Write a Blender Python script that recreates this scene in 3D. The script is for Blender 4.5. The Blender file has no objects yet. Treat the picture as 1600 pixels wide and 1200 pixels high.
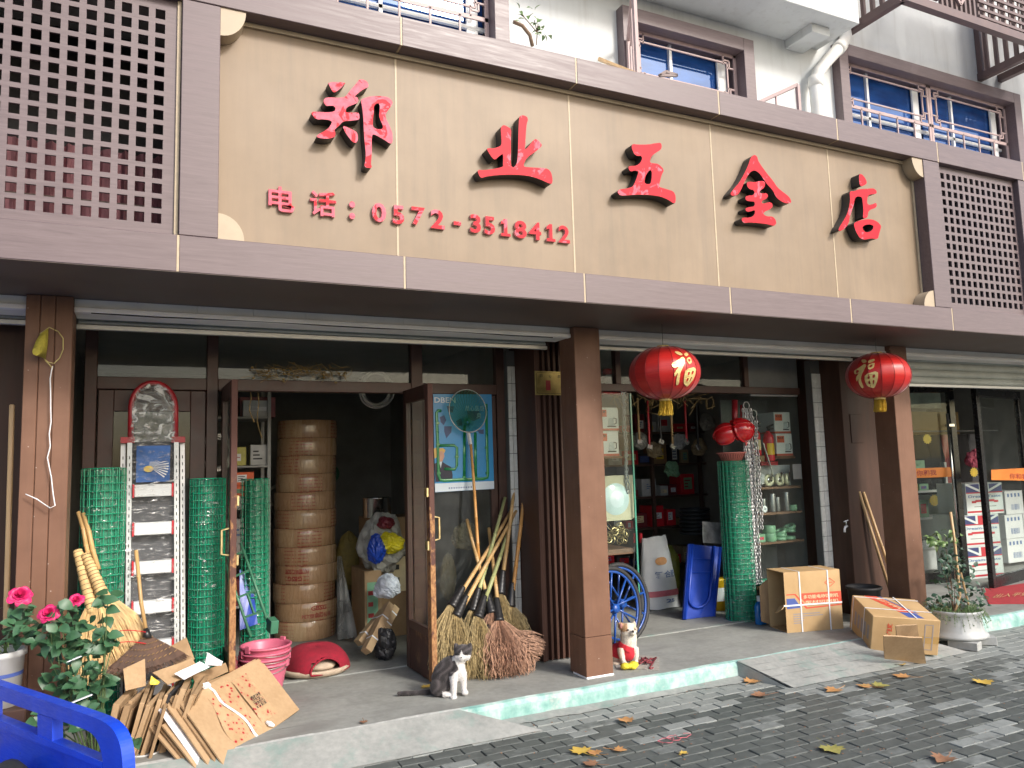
import bpy, bmesh, math, random
from mathutils import Vector, Matrix, Euler
R = math.radians
random.seed(7)
scene = bpy.context.scene
C = scene.collection
# ------------------------------------------------------------ camera, sky, sun, exposure
CAM = Vector((0.0, -5.12, 1.73)); YAW, PITCH, ROLL, FPX = R(25.684), R(6.061), R(-1.655), 1200.0
_f = Vector((math.sin(YAW)*math.cos(PITCH), math.cos(YAW)*math.cos(PITCH), math.sin(PITCH)))
_r = Vector((math.cos(YAW), -math.sin(YAW), 0.0)); _u = _r.cross(_f)
_r2 = math.cos(ROLL)*_r + math.sin(ROLL)*_u; _u2 = -math.sin(ROLL)*_r + math.cos(ROLL)*_u
cam = bpy.data.cameras.new('camera'); cam.sensor_width = 36.0; cam.lens = 36.0*FPX/1600.0
cam.clip_start = 0.05; cam.clip_end = 2000
camo = bpy.data.objects.new('camera', cam); C.objects.link(camo)
camo.matrix_world = Matrix(((_r2.x, _u2.x, -_f.x, CAM.x), (_r2.y, _u2.y, -_f.y, CAM.y), (_r2.z, _u2.z, -_f.z, CAM.z), (0, 0, 0, 1)))
scene.camera = camo
SUN_AZ, SUN_EL = R(24), R(33)          # azimuth from the facade normal towards +x, elevation
world = bpy.data.worlds.new('World'); scene.world = world; world.use_nodes = True
_nt = world.node_tree; _bg = _nt.nodes['Background']
_sky = _nt.nodes.new('ShaderNodeTexSky'); _sky.sky_type = 'NISHITA'; _sky.sun_disc = False
_sky.sun_elevation = SUN_EL; _sky.sun_rotation = R(180)-SUN_AZ
_sky.air_density = 1.0; _sky.dust_density = 3.0; _sky.ozone_density = 1.0
_nt.links.new(_sky.outputs['Color'], _bg.inputs['Color']); _bg.inputs['Strength'].default_value = 0.15
sun = bpy.data.lights.new('sun', 'SUN'); sun.energy = 1.5; sun.angle = R(10); sun.color = (1.0, 0.965, 0.92)
suno = bpy.data.objects.new('sun', sun); C.objects.link(suno); suno.location = (6, -12, 12)
_sd = Vector((-math.sin(SUN_AZ)*math.cos(SUN_EL), math.cos(SUN_AZ)*math.cos(SUN_EL), -math.sin(SUN_EL)))
suno.rotation_euler = _sd.to_track_quat('-Z', 'Y').to_euler()
scene.render.engine = 'CYCLES'
scene.cycles.use_denoising = True
scene.cycles.max_bounces = 7; scene.cycles.diffuse_bounces = 4; scene.cycles.glossy_bounces = 3
scene.cycles.transparent_max_bounces = 12; scene.cycles.transmission_bounces = 4
scene.cycles.caustics_reflective = False; scene.cycles.caustics_refractive = False
vs = scene.view_settings; vs.view_transform = 'Standard'; vs.look = 'None'; vs.exposure = 0.85; vs.gamma = 1.0
vs.use_curve_mapping = False
# ------------------------------------------------------------ placing helpers (a pixel of the photograph seen on a plane)
def ray(px, py): return _f + _r2*((px-800)/FPX) - _u2*((py-600)/FPX)
def W(px, py, Y):                       # where that sight line meets the plane y = Y
    d = ray(px, py); return CAM + d*((Y-CAM.y)/d.y)
def G(px, py, Z=0.13):                  # where it meets the level z = Z
    d = ray(px, py); return CAM + d*((Z-CAM.z)/d.z)
def SEE(p):
    d = Vector(p)-CAM; w = d.dot(_f); return (800+FPX*d.dot(_r2)/w, 600-FPX*d.dot(_u2)/w, w)
# ------------------------------------------------------------ mesh builder
def V(*a): return Vector(a)
class MB:
    def __init__(s): s.v = []; s.f = []; s.m = []; s.mi = 0; s.sm = []; s.smooth = False
    def add(s, vs, fs):
        b = len(s.v); s.v += [tuple(p) for p in vs]
        for q in fs: s.f.append(tuple(b+i for i in q)); s.m.append(s.mi); s.sm.append(s.smooth)
        return s
    def box(s, c, size, rot=None, ch=0.0):
        hx, hy, hz = size[0]/2, size[1]/2, size[2]/2; c = Vector(c)
        M = rot if isinstance(rot, Matrix) else (Euler(rot).to_matrix() if rot else None)
        T = (lambda p: c+M@Vector(p)) if M else (lambda p: c+Vector(p))
        if ch <= 0:
            v = [T((x*hx, y*hy, z*hz)) for x in (-1, 1) for y in (-1, 1) for z in (-1, 1)]
            return s.add(v, [(0,1,3,2),(4,6,7,5),(0,4,5,1),(2,3,7,6),(0,2,6,4),(1,5,7,3)])
        ch = min(ch, hx*.9, hy*.9, hz*.9); v = []; ix = {}
        for x in (-1, 1):
            for y in (-1, 1):
                for z in (-1, 1):
                    for k in range(3):
                        p = [x*hx, y*hy, z*hz]
                        for j, sg in enumerate((x, y, z)):
                            if j != k: p[j] -= sg*ch
                        ix[x, y, z, k] = len(v); v.append(T(p))
        f = []
        for k in range(3):
            a, b = [j for j in range(3) if j != k]
            for sg in (-1, 1):
                q = []
                for sa, sb in ((-1,-1),(1,-1),(1,1),(-1,1)):
                    t = [0,0,0]; t[k] = sg; t[a] = sa; t[b] = sb; q.append(ix[t[0],t[1],t[2],k])
                if (sg > 0) != (k != 1): q = q[::-1]
                f.append(tuple(q))
            for sa in (-1, 1):                       # edges parallel to k
                for sb in (-1, 1):
                    t0 = [0,0,0]; t1 = [0,0,0]; t0[k] = -1; t1[k] = 1
                    for t in (t0, t1): t[a] = sa; t[b] = sb
                    q = (ix[(*t0, a)], ix[(*t1, a)], ix[(*t1, b)], ix[(*t0, b)])
                    f.append(q if (sa*sb > 0) == (k != 1) else q[::-1])
        for x in (-1, 1):
            for y in (-1, 1):
                for z in (-1, 1):
                    q = (ix[x,y,z,0], ix[x,y,z,1], ix[x,y,z,2]); f.append(q if x*y*z > 0 else q[::-1])
        return s.add(v, f)
    def bb(s, x0, x1, y0, y1, z0, z1, ch=0.0):       # box by its bounds
        return s.box(((x0+x1)/2, (y0+y1)/2, (z0+z1)/2), (abs(x1-x0), abs(y1-y0), abs(z1-z0)), None, ch)
    def beam(s, a, b, w, h=None, up=(0, 0, 1), ch=0.0):
        a = Vector(a); b = Vector(b); h = h or w; d = b-a; L = d.length
        if L < 1e-6: return s
        z = d/L; u = Vector(up)
        if abs(z.dot(u)) > .98: u = Vector((0, 1, 0))
        x = u.cross(z).normalized(); y = z.cross(x)
        return s.box((a+b)/2, (w, h, L), Matrix((x, y, z)).transposed(), ch)
    def tube(s, pts, r, seg=8, cap=True, closed=False):
        pts = [Vector(p) for p in pts]; n = len(pts); rr = r if isinstance(r, (list, tuple)) else [r]*n
        ring = []; pu = None
        for i, p in enumerate(pts):
            if closed: t = pts[(i+1) % n]-pts[i-1]
            else: t = pts[min(i+1, n-1)]-pts[max(i-1, 0)]
            t = t.normalized() if t.length > 1e-9 else Vector((0, 0, 1))
            if pu is None:
                pu = Vector((0, 0, 1)) if abs(t.z) < .9 else Vector((1, 0, 0))
            x = pu-t*pu.dot(t)
            if x.length < 1e-6: x = t.orthogonal()
            x.normalize(); y = t.cross(x); pu = x
            ring.append([p+(x*math.cos(2*math.pi*k/seg)+y*math.sin(2*math.pi*k/seg))*rr[i] for k in range(seg)])
        f = []
        m = n if closed else n-1
        for i in range(m):
            for k in range(seg):
                a = i*seg; b = ((i+1) % n)*seg; k2 = (k+1) % seg
                f.append((a+k, a+k2, b+k2, b+k))
        if cap and not closed: f.append(tuple(range(seg))[::-1]); f.append(tuple((n-1)*seg+k for k in range(seg)))
        return s.add([q for g in ring for q in g], f)
    def lathe(s, prof, c=(0, 0, 0), seg=24, M=None, sx=1.0, sy=1.0, a0=0.0, a1=2*math.pi):
        c = Vector(c); full = abs(a1-a0-2*math.pi) < 1e-6; n = seg if full else seg+1; v = []
        for r, z in prof:
            for k in range(n):
                a = a0+(a1-a0)*k/seg; p = Vector((r*math.cos(a)*sx, r*math.sin(a)*sy, z))
                v.append(c+(M@p if M else p))
        f = []
        for i in range(len(prof)-1):
            for k in range(seg):
                k2 = (k+1) % n; q = (i*n+k, i*n+k2, (i+1)*n+k2, (i+1)*n+k)
                f.append(q)
        return s.add(v, f)
    def prism(s, poly, M, d0, d1):                   # poly in the local xy of M, extruded from z=d0 to d1; ngon caps
        n = len(poly); v = [M@Vector((p[0], p[1], d0)) for p in poly]+[M@Vector((p[0], p[1], d1)) for p in poly]
        f = [tuple(range(n))[::-1], tuple(range(n, 2*n))]+[(i, (i+1) % n, n+(i+1) % n, n+i) for i in range(n)]
        return s.add(v, f)
    def quad(s, a, b, c, d): return s.add([a, b, c, d], [(0, 1, 2, 3)])
    def sphere(s, c, r, seg=12, rings=8, sc=(1, 1, 1), M=None):
        prof = [(r*math.sin(math.pi*i/rings), -r*math.cos(math.pi*i/rings)) for i in range(rings+1)]
        S = Matrix.Diagonal(Vector(sc)); return s.lathe(prof, c, seg, (M@S) if M else S)
    def sheet(s, grid):                              # grid[i][j] of points
        n = len(grid[0]); v = [p for g in grid for p in g]
        return s.add(v, [(i*n+j, i*n+j+1, (i+1)*n+j+1, (i+1)*n+j) for i in range(len(grid)-1) for j in range(n-1)])
    def mesh(s, name, mats):
        me = bpy.data.meshes.new(name); me.from_pydata(s.v, [], s.f)
        for m in (mats if isinstance(mats, (list, tuple)) else [mats]): me.materials.append(M_(m))
        me.polygons.foreach_set('material_index', s.m); me.polygons.foreach_set('use_smooth', s.sm); me.update()
        return me
def props(o, label=None, cat=None, group=None, kind=None):
    if label: o['label'] = label
    if cat: o['category'] = cat
    if group: o['group'] = group
    if kind: o['kind'] = kind
    return o
def obj(name, me, parent=None, loc=None, rot=None):
    o = bpy.data.objects.new(name, me); C.objects.link(o)
    if parent is not None: o.parent = parent
    if loc is not None: o.location = loc
    if rot is not None: o.rotation_euler = rot
    return o
WM = {}                                              # parent -> inverse of its placing matrix
def thing(name, label, cat, loc=(0, 0, 0), rz=0.0, group=None, rot=None):
    o = bpy.data.objects.new(name, None); o.empty_display_size = .05; C.objects.link(o)
    o.location = loc; e = Euler(rot) if rot else Euler((0, 0, rz)); o.rotation_euler = e
    WM[o] = (Matrix.Translation(Vector(loc)) @ e.to_matrix().to_4x4()).inverted()
    return props(o, label, cat, group)
def part(name, mb, mats, parent, world=True, label=None, kind=None):
    """a mesh under parent; world=True: the builder holds world coordinates"""
    if world:
        t = parent; inv = None
        while t is not None and t not in WM: t = t.parent
        if t is not None:
            inv = WM[t]; mb.v = [tuple(inv @ Vector(p)) for p in mb.v]
    return props(obj(name, mb.mesh(name, mats), parent), label, None, None, kind)
def single(name, mb, mats, label, cat, group=None, kind=None):
    """a thing of one mesh; its origin is put at its base"""
    xs = [p[0] for p in mb.v]; ys = [p[1] for p in mb.v]; z = min(p[2] for p in mb.v)
    c = ((min(xs)+max(xs))/2, (min(ys)+max(ys))/2, z)
    mb.v = [(p[0]-c[0], p[1]-c[1], p[2]-c[2]) for p in mb.v]
    o = obj(name, mb.mesh(name, mats), None, c); WM[o] = Matrix.Translation(Vector(c)).inverted()
    return props(o, label, cat, group, kind)
def struct(name, mb, mats):
    return props(obj(name, mb.mesh(name, mats)), kind='structure')
def copy_tree(o, parent=None):
    c = o.copy(); C.objects.link(c); c.parent = parent
    for ch in [x for x in KIDS.get(o, ())]: copy_tree(ch, c)
    return c
KIDS = {}
def note_kids():
    KIDS.clear()
    for o in bpy.data.objects:
        if o.parent: KIDS.setdefault(o.parent, []).append(o)
# ------------------------------------------------------------ materials
MATS = {}
def M_(m): return MATS[m] if isinstance(m, str) else m
class NT:
    def __init__(s, name):
        s.m = bpy.data.materials.new(name); s.m.use_nodes = True; s.t = s.m.node_tree; s.b = s.t.nodes['Principled BSDF']; s.out = s.t.nodes['Material Output']
        MATS[name] = s.m
    def n(s, ty, **k):
        x = s.t.nodes.new(ty)
        for a, v in k.items():
            if a.startswith('_'): setattr(x, a[1:], v)
            else:
                key = int(a[1:]) if a[0] == 'i' and a[1:].isdigit() else a.replace('__', ' ')
                if isinstance(v, bpy.types.NodeSocket): s.t.links.new(v, x.inputs[key])
                else: x.inputs[key].default_value = v
        return x
    def l(s, a, b): s.t.links.new(a, b)
    def pos(s, scale=(1, 1, 1), obj=False):
        src = s.n('ShaderNodeTexCoord').outputs['Object'] if obj else s.n('ShaderNodeNewGeometry').outputs['Position']
        return s.n('ShaderNodeMapping', Vector=src, Scale=scale).outputs[0]
    def noise(s, vec, scale, detail=4, rough=.55, dist=0.0):
        return s.n('ShaderNodeTexNoise', Vector=vec, Scale=scale, Detail=detail, Roughness=rough, Distortion=dist).outputs[0]
    def ramp(s, fac, stops):
        r = s.n('ShaderNodeValToRGB', Fac=fac); e = r.color_ramp.elements
        while len(e) < len(stops): e.new(.5)
        for i, (p, c) in enumerate(stops):
            e[i].position = p; e[i].color = (*c, 1) if isinstance(c, (tuple, list)) else (c, c, c, 1)
        return r.outputs[0]
    def mix(s, fac, a, b, mode='MIX'):
        x = s.n('ShaderNodeMix', _data_type='RGBA', _blend_type=mode)
        for k, v in (('Factor', fac), (6, a), (7, b)):
            i = x.inputs[0] if k == 'Factor' else x.inputs[k]
            if isinstance(v, bpy.types.NodeSocket): s.l(v, i)
            else: i.default_value = (*v, 1) if isinstance(v, tuple) and len(v) == 3 else v
        return x.outputs[2]
    def math(s, op, a, b=0.0):
        return s.n('ShaderNodeMath', _operation=op, i0=a, i1=b).outputs[0]
    def bump(s, h, strength=.3, dist=.01):
        b = s.n('ShaderNodeBump', Height=h, Strength=strength, Distance=dist); s.l(b.outputs[0], s.b.inputs['Normal'])
    def base(s, c):
        if isinstance(c, bpy.types.NodeSocket): s.l(c, s.b.inputs['Base Color'])
        else: s.b.inputs['Base Color'].default_value = (*c, 1)
    def set(s, **k):
        for a, v in k.items():
            i = s.b.inputs[a.replace('_', ' ')]
            if isinstance(v, bpy.types.NodeSocket): s.l(v, i)
            else: i.default_value = v
        return s
def simple(name, col, rough=.6, var=.18, scale=14, metal=0.0, bump=.0, bscale=60, stretch=(1, 1, 1), dirt=None, dirt_amt=.0, coat=0.0, spec=.5):
    """plain paint / plastic / paper with mottling, optional dirt in patches, fine relief"""
    t = NT(name); p = t.pos(stretch)
    n1 = t.noise(p, scale, 5); c0 = tuple(max(0, x*(1-var)) for x in col); c1 = tuple(min(1, x*(1+var)) for x in col)
    c = t.ramp(n1, [(.3, c0), (.7, c1)])
    if dirt:
        d = t.ramp(t.noise(p, scale*.35, 6, .65), [(.5-dirt_amt*.3, 0.0), (.5+.25, dirt_amt)])
        c = t.mix(d, c, dirt)
    t.base(c); t.set(Metallic=metal, Coat_Weight=coat, Specular_IOR_Level=spec)
    t.set(Roughness=t.ramp(n1, [(.25, max(.02, rough-.08)), (.75, min(1, rough+.08))]))
    if bump: t.bump(t.noise(p, bscale, 4), bump, .004)
    return t
def wood(name, dark, light, axis=0, scale=5, rough=.5, ring=.5, bump=.08):
    t = NT(name); st = [9.0, 9.0, 9.0]; st[axis] = .55
    p = t.pos(tuple(st)); a = t.noise(p, scale, 7, .62, .6); b = t.noise(p, scale*4, 4, .6)
    c = t.ramp(t.mix(.3, a, b), [(.34, dark), (.52, tuple((x+y)/2 for x, y in zip(dark, light))), (.68, light)])
    w = t.noise(t.pos(), 1.3, 3); c = t.mix(t.ramp(w, [(.35, 0.0), (.75, .25)]), c, tuple(x*.8 for x in light))
    t.base(c); t.set(Roughness=t.ramp(a, [(.3, rough-.08), (.7, rough+.1)]))
    t.bump(a, bump, .003); return t
# ------------------------------------------------------------ palette
wood('laminate', (.112,.080,.084), (.180,.136,.141), 0, 6, .42, bump=.06)
wood('laminate_post', (.112,.080,.084), (.180,.136,.141), 0, 6, .42, bump=.06)
simple('laminate_under', (.105,.078,.066), .55, .2, 3)
simple('seam', (.46,.37,.25), .5, .12, 30)
t = NT('sign_tan'); p = t.pos((1, 1, 1)); a = t.noise(p, 2.2, 5, .6); b = t.noise(t.pos((6, 1, .5)), 3, 4)
c = t.ramp(a, [(.3, (.205,.146,.090)), (.7, (.268,.196,.126))]); c = t.mix(t.ramp(b, [(.45, 0.0), (.8, .40)]), c, (.170,.126,.084)); c = t.mix(t.ramp(t.noise(t.pos((3, 1, .25)), 2.2, 5, .65), [(.54, 0.0), (.76, .34)]), c, (.125,.098,.070)); c = t.mix(t.ramp(t.noise(p, .9, 5, .6), [(.45, 0.0), (.75, .35)]), c, (.315,.245,.180))
t.base(c); t.set(Roughness=.5); t.bump(t.noise(p, 180, 2), .03, .002)
simple('bracket_tan', (.42,.34,.24), .5, .1, 9)
t = NT('pillar_brown'); p = t.pos(); a = t.noise(p, 5, 5, .6); b = t.noise(t.pos((6,6,.5)), 5, 5, .6); v_ = t.n('ShaderNodeTexVoronoi', Vector=p, Scale=17.0); e = t.noise(p, 60, 4)
c = t.ramp(a, [(.3, (.160,.080,.050)), (.7, (.205,.108,.069))]); c = t.mix(t.ramp(b, [(.52, 0.0), (.78, .4)]), c, (.125,.070,.048)); c = t.mix(t.math('MULTIPLY', t.ramp(v_.outputs['Distance'], [(.045, 1.0), (.075, 0.0)]), t.ramp(e, [(.5, 0.0), (.56, .8)])), c, (.50,.42,.36))
t.base(c); t.set(Roughness=t.ramp(b, [(.3, .42), (.7, .6)]), Specular_IOR_Level=.3); t.bump(t.noise(p, 40, 4), .10, .004)
simple('dark_brown', (.075,.042,.032), .45, .15, 6, bump=.05)
simple('door_brown', (.066,.028,.021), .45, .25, 9, bump=.1, dirt=(.035,.025,.02), dirt_amt=.5)
t = NT('rusty_stile'); p = t.pos((1, 1, .6)); a = t.noise(p, 16, 7, .7); zz = t.n('ShaderNodeSeparateXYZ', Vector=t.n('ShaderNodeNewGeometry').outputs['Position']).outputs[2]
h = t.n('ShaderNodeMapRange', Value=zz, i1=2.0, i2=.5, i3=-.14, i4=.16).outputs[0]
k = t.ramp(t.math('ADD', a, h), [(.5, 0.0), (.56, 1.0)])
c = t.mix(k, (.10,.042,.032), t.ramp(t.noise(p, 55, 5), [(.35, (.20,.085,.035)), (.65, (.45,.24,.10))])); t.base(c); t.set(Roughness=.75); t.bump(a, .35, .004)
t = NT('rusty_panel'); p = t.pos(); a = t.noise(p, 7, 7, .7)
c = t.mix(t.ramp(a, [(.5, 0.0), (.62, .85)]), (.060,.030,.022), t.ramp(t.noise(p, 40, 5), [(.35, (.10,.05,.025)), (.7, (.26,.14,.07))])); t.base(c); t.set(Roughness=.6); t.bump(a, .2, .004)
simple('header_grey', (.80,.81,.79), .6, .06, 4, dirt=(.36,.36,.33), dirt_amt=.4)
simple('header_lip', (.90,.91,.90), .5, .05, 5)
simple('shutter_grey', (.50,.53,.49), .42, .1, 6, dirt=(.20,.20,.17), dirt_amt=.5)
simple('shutter_bar', (.50,.51,.50), .35, .1, 10, metal=.5)
t = NT('wall_white'); p = t.pos(); a = t.noise(p, 1.6, 5, .6); b = t.noise(t.pos((5,5,.4)), 2.4, 6, .65); c = t.ramp(a, [(.3, (.54,.56,.56)), (.7, (.64,.66,.66))]); c = t.mix(t.ramp(b, [(.53, 0.0), (.74, .5)]), c, (.42,.42,.40)); t.base(c); t.set(Roughness=.8); t.bump(t.noise(p, 70, 3), .12, .003)
simple('tile_white', (.70,.71,.68), .25, .05, 20)
simple('grout_dark', (.12,.12,.115), .9, .1)
simple('pipe_white', (.76,.76,.74), .35, .05, 8, dirt=(.50,.46,.38), dirt_amt=.5)
simple('interior_wall', (.27,.265,.25), .85, .2, 3)
simple('ceiling_grey', (.30,.30,.29), .9, .1, 3)
t = NT('concrete'); p = t.pos(); a = t.noise(p, 2.6, 7, .65); b = t.noise(p, 22, 6, .6); d = t.noise(t.pos((1, 3, 1)), 1.6, 5, .6)
c = t.ramp(t.mix(.35, a, b), [(.3, (.205,.210,.195)), (.5, (.285,.292,.272)), (.7, (.36,.368,.345))])
c = t.mix(t.ramp(d, [(.52, 0.0), (.72, .55)]), c, (.19,.185,.175)); t.base(c); t.set(Roughness=t.ramp(d, [(.4, .85), (.75, .6)])); t.bump(b, .25, .004)
# kerb: turquoise paint worn through to concrete
t = NT('kerb_paint'); p = t.pos(); a = t.noise(p, 3.2, 6, .62); b = t.noise(p, 26, 5, .6)
cc = t.ramp(b, [(.3, (.34,.345,.33)), (.7, (.52,.53,.51))])
pc = t.ramp(t.noise(p, 5, 5, .65), [(.3, (.12,.30,.27)), (.48, (.27,.46,.42)), (.64, (.50,.61,.58))])
x = t.n('ShaderNodeSeparateXYZ', Vector=t.n('ShaderNodeNewGeometry').outputs['Position']).outputs[0]
left = t.n('ShaderNodeMapRange', Value=x, i1=1.55, i2=2.05, i3=.30, i4=-.10).outputs[0]
k = t.ramp(t.math('ADD', t.mix(.3, a, b), left), [(.44, 1.0), (.56, 0.0)])
t.base(t.mix(k, cc, pc)); t.set(Roughness=.7); t.bump(b, .25, .004)
t = NT('ramp_cement'); p = t.pos(); a = t.noise(p, 2.4, 6, .65); b = t.noise(p, 24, 6, .6)
c = t.ramp(t.mix(.4, a, b), [(.3, (.20,.215,.205)), (.7, (.39,.395,.375))]); c = t.mix(t.ramp(t.noise(p, 3.5, 6, .7), [(.52, 0.0), (.66, .55)]), c, (.16,.27,.24))
t.base(c); t.set(Roughness=.75); t.bump(b, .3, .004)
# pavers: grey blocks, part wet (darker, glossier) - the wetness has its own shape, per block and in patches
t = NT('paver'); p = t.pos(); at = t.n('ShaderNodeAttribute', _attribute_name='wet').outputs['Fac']
a = t.noise(p, 1.1, 4, .55); e = t.noise(p, 13, 5, .6); f2 = t.noise(p, 90, 4)
w = t.math('ADD', at, t.math('MULTIPLY', t.math('SUBTRACT', e, .5), .75))
k = t.ramp(w, [(.28, 0.0), (.52, 1.0)])
dry = t.ramp(t.mix(.4, e, f2), [(.3, (.205,.222,.210)), (.7, (.30,.318,.302))]); wet = t.ramp(e, [(.3, (.080,.090,.085)), (.7, (.122,.134,.126))])
t.base(t.mix(k, dry, wet)); t.set(Specular_IOR_Level=.3, Roughness=t.ramp(k, [(0, .88), (1, .55)])); t.bump(t.mix(.5, e, f2), .3, .003)
simple('joint_sand', (.030,.031,.029), 1.0, .3, 30, spec=.1)
simple('street_concrete', (.27,.27,.26), .85, .25, 20, bump=.3)  # pale concrete street, lightened to bounce more light up under the soffit
# glass: clear pane that lets one see through and mirrors by angle
def glass(name, tint=(.9,.95,.93), ior=1.45, dirt=.06, rough=.02):
    t = NT(name); t.t.nodes.remove(t.b)
    tr = t.n('ShaderNodeBsdfTransparent', Color=(*tint, 1)); gl = t.n('ShaderNodeBsdfGlossy', Roughness=rough); df = t.n('ShaderNodeBsdfDiffuse', Color=(.5,.5,.48,1))
    f0 = ((ior-1)/(ior+1))**2*.5; fa = t.n('ShaderNodeLayerWeight', Blend=.5).outputs['Facing']; fr = t.math('ADD', t.math('MULTIPLY', t.math('POWER', fa, 5.0), (1-f0)*.6), f0); m1 = t.n('ShaderNodeMixShader', Fac=fr); t.l(tr.outputs[0], m1.inputs[1]); t.l(gl.outputs[0], m1.inputs[2])
    d = t.ramp(t.noise(t.pos(), 3, 6, .65), [(.35, dirt*.3), (.75, dirt*1.6)]); m2 = t.n('ShaderNodeMixShader', Fac=d)
    t.l(m1.outputs[0], m2.inputs[1]); t.l(df.outputs[0], m2.inputs[2]); t.l(m2.outputs[0], t.out.inputs[0]); return t
glass('glass_clear', (.93,.97,.95), 1.45, .025); glass('glass_dusty', (.86,.90,.88), 1.5, .05); glass('glass_blue', (.10,.24,.62), 1.5, .03)
glass('plastic_film', (.96,.97,.97), 1.35, .10, .12)
simple('curtain_pink', (.34,.15,.17), .9, .3, 5, stretch=(6,1,.6)); simple('curtain_grey', (.10,.09,.10), .9, .4, 4, stretch=(6,1,.6))
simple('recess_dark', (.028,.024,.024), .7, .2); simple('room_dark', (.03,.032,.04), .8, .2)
simple('fluted_brown', (.082,.040,.029), .45, .15, 8, stretch=(1,1,.2), spec=.3); simple('casing_brown', (.068,.036,.026), .5, .2, 8, stretch=(2,2,.3), spec=.25)
simple('grille_mauve', (.40,.29,.28), .5, .12, 10); simple('cage_brown', (.135,.085,.080), .45, .12, 8)
t = NT('blue_glass'); a = t.noise(t.pos((1,1,2.5)), 2.2, 4); t.base(t.ramp(a, [(.35, (.010,.036,.13)), (.65, (.03,.10,.30))])); t.set(Roughness=.04, Specular_IOR_Level=.9, Specular_Tint=(.45,.65,1,1), Coat_Weight=.6, Coat_Tint=(.6,.8,1,1))
simple('brass', (.62,.50,.26), .35, .15, 30, metal=.8); simple('board_grey', (.17,.18,.18), .6, .2, 4)
simple('wire_green', (.008,.32,.18), .22, .2, 20, coat=.6); simple('mesh_core', (.010,.20,.115), .5, .2, 20)
simple('aluminium', (.50,.51,.51), .42, .10, 30, metal=.6, bump=.03); simple('tread_white', (.78,.78,.79), .4, .05, 30, stretch=(1,1,8), bump=.05); simple('red_plastic', (.40,.018,.028), .35, .15, 20)
simple('black_plastic', (.022,.022,.024), .45, .2, 20); simple('card_blue', (.06,.16,.46), .35, .35, 7); simple('card_white', (.78,.80,.82), .5, .1, 9)
simple('backing_dark', (.055,.055,.062), .5, .2, 12)
simple('bamboo_tan', (.56,.36,.155), .42, .22, 9, stretch=(1,1,.4), dirt=(.30,.17,.06), dirt_amt=.4); simple('bamboo_green', (.34,.36,.16), .4, .2, 9, stretch=(1,1,.4)); simple('bamboo_orange', (.60,.30,.09), .42, .2, 9)
simple('tape_black', (.018,.018,.019), .35, .2, 60); simple('twig_green', (.40,.31,.155), .85, .5, 45); simple('sorghum', (.36,.21,.14), .85, .5, 45); simple('straw', (.68,.47,.215), .65, .25, 14); simple('palm_dark', (.085,.048,.033), .8, .35, 16)
glass('net_haze', (.55,.78,.70), 1.02, .02, .5)
simple('poster_blue', (.025,.27,.58), .35, .08, 3); simple('poster_white', (.66,.76,.84), .4, .05, 4); simple('pipe_green', (.02,.26,.085), .3, .12, 20, coat=.3); simple('map_navy', (.018,.055,.17), .4, .15, 10)
simple('suit_navy', (.014,.018,.045), .5, .2, 9); simple('skin_print', (.62,.36,.26), .5, .1); simple('hair_print', (.72,.48,.14), .5, .1); simple('ink_blue', (.10,.17,.35), .5, .1); simple('red_bright', (.62,.02,.035), .4, .15, 15); simple('yellow_print', (.85,.60,.06), .45, .12, 15)
simple('plaque_gold', (.36,.28,.10), .35, .2, 20, metal=.75); simple('engrave_dark', (.07,.055,.03), .6, .2)
simple('wire_yellow', (.50,.42,.16), .45, .2, 20); simple('net_yellow', (.42,.36,.05), .8, .3, 30)
simple('pole_wood', (.55,.37,.19), .5, .2, 10, stretch=(3,3,.3))
simple('net_green', (.01,.16,.075), .5, .2, 30)
simple('paper_white', (.76,.77,.80), .7, .05, 6); simple('paper_grey', (.46,.47,.48), .5, .2, 9); simple('ink_black', (.03,.03,.035), .6, .1); simple('strap_white', (.80,.81,.83), .35, .06, 20)
simple('black_card', (.035,.034,.038), .6, .2, 9); simple('pink_plastic', (.56,.12,.20), .38, .1, 12, dirt=(.45,.20,.22), dirt_amt=.3); simple('wire_grey', (.35,.33,.31), .4, .1, 20, metal=.7)
simple('felt_red', (.25,.008,.024), .95, .18, 30, bump=.3, bscale=160); simple('felt_beige', (.46,.37,.28), .95, .15, 20, bump=.3, bscale=160)
simple('rack_grey', (.30,.31,.31), .5, .12, 8); simple('box_yellow', (.50,.46,.10), .5, .2, 12); simple('box_orange', (.75,.11,.018), .45, .15, 9); simple('box_blue', (.028,.04,.12), .5, .3, 8); simple('box_darkred', (.16,.02,.03), .45, .3, 9)
simple('hose_pale', (.55,.54,.50), .45, .1, 12); simple('paint_green', (.055,.20,.12), .4, .15, 15, dirt=(.08,.14,.10), dirt_amt=.4); simple('blue_plastic', (.012,.055,.40), .35, .15, 8); simple('steel', (.60,.60,.60), .22, .08, 6, metal=1.0)
simple('tarp_grey', (.34,.33,.30), .5, .25, 9, bump=.4, bscale=18); simple('yellow_bag', (.70,.60,.02), .4, .15, 9, bump=.4, bscale=22); simple('cloth_white', (.62,.65,.72), .6, .25, 12, bump=.4, bscale=20); simple('ochre_dark', (.20,.15,.035), .7, .2); simple('herb_dry', (.26,.18,.07), .85, .4, 20); simple('bag_tan', (.36,.28,.17), .7, .2, 9, bump=.4, bscale=18); simple('print_red', (.33,.03,.03), .5, .1)
glass('film_milky', (.55,.57,.57), 1.4, .35, .2)
t = NT('silk_red'); p = t.pos(obj=True); a = t.noise(t.pos((1,1,24), True), 9, 3); t.base(t.ramp(a, [(.3, (.40,.012,.012)), (.7, (.52,.022,.018))])); t.set(Roughness=.36, Sheen_Weight=.4, Sheen_Roughness=.3, Anisotropic=.6); t.bump(a, .12, .003)
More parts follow.
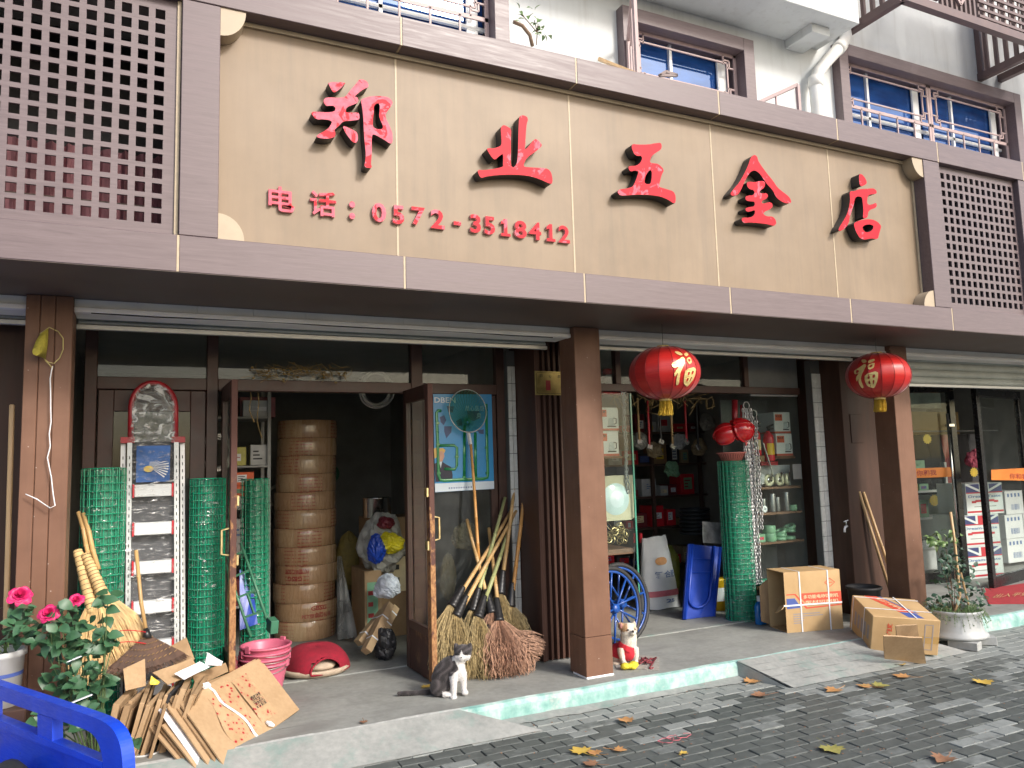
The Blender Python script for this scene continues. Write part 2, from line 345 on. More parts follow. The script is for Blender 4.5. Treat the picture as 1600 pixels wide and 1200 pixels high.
simple('silk_rib', (.22,.006,.008), .6, .1); simple('gold_print', (.80,.62,.26), .35, .12, 30, metal=.35); simple('tassel_gold', (.62,.42,.05), .6, .25, 30)
simple('chain_steel', (.58,.58,.58), .32, .12, 40, metal=.85); simple('chain_dull', (.32,.34,.34), .4, .15, 30, metal=.7); simple('shelf_wood', (.16,.085,.05), .6, .2, 9); simple('glass_edge', (.06,.28,.20), .15, .1, 8)
simple('box_white', (.66,.68,.68), .45, .05, 6); simple('box_band', (.48,.10,.06), .45, .1); simple('patch_orange', (.62,.10,.035), .45, .1); simple('steel_print', (.45,.50,.52), .5, .2, 25)
simple('lamp_beige', (.52,.48,.34), .4, .08, 8); simple('lamp_glass', (.58,.72,.74), .12, .12, 6, coat=.6); simple('rubber', (.022,.022,.023), .6, .2, 20); simple('paint_blue', (.012,.075,.34), .32, .15, 12, coat=.3)
simple('basket_pink', (.62,.21,.18), .4, .1, 20); simple('basket_dark', (.25,.07,.06), .6, .1); simple('helmet_red', (.62,.012,.018), .18, .06, 8, coat=.7); simple('torch_red', (.30,.014,.022), .35, .15, 9)
simple('sack_white', (.66,.67,.67), .6, .07, 10, bump=.35, bscale=26); simple('sack_red', (.52,.13,.16), .6, .15, 14); simple('emblem_orange', (.68,.33,.12), .5, .15, 20); simple('sack_olive', (.19,.20,.02), .5, .25, 9)
simple('tub_yellow', (.78,.48,.02), .35, .08, 7); simple('card_sketch', (.50,.50,.50), .5, .45, 12); simple('detergent_blue', (.012,.16,.50), .22, .1, 6, coat=.4)
simple('print_orange', (.62,.085,.045), .6, .08, 12); simple('print_blue', (.06,.10,.33), .6, .08, 12); simple('print_cream', (.72,.60,.36), .6, .08); simple('print_grey', (.30,.27,.26), .7, .1); simple('tape_brown', (.45,.28,.10), .2, .05, coat=.5)
simple('caster_cream', (.66,.64,.45), .4, .08, 9); simple('steel_dull', (.34,.34,.34), .38, .15, 15, metal=.8); simple('tape_green', (.20,.38,.24), .35, .12, 12); simple('hose_dark', (.035,.042,.05), .4, .2, 12)
simple('frame_black', (.014,.014,.015), .25, .2, 9); simple('band_orange', (.72,.22,.035), .4, .15, 3); simple('flag_blue', (.035,.045,.16), .5, .1); simple('flag_red', (.50,.03,.045), .5, .1); simple('mat_red', (.40,.035,.045), .9, .15, 20, bump=.3, bscale=120); simple('gold_faded', (.62,.42,.20), .8, .2, 30)
simple('ochre_light', (.45,.33,.10), .6, .2); simple('board_ochre', (.28,.19,.075), .6, .15, 5); simple('banner_pale', (.40,.44,.36), .6, .25, 5); simple('cloth_black', (.018,.018,.02), .9, .2); simple('cloth_grey', (.12,.12,.13), .9, .2); simple('flowers_pink', (.50,.10,.16), .7, .35, 30, bump=.8, bscale=40)
simple('tub_white', (.66,.67,.67), .4, .06, 8, dirt=(.42,.42,.40), dirt_amt=.4); simple('rim_grey', (.42,.44,.44), .4, .08, 9, dirt=(.26,.26,.24), dirt_amt=.5); simple('brick_grey', (.36,.37,.36), .85, .15, 15, bump=.3)
simple('rag_grey', (.33,.31,.28), .95, .2, 30, bump=.5, bscale=80); simple('leash_red', (.22,.04,.05), .7, .2, 30); simple('toy_yellow', (.72,.60,.04), .8, .15, 40, bump=.6, bscale=90)
def film(name, stretch, scale, stops, white=.35, rough=.2, tint=(.93,.95,.95)):
    t = NT(name); t.t.nodes.remove(t.b); n_ = t.noise(t.pos(stretch), scale, 6, .65, 2.0); bp = t.n('ShaderNodeBump', Height=n_, Strength=1.0, Distance=.015)
    tr = t.n('ShaderNodeBsdfTransparent', Color=(*tint, 1)); gl = t.n('ShaderNodeBsdfGlossy', Roughness=rough); t.l(bp.outputs[0], gl.inputs['Normal']); df = t.n('ShaderNodeBsdfDiffuse', Color=(.85,.87,.87,1)); t.l(bp.outputs[0], df.inputs['Normal'])
    m0 = t.n('ShaderNodeMixShader', Fac=white); t.l(gl.outputs[0], m0.inputs[1]); t.l(df.outputs[0], m0.inputs[2])  # white diffuse share stands in for bright highlights on the plastic
    mx = t.n('ShaderNodeMixShader', Fac=t.ramp(n_, stops)); t.l(tr.outputs[0], mx.inputs[1]); t.l(m0.outputs[0], mx.inputs[2]); t.l(mx.outputs[0], t.out.inputs[0])
film('wrap_crinkled', (1.3,1.3,6), 5, [(.46, .02), (.57, .10), (.66, .70)], .55, .18)
film('shrink_wrap', (2,2,5), 6, [(.50, .02), (.61, .10), (.70, .85)], .25, .12, (.93,.98,.95))
t = NT('paint_trike'); p = t.pos(); a = t.noise(p, 5, 6, .6); b = t.noise(t.pos((1,1,9)), 14, 6, .75); e = t.noise(p, 38, 5, .7)
c = t.ramp(a, [(.3, (.006,.045,.46)), (.7, (.012,.072,.66))]); c = t.mix(t.ramp(b, [(.60, 0.0), (.70, .55)]), c, (.10,.15,.50)); c = t.mix(t.ramp(e, [(.66, 0.0), (.70, .9)]), c, (.09,.045,.03)); c = t.mix(t.ramp(t.noise(p, 3.3, 5, .7), [(.55, 0.0), (.8, .35)]), c, (.16,.17,.24))
t.base(c); t.set(Roughness=t.ramp(b, [(.4, .28), (.7, .6)])); t.bump(e, .12, .003)
film('wrap_cloudy', (2,2,2.6), 5, [(.38, .06), (.52, .30), (.62, .85)], .6, .2)
simple('stem_brown', (.16,.10,.06), .7, .2, 20)
# ------------------------------------------------------------ ground, pavement, step
STEP = 0.13
struct('street', MB().quad((-300,-300,-.06),(300,-300,-.06),(300,300,-.06),(-300,300,-.06)), 'street_concrete')
pave = struct('pavement', MB().quad((-12,-14,-.012),(26,-14,-.012),(26,.2,-.012),(-12,.2,-.012)), 'joint_sand')
PL, PW, PG = .2, .1, .007
def wetness(x, y):
    """large wet patch down the middle of the pavement, drying out towards kerb and towards the right"""
    n = math.sin(x*1.7+y*2.3)*.16+math.sin(x*.63-y*3.1+1.3)*.14+math.sin(x*3.9+y*1.1)*.08
    edge = min(1.0, max(0.0, (-.30-y)/.28)) if x < 4.4 else min(1.0, max(0.0, (-.62-y)/.25))
    dryr = min(1.0, max(0.0, (x+y*.55-4.75)/1.0))
    return .74*edge-.34*dryr+n*.9
def paver_mesh(mb, x, y, rnd):
    w, l, h = PW-PG, PL-PG, .022; z = rnd.uniform(-.0050, .0012); c = .0032
    tx, ty = rnd.uniform(-.014, .014), rnd.uniform(-.018, .018)
    def zt(a, b): return z+a*tx+b*ty
    lo = [(x-l/2, y-w/2), (x+l/2, y-w/2), (x+l/2, y+w/2), (x-l/2, y+w/2)]
    v = [(a, b, -h) for a, b in lo]+[(a, b, zt(a-x, b-y)-c) for a, b in lo]
    hi = [(x-l/2+c, y-w/2+c), (x+l/2-c, y-w/2+c), (x+l/2-c, y+w/2-c), (x-l/2+c, y+w/2-c)]
    v += [(a, b, zt(a-x, b-y)) for a, b in hi]
    f = [(8,9,10,11)]+[(i, (i+1) % 4, 4+(i+1) % 4, 4+i) for i in range(4)]+[(4+i, 4+(i+1) % 4, 8+(i+1) % 4, 8+i) for i in range(4)]
    mb.add(v, f)
def wet_attr(me, vals):
    at = me.attributes.new('wet', 'FLOAT', 'FACE'); at.data.foreach_set('value', vals)
cells = []
rp = random.Random(3)
for j in range(0, 62):
    y = -.17-PW/2-j*PW
    for i in range(-20, 62):
        x = i*PL+(PL/2 if j % 2 else 0)
        if x > 14 or x < -3.5: continue
        s = SEE((x, y, 0))
        vis = s[2] > .3 and -60 < s[0] < 1660 and s[1] < 1230
        w = wetness(x, y)+rp.choice((.05, .08, .1, .15, .12, -.10, -.24, -.34, -.42))
        cells.append((x, y, w, vis, s[2]))
near = sorted([c for c in cells if c[3]], key=lambda c: c[4])[:300]
ns = set(id(c) for c in near)
for c in near:
    mb = MB(); paver_mesh(mb, 0, 0, rp); me = mb.mesh('paver', 'paver'); wet_attr(me, [c[2]]*len(me.polygons)); obj('paver', me, pave, (c[0], c[1], 0))
mb = MB(); vals = []
for c in cells:
    if id(c) not in ns:
        n0 = len(mb.f); paver_mesh(mb, c[0], c[1], rp); vals += [c[2]]*(len(mb.f)-n0)
me = mb.mesh('paving_blocks', 'paver'); wet_attr(me, vals); props(obj('paving_blocks', me, pave), kind='stuff')
# step: slab with a kerb front whose edge wanders a little
KY = -.17
def wob(x, a=.006): return a*(math.sin(x*3.1)+.7*math.sin(x*7.7+1)+.5*math.sin(x*17)+.5*math.sin(x*41+2))
mb = MB(); xs = [-4+.05*i for i in range(int(18/.05)+1)]
g = []
for x in xs:
    e = KY+wob(x); t = STEP+.3*wob(x+5)
    g.append([V(x, e-.012, -.03), V(x, e-.006, t-.035), V(x, e+.008, t-.008), V(x, e+.035, t)])
mb.sheet([[r[k] for r in g] for k in range(4)])
mb.mi = 1; mb.sheet([[V(x, KY+wob(x)+.035, STEP+.3*wob(x+5)) for x in xs], [V(x, .05, STEP) for x in xs]]); mb.mi = 0
step = struct('step', mb, ['kerb_paint', 'concrete'])
mb = MB(); NX, NY = 70, 28
mb.sheet([[V(-4+18*i/NX, .05+6.5*j/NY, STEP+.0018*math.sin(i*2.1+j*1.3)) for i in range(NX+1)] for j in range(NY+1)])
struct('shop_floor', mb, 'concrete')
mb = MB()
for (a, b) in (((.45,1.12),(1.98,1.12)), ((3.6,.93),(6.2,.96))):   # door rail in the left doorway and the cement joint on the right
    mb.beam((a[0],a[1],STEP+.003), (b[0],b[1],STEP+.003), .045, .012)
struct('door_sill', mb, 'ramp_cement')
# cement ramps up to the two doorways, scored crossways
mb = MB()
n = 24
for (x0, x1, y1, sk) in ((-1.2, 1.92, -.46, .25), (4.30, 6.2, -.60, .16)):
    NK = 1 if x0 < 0 else 5
    for k in range(NK):
        g0 = []
        for s_ in (k/NK, (k+1)/NK-.005):
            y = KY-.004+(y1-KY)*s_; z = STEP+.002-(STEP+.002-.004)*s_
            g0.append([V(x0+sk*s_+(x1-x0+sk*.9*s_)*i/n, y+.5*wob(x0+i*.1), z+.0012*math.sin(i*1.7+k)) for i in range(n+1)])
        mb.sheet(g0)
    mb.add([(x0, KY, STEP), (x0, KY, -.02), (x0+sk, y1, -.02)], [(0,1,2)]); mb.add([(x1, KY, STEP), (x1, KY, -.02), (x1+sk*1.9, y1, -.02)], [(0,2,1)])
    mb.quad((x0, KY, STEP-.006), (x1, KY, STEP-.006), (x1+sk*1.9, y1, -.006), (x0+sk, y1, -.006))
# mortar fillet along the kerb foot
g = [[V(x, KY-.012+wob(x), .018) for x in xs if x < 4.35], [V(x, KY-.10+2.2*wob(x*1.3), .0035) for x in xs if x < 4.35]]
mb.sheet(g[::-1])
struct('ramp', mb, 'ramp_cement')
# ------------------------------------------------------------ rooms behind the front
mb = MB()
mb.bb(-4, -.62, 1.15, 1.3, STEP, 2.95); mb.bb(-.75, -.6, 1.3, 5, STEP, 2.95)
mb.bb(-4, 14, 5.0, 5.15, STEP, 2.95); mb.bb(3.02, 3.14, 1.12, 5, STEP, 2.95); mb.bb(6.62, 6.74, 1.1, 5, STEP, 2.95); mb.bb(13.9, 14, -.0, 5, STEP, 2.95)
struct('interior_wall', mb, 'interior_wall')
struct('shop_ceiling', MB().bb(-4, 14, .30, 5.15, 2.95, 3.05), 'ceiling_grey')
# ------------------------------------------------------------ the building: beams, posts, pillars, upper wall
FY, PY = -.83, -.71                      # beam front, sign panel front
ZB0, ZB1, ZT0, ZT1 = 2.79, 2.987, 4.313, 4.50
bld = thing('shop_building', 'two-storey shop row with brown laminate beams and white upper wall', 'building', (3.1, .3, 0))
SX = [-3.58, -2.34, -1.10, .142, 1.378, 2.62, 3.862, 5.104, 6.350, 7.59, 8.83, 10.07, 11.31, 12.55, 13.79]
for i in range(len(SX)-1):
    a, b = SX[i]+.006, SX[i+1]-.006
    part('beam_panel', MB().bb(a, b, FY, FY+.16, ZB0, ZB1, .003), 'laminate', bld)
    part('beam_panel', MB().bb(a, b, FY, FY+.16, ZT0, ZT1, .003), 'laminate', bld)
for x in SX[1:-1]:
    part('seam_strip', MB().bb(x-.006, x+.006, FY+.002, FY+.1, ZB0+.001, ZB1-.001), 'seam', bld); part('seam_strip', MB().bb(x-.006, x+.006, FY+.002, FY+.1, ZT0+.001, ZT1-.001), 'seam', bld)
part('soffit', MB().bb(-4, 14, FY+.16, .3, ZB0+.006, ZB0+.06), 'laminate_under', bld)
part('soffit_lip', MB().bb(-4, 14, FY+.004, FY+.159, ZB0-.003, ZB0-.0005), 'laminate_under', bld)
part('canopy_filler', MB().bb(-4, 14, -.045, -.01, ZB0+.07, ZT1-.105), 'recess_dark', bld)  # dark filler, added to block the sky showing through the canopy
part('canopy_deck', MB().bb(-4, 14, FY+.16, .36, ZT1-.10, ZT1-.02), 'header_grey', bld)
for x0, x1 in ((.144,.338), (6.145,6.357), (7.50,7.70), (-1.25,-1.05)):
    part('post', MB().bb(x0, x1, FY+.004, PY+.05, ZB1+.003, ZT0-.003, .003), 'laminate_post', bld)
for a_, b_ in ((7.70, 10.07), (10.08, 13.79), (-3.58, -1.25)): part('blank_panel', MB().bb(a_, b_, PY, PY+.02, ZB1-.01, ZT0+.01), 'sign_tan', bld)
# lattice screens: square-holed plates
LP_ = .0815
def lattice(x0, ncol, name):
    mb = MB(); hw, hh = .0485, .0545; y0, y1 = -.775, -.760; zc0 = 4.222
    xe0, xe1 = x0-LP_/2-.035, x0+(ncol-1)*LP_+LP_/2+.02
    z_top, z_bot = ZT0+.0, ZB1
    if name == 'l': xe1 = .120
    else: xe0 = 6.36
    for c in range(ncol+1):
        a = xe0 if c == 0 else x0+(c-1)*LP_+hw/2; b = xe1 if c == ncol else x0+c*LP_-hw/2
        mb.bb(a, b, y0, y1, z_bot, z_top)
    for c in range(ncol):
        cx = x0+c*LP_
        for r in range(16):
            za = z_top if r == 0 else zc0-(r-1)*LP_-hh/2; zb = z_bot if r == 15 else zc0-r*LP_+hh/2
            mb.bb(cx-hw/2, cx+hw/2, y0, y1, zb, za)
    part('lattice_screen', mb, 'laminate', bld)
    part('seam_strip', MB().bb(xe1+.001, xe1+.02, -.79, -.75, ZB1+.002, ZT0-.002), 'seam', bld)
lattice(.036-12*LP_, 13, 'l'); lattice(6.462, 13, 'r')
# behind the screens: box with a dark window and a curtain
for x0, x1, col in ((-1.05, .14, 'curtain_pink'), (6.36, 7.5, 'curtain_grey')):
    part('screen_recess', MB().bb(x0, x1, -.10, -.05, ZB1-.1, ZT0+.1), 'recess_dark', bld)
    g = []
    for k in range(2):
        g.append([V(x0+.02+(x1-x0-.04)*i/60, -.30+.03*math.sin(i*1.3)+.015*math.sin(i*2.9), 3.04+.56*k-(.30*(i/60) if k and col == 'curtain_grey' else 0)) for i in range(61)])
    part('curtain', MB().sheet(g), col, bld)
    m2 = MB()
    for z in (3.05, 3.075, 3.10, 3.22): m2.bb(x0, x1, -.50, -.48, z, z+.012)
    part('screen_rail', m2, 'dark_brown', bld)
for x0, x1 in ((-.628,-.391), (3.010,3.243), (6.590,6.822)):
    m2 = MB(); w = (x1-x0)
    if x0 < 0:
        for a, b in ((0, .30), (.312, .62), (.632, 1)): m2.bb(x0+w*a, x0+w*b, 0, .24, STEP, ZB0+.004, .003)
        m2.bb(x0+.01, x1-.01, .012, .23, STEP, ZB0)
    else: m2.bb(x0, x1, 0, .24, STEP+(.0 if x0 > 4 else .30), ZB0+.004, .004); 
    if 2 < x0 < 4:
        m2.bb(x0-.0015, x1+.0015, -.002, .242, STEP+.012, STEP+.298, .004)
    pl = part('pillar', m2, 'pillar_brown', bld)
    if 2 < x0 < 4: part('mortar_foot', MB().bb(x0-.004, x1+.004, -.008, .2, STEP-.001, STEP+.016, .005), 'header_lip', pl)
# grey header above the shutters with a paler lip
for x0, x1 in ((-4, -.63), (-.39, 3.009), (3.245, 6.588), (6.824, 14)):
    k = max(1, int((x1-x0)/.31)); st = (x1-x0)/k
    for i in range(k):
        part('header_tile', MB().bb(x0+i*st+.0008, x0+(i+1)*st-.0008, .06, .10, 2.745, ZB0+.004), 'header_grey', bld)
    part('header_lip', MB().bb(x0, x1, .045, .10, 2.715, 2.744, .003), 'header_lip', bld)
    part('header_back', MB().bb(x0, x1, .101, .30, 2.72, 2.95), 'header_grey', bld)
# brown casings of the columns behind the pillars
m2 = MB(); xs_ = [2.985+.0265*i for i in range(13)]
prof = [(x, .60+(.035 if (i//1) % 2 else 0)) for i, x in enumerate(xs_)]
pts = []
for i in range(len(prof)-1):
    d = prof[i][1]; pts += [(prof[i][0]+.003, d), (prof[i+1][0]-.003, d)]
m2.sheet([[V(x, y, z) for x, y in pts] for z in (STEP+.01, 2.95)])
m2.bb(2.98, 3.31, .64, 1.12, STEP+.01, 2.95)
m2.bb(2.958, 2.987, .59, .66, STEP+.01, 2.95, .003); m2.bb(3.285, 3.312, .588, .66, STEP+.01, 2.95, .003)
part('fluted_casing', m2, 'fluted_brown', bld)
cs = part('column_casing', MB().bb(6.50, 7.0, .55, 1.15, STEP, 2.95, .004), 'casing_brown', bld)
part('cover_plate', MB().bb(6.60, 6.77, .541, .55, 1.86, 2.16, .003), 'casing_brown', cs)
part('column_casing', MB().bb(-.95, -.66, .55, 1.15, STEP, 2.95, .004), 'casing_brown', bld)
part('conduit', MB().tube([(-.655, .50, STEP), (-.655, .50, 2.9)], .012, 8), 'dark_brown', bld)
# tiled jambs, every tile its own piece
def tiles(x0, x1, y, z0, z1, nc, th, side=None):
    j = part('jamb', MB().bb(x0-.002, x1+.002, y+.006, y+.09, z0, z1), 'grout_dark', bld)
    w = (x1-x0)/nc; me = None; n = int((z1-z0)/th)
    m3 = MB().box((0, 0, 0), (w-.004, .012, th-.005), None, .0015); me = m3.mesh('tile', 'tile_white')
    for r in range(n):
        for c in range(nc):
            o = obj('tile', me, j); o.location = WM[bld] @ V(x0+(c+.5)*w, y, z0+(r+.5)*th)
tiles(2.90, 2.975, 1.0, STEP, 2.75, 2, .155)
tiles(6.37, 6.495, .80, STEP, 2.75, 2, .155)
# ------------------------------------------------------------ upper storey
WY = .30
def P3(px, py, y=WY): return W(px, py, y)
wall = MB(); zl, zh = ZT1-.1, 9.0
openings = [(1.20, 2.53, 4.6, 5.95), (3.86, 5.16, 4.6, 5.66), (6.55, 9.40, 4.6, 5.92)]
xprev = -4
for (a, b, z0, z1) in openings:
    wall.bb(xprev, a, WY, WY+.2, zl, zh); wall.bb(a, b, WY, WY+.2, z1, zh); wall.bb(a, b, WY, WY+.2, zl, z0); xprev = b
wall.bb(xprev, 14, WY, WY+.2, zl, zh)
part('upper_wall', wall, 'wall_white', bld)
se = W(1343, 37, -.22)
sl = part('eave_slab', MB().bb(2.9, se.x, -.22, WY, se.z, se.z+1.2, .004), 'wall_white', bld)
part('eave_beam', MB().bb(se.x-.46, se.x-.22, -.05, WY, se.z-.09, se.z, .004), 'wall_white', bld)
def window(x0, x1, z0, z1, ncase, low, mull):
    w = part('window', MB().bb(x0, x1, WY+.17, WY+.175, z0, z1), 'room_dark', bld, label=None)
    s = MB(); t = .13                     # laminate surround standing proud of the wall
    s.bb(x0-t, x0, WY-.10, WY+.16, z0-.1, z1+t, .003); s.bb(x1, x1+t, WY-.10, WY+.16, z0-.1, z1+t, .003); s.bb(x0, x1, WY-.10, WY+.16, z1, z1+t, .003)
    part('surround', s, 'laminate', w)
    f = MB(); b = .028
    def bar(xa, za, xb, zb, th=.014, y=WY+.02): f.beam((xa, y, za), (xb, y, zb), th, .014, (0, 1, 0))
    step_ = (x1-x0)/ncase
    p = MB(); r = MB()
    for i in range(ncase):
        a, c = x0+i*step_+.006, x0+(i+1)*step_-.006
        for (xa, za, xb, zb) in ((a+b/2, z0, a+b/2, z1), (c-b/2, z0, c-b/2, z1), (a, z1-b/2, c, z1-b/2), (a, low, c, low)): bar(xa, za, xb, zb, .034)
        # fret corners between outer frame and inner rectangle
        zi0, zi1 = low+.02, z1-.03; H = zi1-zi0; m = .085; A, B = a+b, c-b
        ix0, ix1, iz0, iz1 = A+m, B-m, zi0+m*.8, zi1-m*.8
        bar(ix0, iz0, ix1, iz0); bar(ix0, iz1, ix1, iz1); bar(ix0, iz0, ix0, iz1); bar(ix1, iz0, ix1, iz1)
        for sx, X in ((1, ix0), (-1, ix1)):
            for sz, Z in ((1, iz0), (-1, iz1)):
                q = .045
                bar(X-sx*q*.6, Z-sz*q*.6, X+sx*q, Z-sz*q*.6); bar(X-sx*q*.6, Z-sz*q*.6, X-sx*q*.6, Z+sz*q); bar(X-sx*m, Z+sz*q, X+sx*q*.3, Z+sz*q); bar(X+sx*q, Z-sz*m, X+sx*q, Z+sz*q*.3)
        # small lights below the rail
        if z0 < low-.1:
            for k in range(1, 5): bar(a+(c-a)*k/5, z0, a+(c-a)*k/5, low, .016)
        mm = a+(c-a)*mull
        for (xa, za, xb, zb) in ((mm, low, mm, z1), (a, low-.04, c, low-.04), (mm, z0, mm, low)): r.beam((xa, WY+.11, za), (xb, WY+.11, zb), .03, .03, (0, 1, 0))
        r.bb(c-.16, c-.06, WY+.10, WY+.12, z0, z1-.02)
        for xa, xb, yy in ((a, mm, WY+.125), (mm, c, WY+.135)):
            part('pane', MB().bb(xa, xb, yy, yy+.006, z0, z1), 'blue_glass', w)
    part('grille', f, 'grille_mauve', w); part('sash', r, 'header_lip', w)
    return w
window(1.22, 2.50, 4.62, 5.93, 1, 5.38, .30)
window(3.88, 5.14, 4.62, 5.64, 1, 5.15, .42)
window(6.57, 9.38, 4.62, 5.90, 2, 5.42, .36)
# folded-out grille leaves on the canopy
def leaf(pts_px, y0, y1, label):
    a = W(*pts_px[0], y0); b = W(*pts_px[1], y1); m2 = MB(); h0, h1 = pts_px[2], pts_px[3]; a.z = b.z = ZT1-.02
    up = V(0, 0, 1)
    def pt(u, v): return a.lerp(b, u)+up*(h0+(h1-h0)*u)*v
    for s_ in (((0,0),(0,1)), ((1,0),(1,1)), ((0,1),(1,1)), ((0,.06),(1,.06))): m2.beam(pt(*s_[0]), pt(*s_[1]), .03)
    for s_ in (((.3,.06),(.3,.8)), ((.3,.8),(.62,.8)), ((.62,.8),(.62,1)), ((.62,.3),(.62,.8)), ((.62,.3),(1,.3)), ((.2,.3),(.3,.3)), ((0,.55),(.3,.55))): m2.beam(pt(*s_[0]), pt(*s_[1]), .014)
    return single('window_leaf', m2, 'grille_mauve', label, 'window grille')
leaf(((985,140),(997,130), .95, 1.0), .18, -.45, 'thin mauve fret grille swung out edge-on in front of the middle upper window')
leaf(((1155,150),(1250,190), .44, .70), .05, -.15, 'mauve fret grille swung open on the ledge beside the white drainpipe')
# drainpipe
pp = [W(1275,190,.16), W(1274,128,.16), W(1279,112,.16), W(1290,98,.17), W(1312,74,.18), W(1322,60,.2), W(1324,30,.22)]; pp[0].z = ZT1-.05
pp[0].x = pp[1].x; pp[-1].x = pp[-2].x
m2 = MB(); m2.smooth = True; m2.tube(pp, .062, 16)
pipe = single('drainpipe', m2, 'pipe_white', 'thick white plastic drainpipe with an elbow beside the right upper window', 'pipe')
for q in (1, 4):
    d = (pp[q+1]-pp[q-1]).normalized()*.05; m2 = MB(); m2.smooth = True; m2.tube([pp[q]-d, pp[q]+d], .070, 16); part('coupling', m2, 'pipe_white', pipe)
# railed cages at the top right
def cage(px, py, depth, length, label, h=1.1):
    a = W(px, py, WY); x0, z0 = a.x, a.z; y1 = WY-depth
    t_ = thing('balcony_cage', label, 'balcony', (x0, WY, z0))
    m2 = MB()
    for (p, q) in (((x0,WY,z0),(x0,y1,z0)), ((x0,y1,z0),(x0+length,y1,z0)), ((x0+length,y1,z0),(x0+length,WY,z0))): m2.beam(p, q, .075, .085)
    for (p, q) in (((x0,WY,z0+h),(x0,y1,z0+h)), ((x0,y1,z0+h),(x0+length,y1,z0+h))): m2.beam(p, q, .06, .06)
    for p in ((x0, WY-.035), (x0, y1), (x0+length, y1)): m2.beam((*p, z0), (*p, z0+h), .06)
    part('rail', m2, 'cage_brown', t_)
    n = int(depth/.105)
    for i in range(1, n): part('baluster', MB().bb(x0-.017, x0+.017, WY-i*depth/n-.02, WY-i*depth/n+.02, z0+.04, z0+h), 'cage_brown', t_)
    # front: slatted corner panel, bars with a diamond, mesh of laths
    xx = x0+.04
    m3 = MB()
    for k in range(8): m3.bb(xx, xx+.5, y1-.012, y1+.012, z0+.10+k*.075, z0+.13+k*.075)
    part('lath_panel', m3, 'cage_brown', t_)
    for k in range(8): part('baluster', MB().bb(x0+.58+k*.075, x0+.61+k*.075, y1-.017, y1+.017, z0+.04, z0+h), 'cage_brown', t_)
    m3 = MB(); cx, cz = x0+.86, z0+.42
    dd = [(cx-.24,cz),(cx,cz-.30),(cx+.24,cz),(cx,cz+.30)]
    for i in range(4): m3.beam((dd[i][0], y1-.03, dd[i][1]), (dd[(i+1)%4][0], y1-.03, dd[(i+1)%4][1]), .028, .02, (0,1,0))
    part('diamond', m3, 'grille_mauve', t_)
    m3 = MB()
    for k in range(10): m3.bb(x0+1.2, x0+length, y1-.014, y1, z0+.08+k*.085, z0+.11+k*.085)
    for k in range(int((length-1.2)/.09)): m3.bb(x0+1.2+k*.09, x0+1.225+k*.09, y1+.001, y1+.013, z0+.06, z0+.95)
    part('lath_panel', m3, 'cage_brown', t_)
cage(1323, 51, .67, 2.6, 'brown metal balcony cage jutting out over the right upper window')
cage(1530, 122, .67, 2.2, 'lower brown metal cage at the right edge, barred side facing the window')
# ------------------------------------------------------------ lettering helpers
from mathutils.geometry import tessellate_polygon
def chaikin(p, n=1):
    for _ in range(n):
        q = []
        for i in range(len(p)):
            a, b = p[i], p[(i+1) % len(p)]
            q += [(a[0]*.78+b[0]*.22, a[1]*.78+b[1]*.22), (a[0]*.22+b[0]*.78, a[1]*.22+b[1]*.78)]
        p = q
    return p
def slab(mb, loops, fn, d, front=0, side=1):
    """loops of 2-D points (first the outline, then holes), fn(u, v, depth) -> point; front face + sides d deep"""
    flat = [q for l in loops for q in l]; tri = tessellate_polygon([[Vector((q[0], q[1], 0)) for q in l] for l in loops])
    mb.mi = front; vs_ = [fn(q[0], q[1], 0) for q in flat]
    nrm = (vs_[tri[0][1]]-vs_[tri[0][0]]).cross(vs_[tri[0][2]]-vs_[tri[0][0]]); out = fn(0, 0, 0)-fn(0, 0, 1)
    mb.add(vs_, [t_ if (vs_[t_[1]]-vs_[t_[0]]).cross(vs_[t_[2]]-vs_[t_[0]]).dot(out) > 0 else t_[::-1] for t_ in tri])
    mb.mi = side
    for l in loops:
        n = len(l); mb.add([fn(*q, 0) for q in l]+[fn(*q, d) for q in l], [(i, (i+1) % n, n+(i+1) % n, n+i) for i in range(n)])
    mb.mi = 0
_glyphs = {}
def glyph(body, bold=0.0, res=2, space=1.0):
    k = (body, bold, res, space)
    if k not in _glyphs:
        c = bpy.data.curves.new('lettering', 'FONT'); c.body = body; c.offset = bold; c.resolution_u = res; c.space_character = space
        o = bpy.data.objects.new('lettering', c); C.objects.link(o); dg = bpy.context.evaluated_depsgraph_get(); dg.update()
        me = bpy.data.meshes.new_from_object(o.evaluated_get(dg)); v = [tuple(p.co) for p in me.vertices]; f = [tuple(p.vertices) for p in me.polygons]
        bpy.data.objects.remove(o); bpy.data.curves.remove(c); bpy.data.meshes.remove(me)
        xs = [p[0] for p in v]; ys = [p[1] for p in v]
        _glyphs[k] = ([((p[0]-min(xs))/(max(xs)-min(xs)), (p[1]-min(ys))/(max(ys)-min(ys))) for p in v], f, (max(xs)-min(xs))/(max(ys)-min(ys)))
    return _glyphs[k]
def text(mb, body, fn, bold=0.0, res=2, solid=0.0, space=1.0):
    """fn(u, v, depth) maps the unit box of the text to the surface; solid>0 gives thickness"""
    v, f, _ = glyph(body, bold, res, space); n = len(v)
    top = [fn(u, w, 0) for u, w in v]
    if not solid: mb.add(top, f); return mb
    ed = {}
    for q in f:
        for i in range(len(q)): ed[(q[i], q[(i+1) % len(q)])] = 1
    side = [(a, n+a, n+b, b) for (a, b) in ed if (b, a) not in ed]
    mb.add(top, f); mb.mi = 1; mb.add(top+[fn(u, w, solid) for u, w in v], side); mb.mi = 0
    return mb
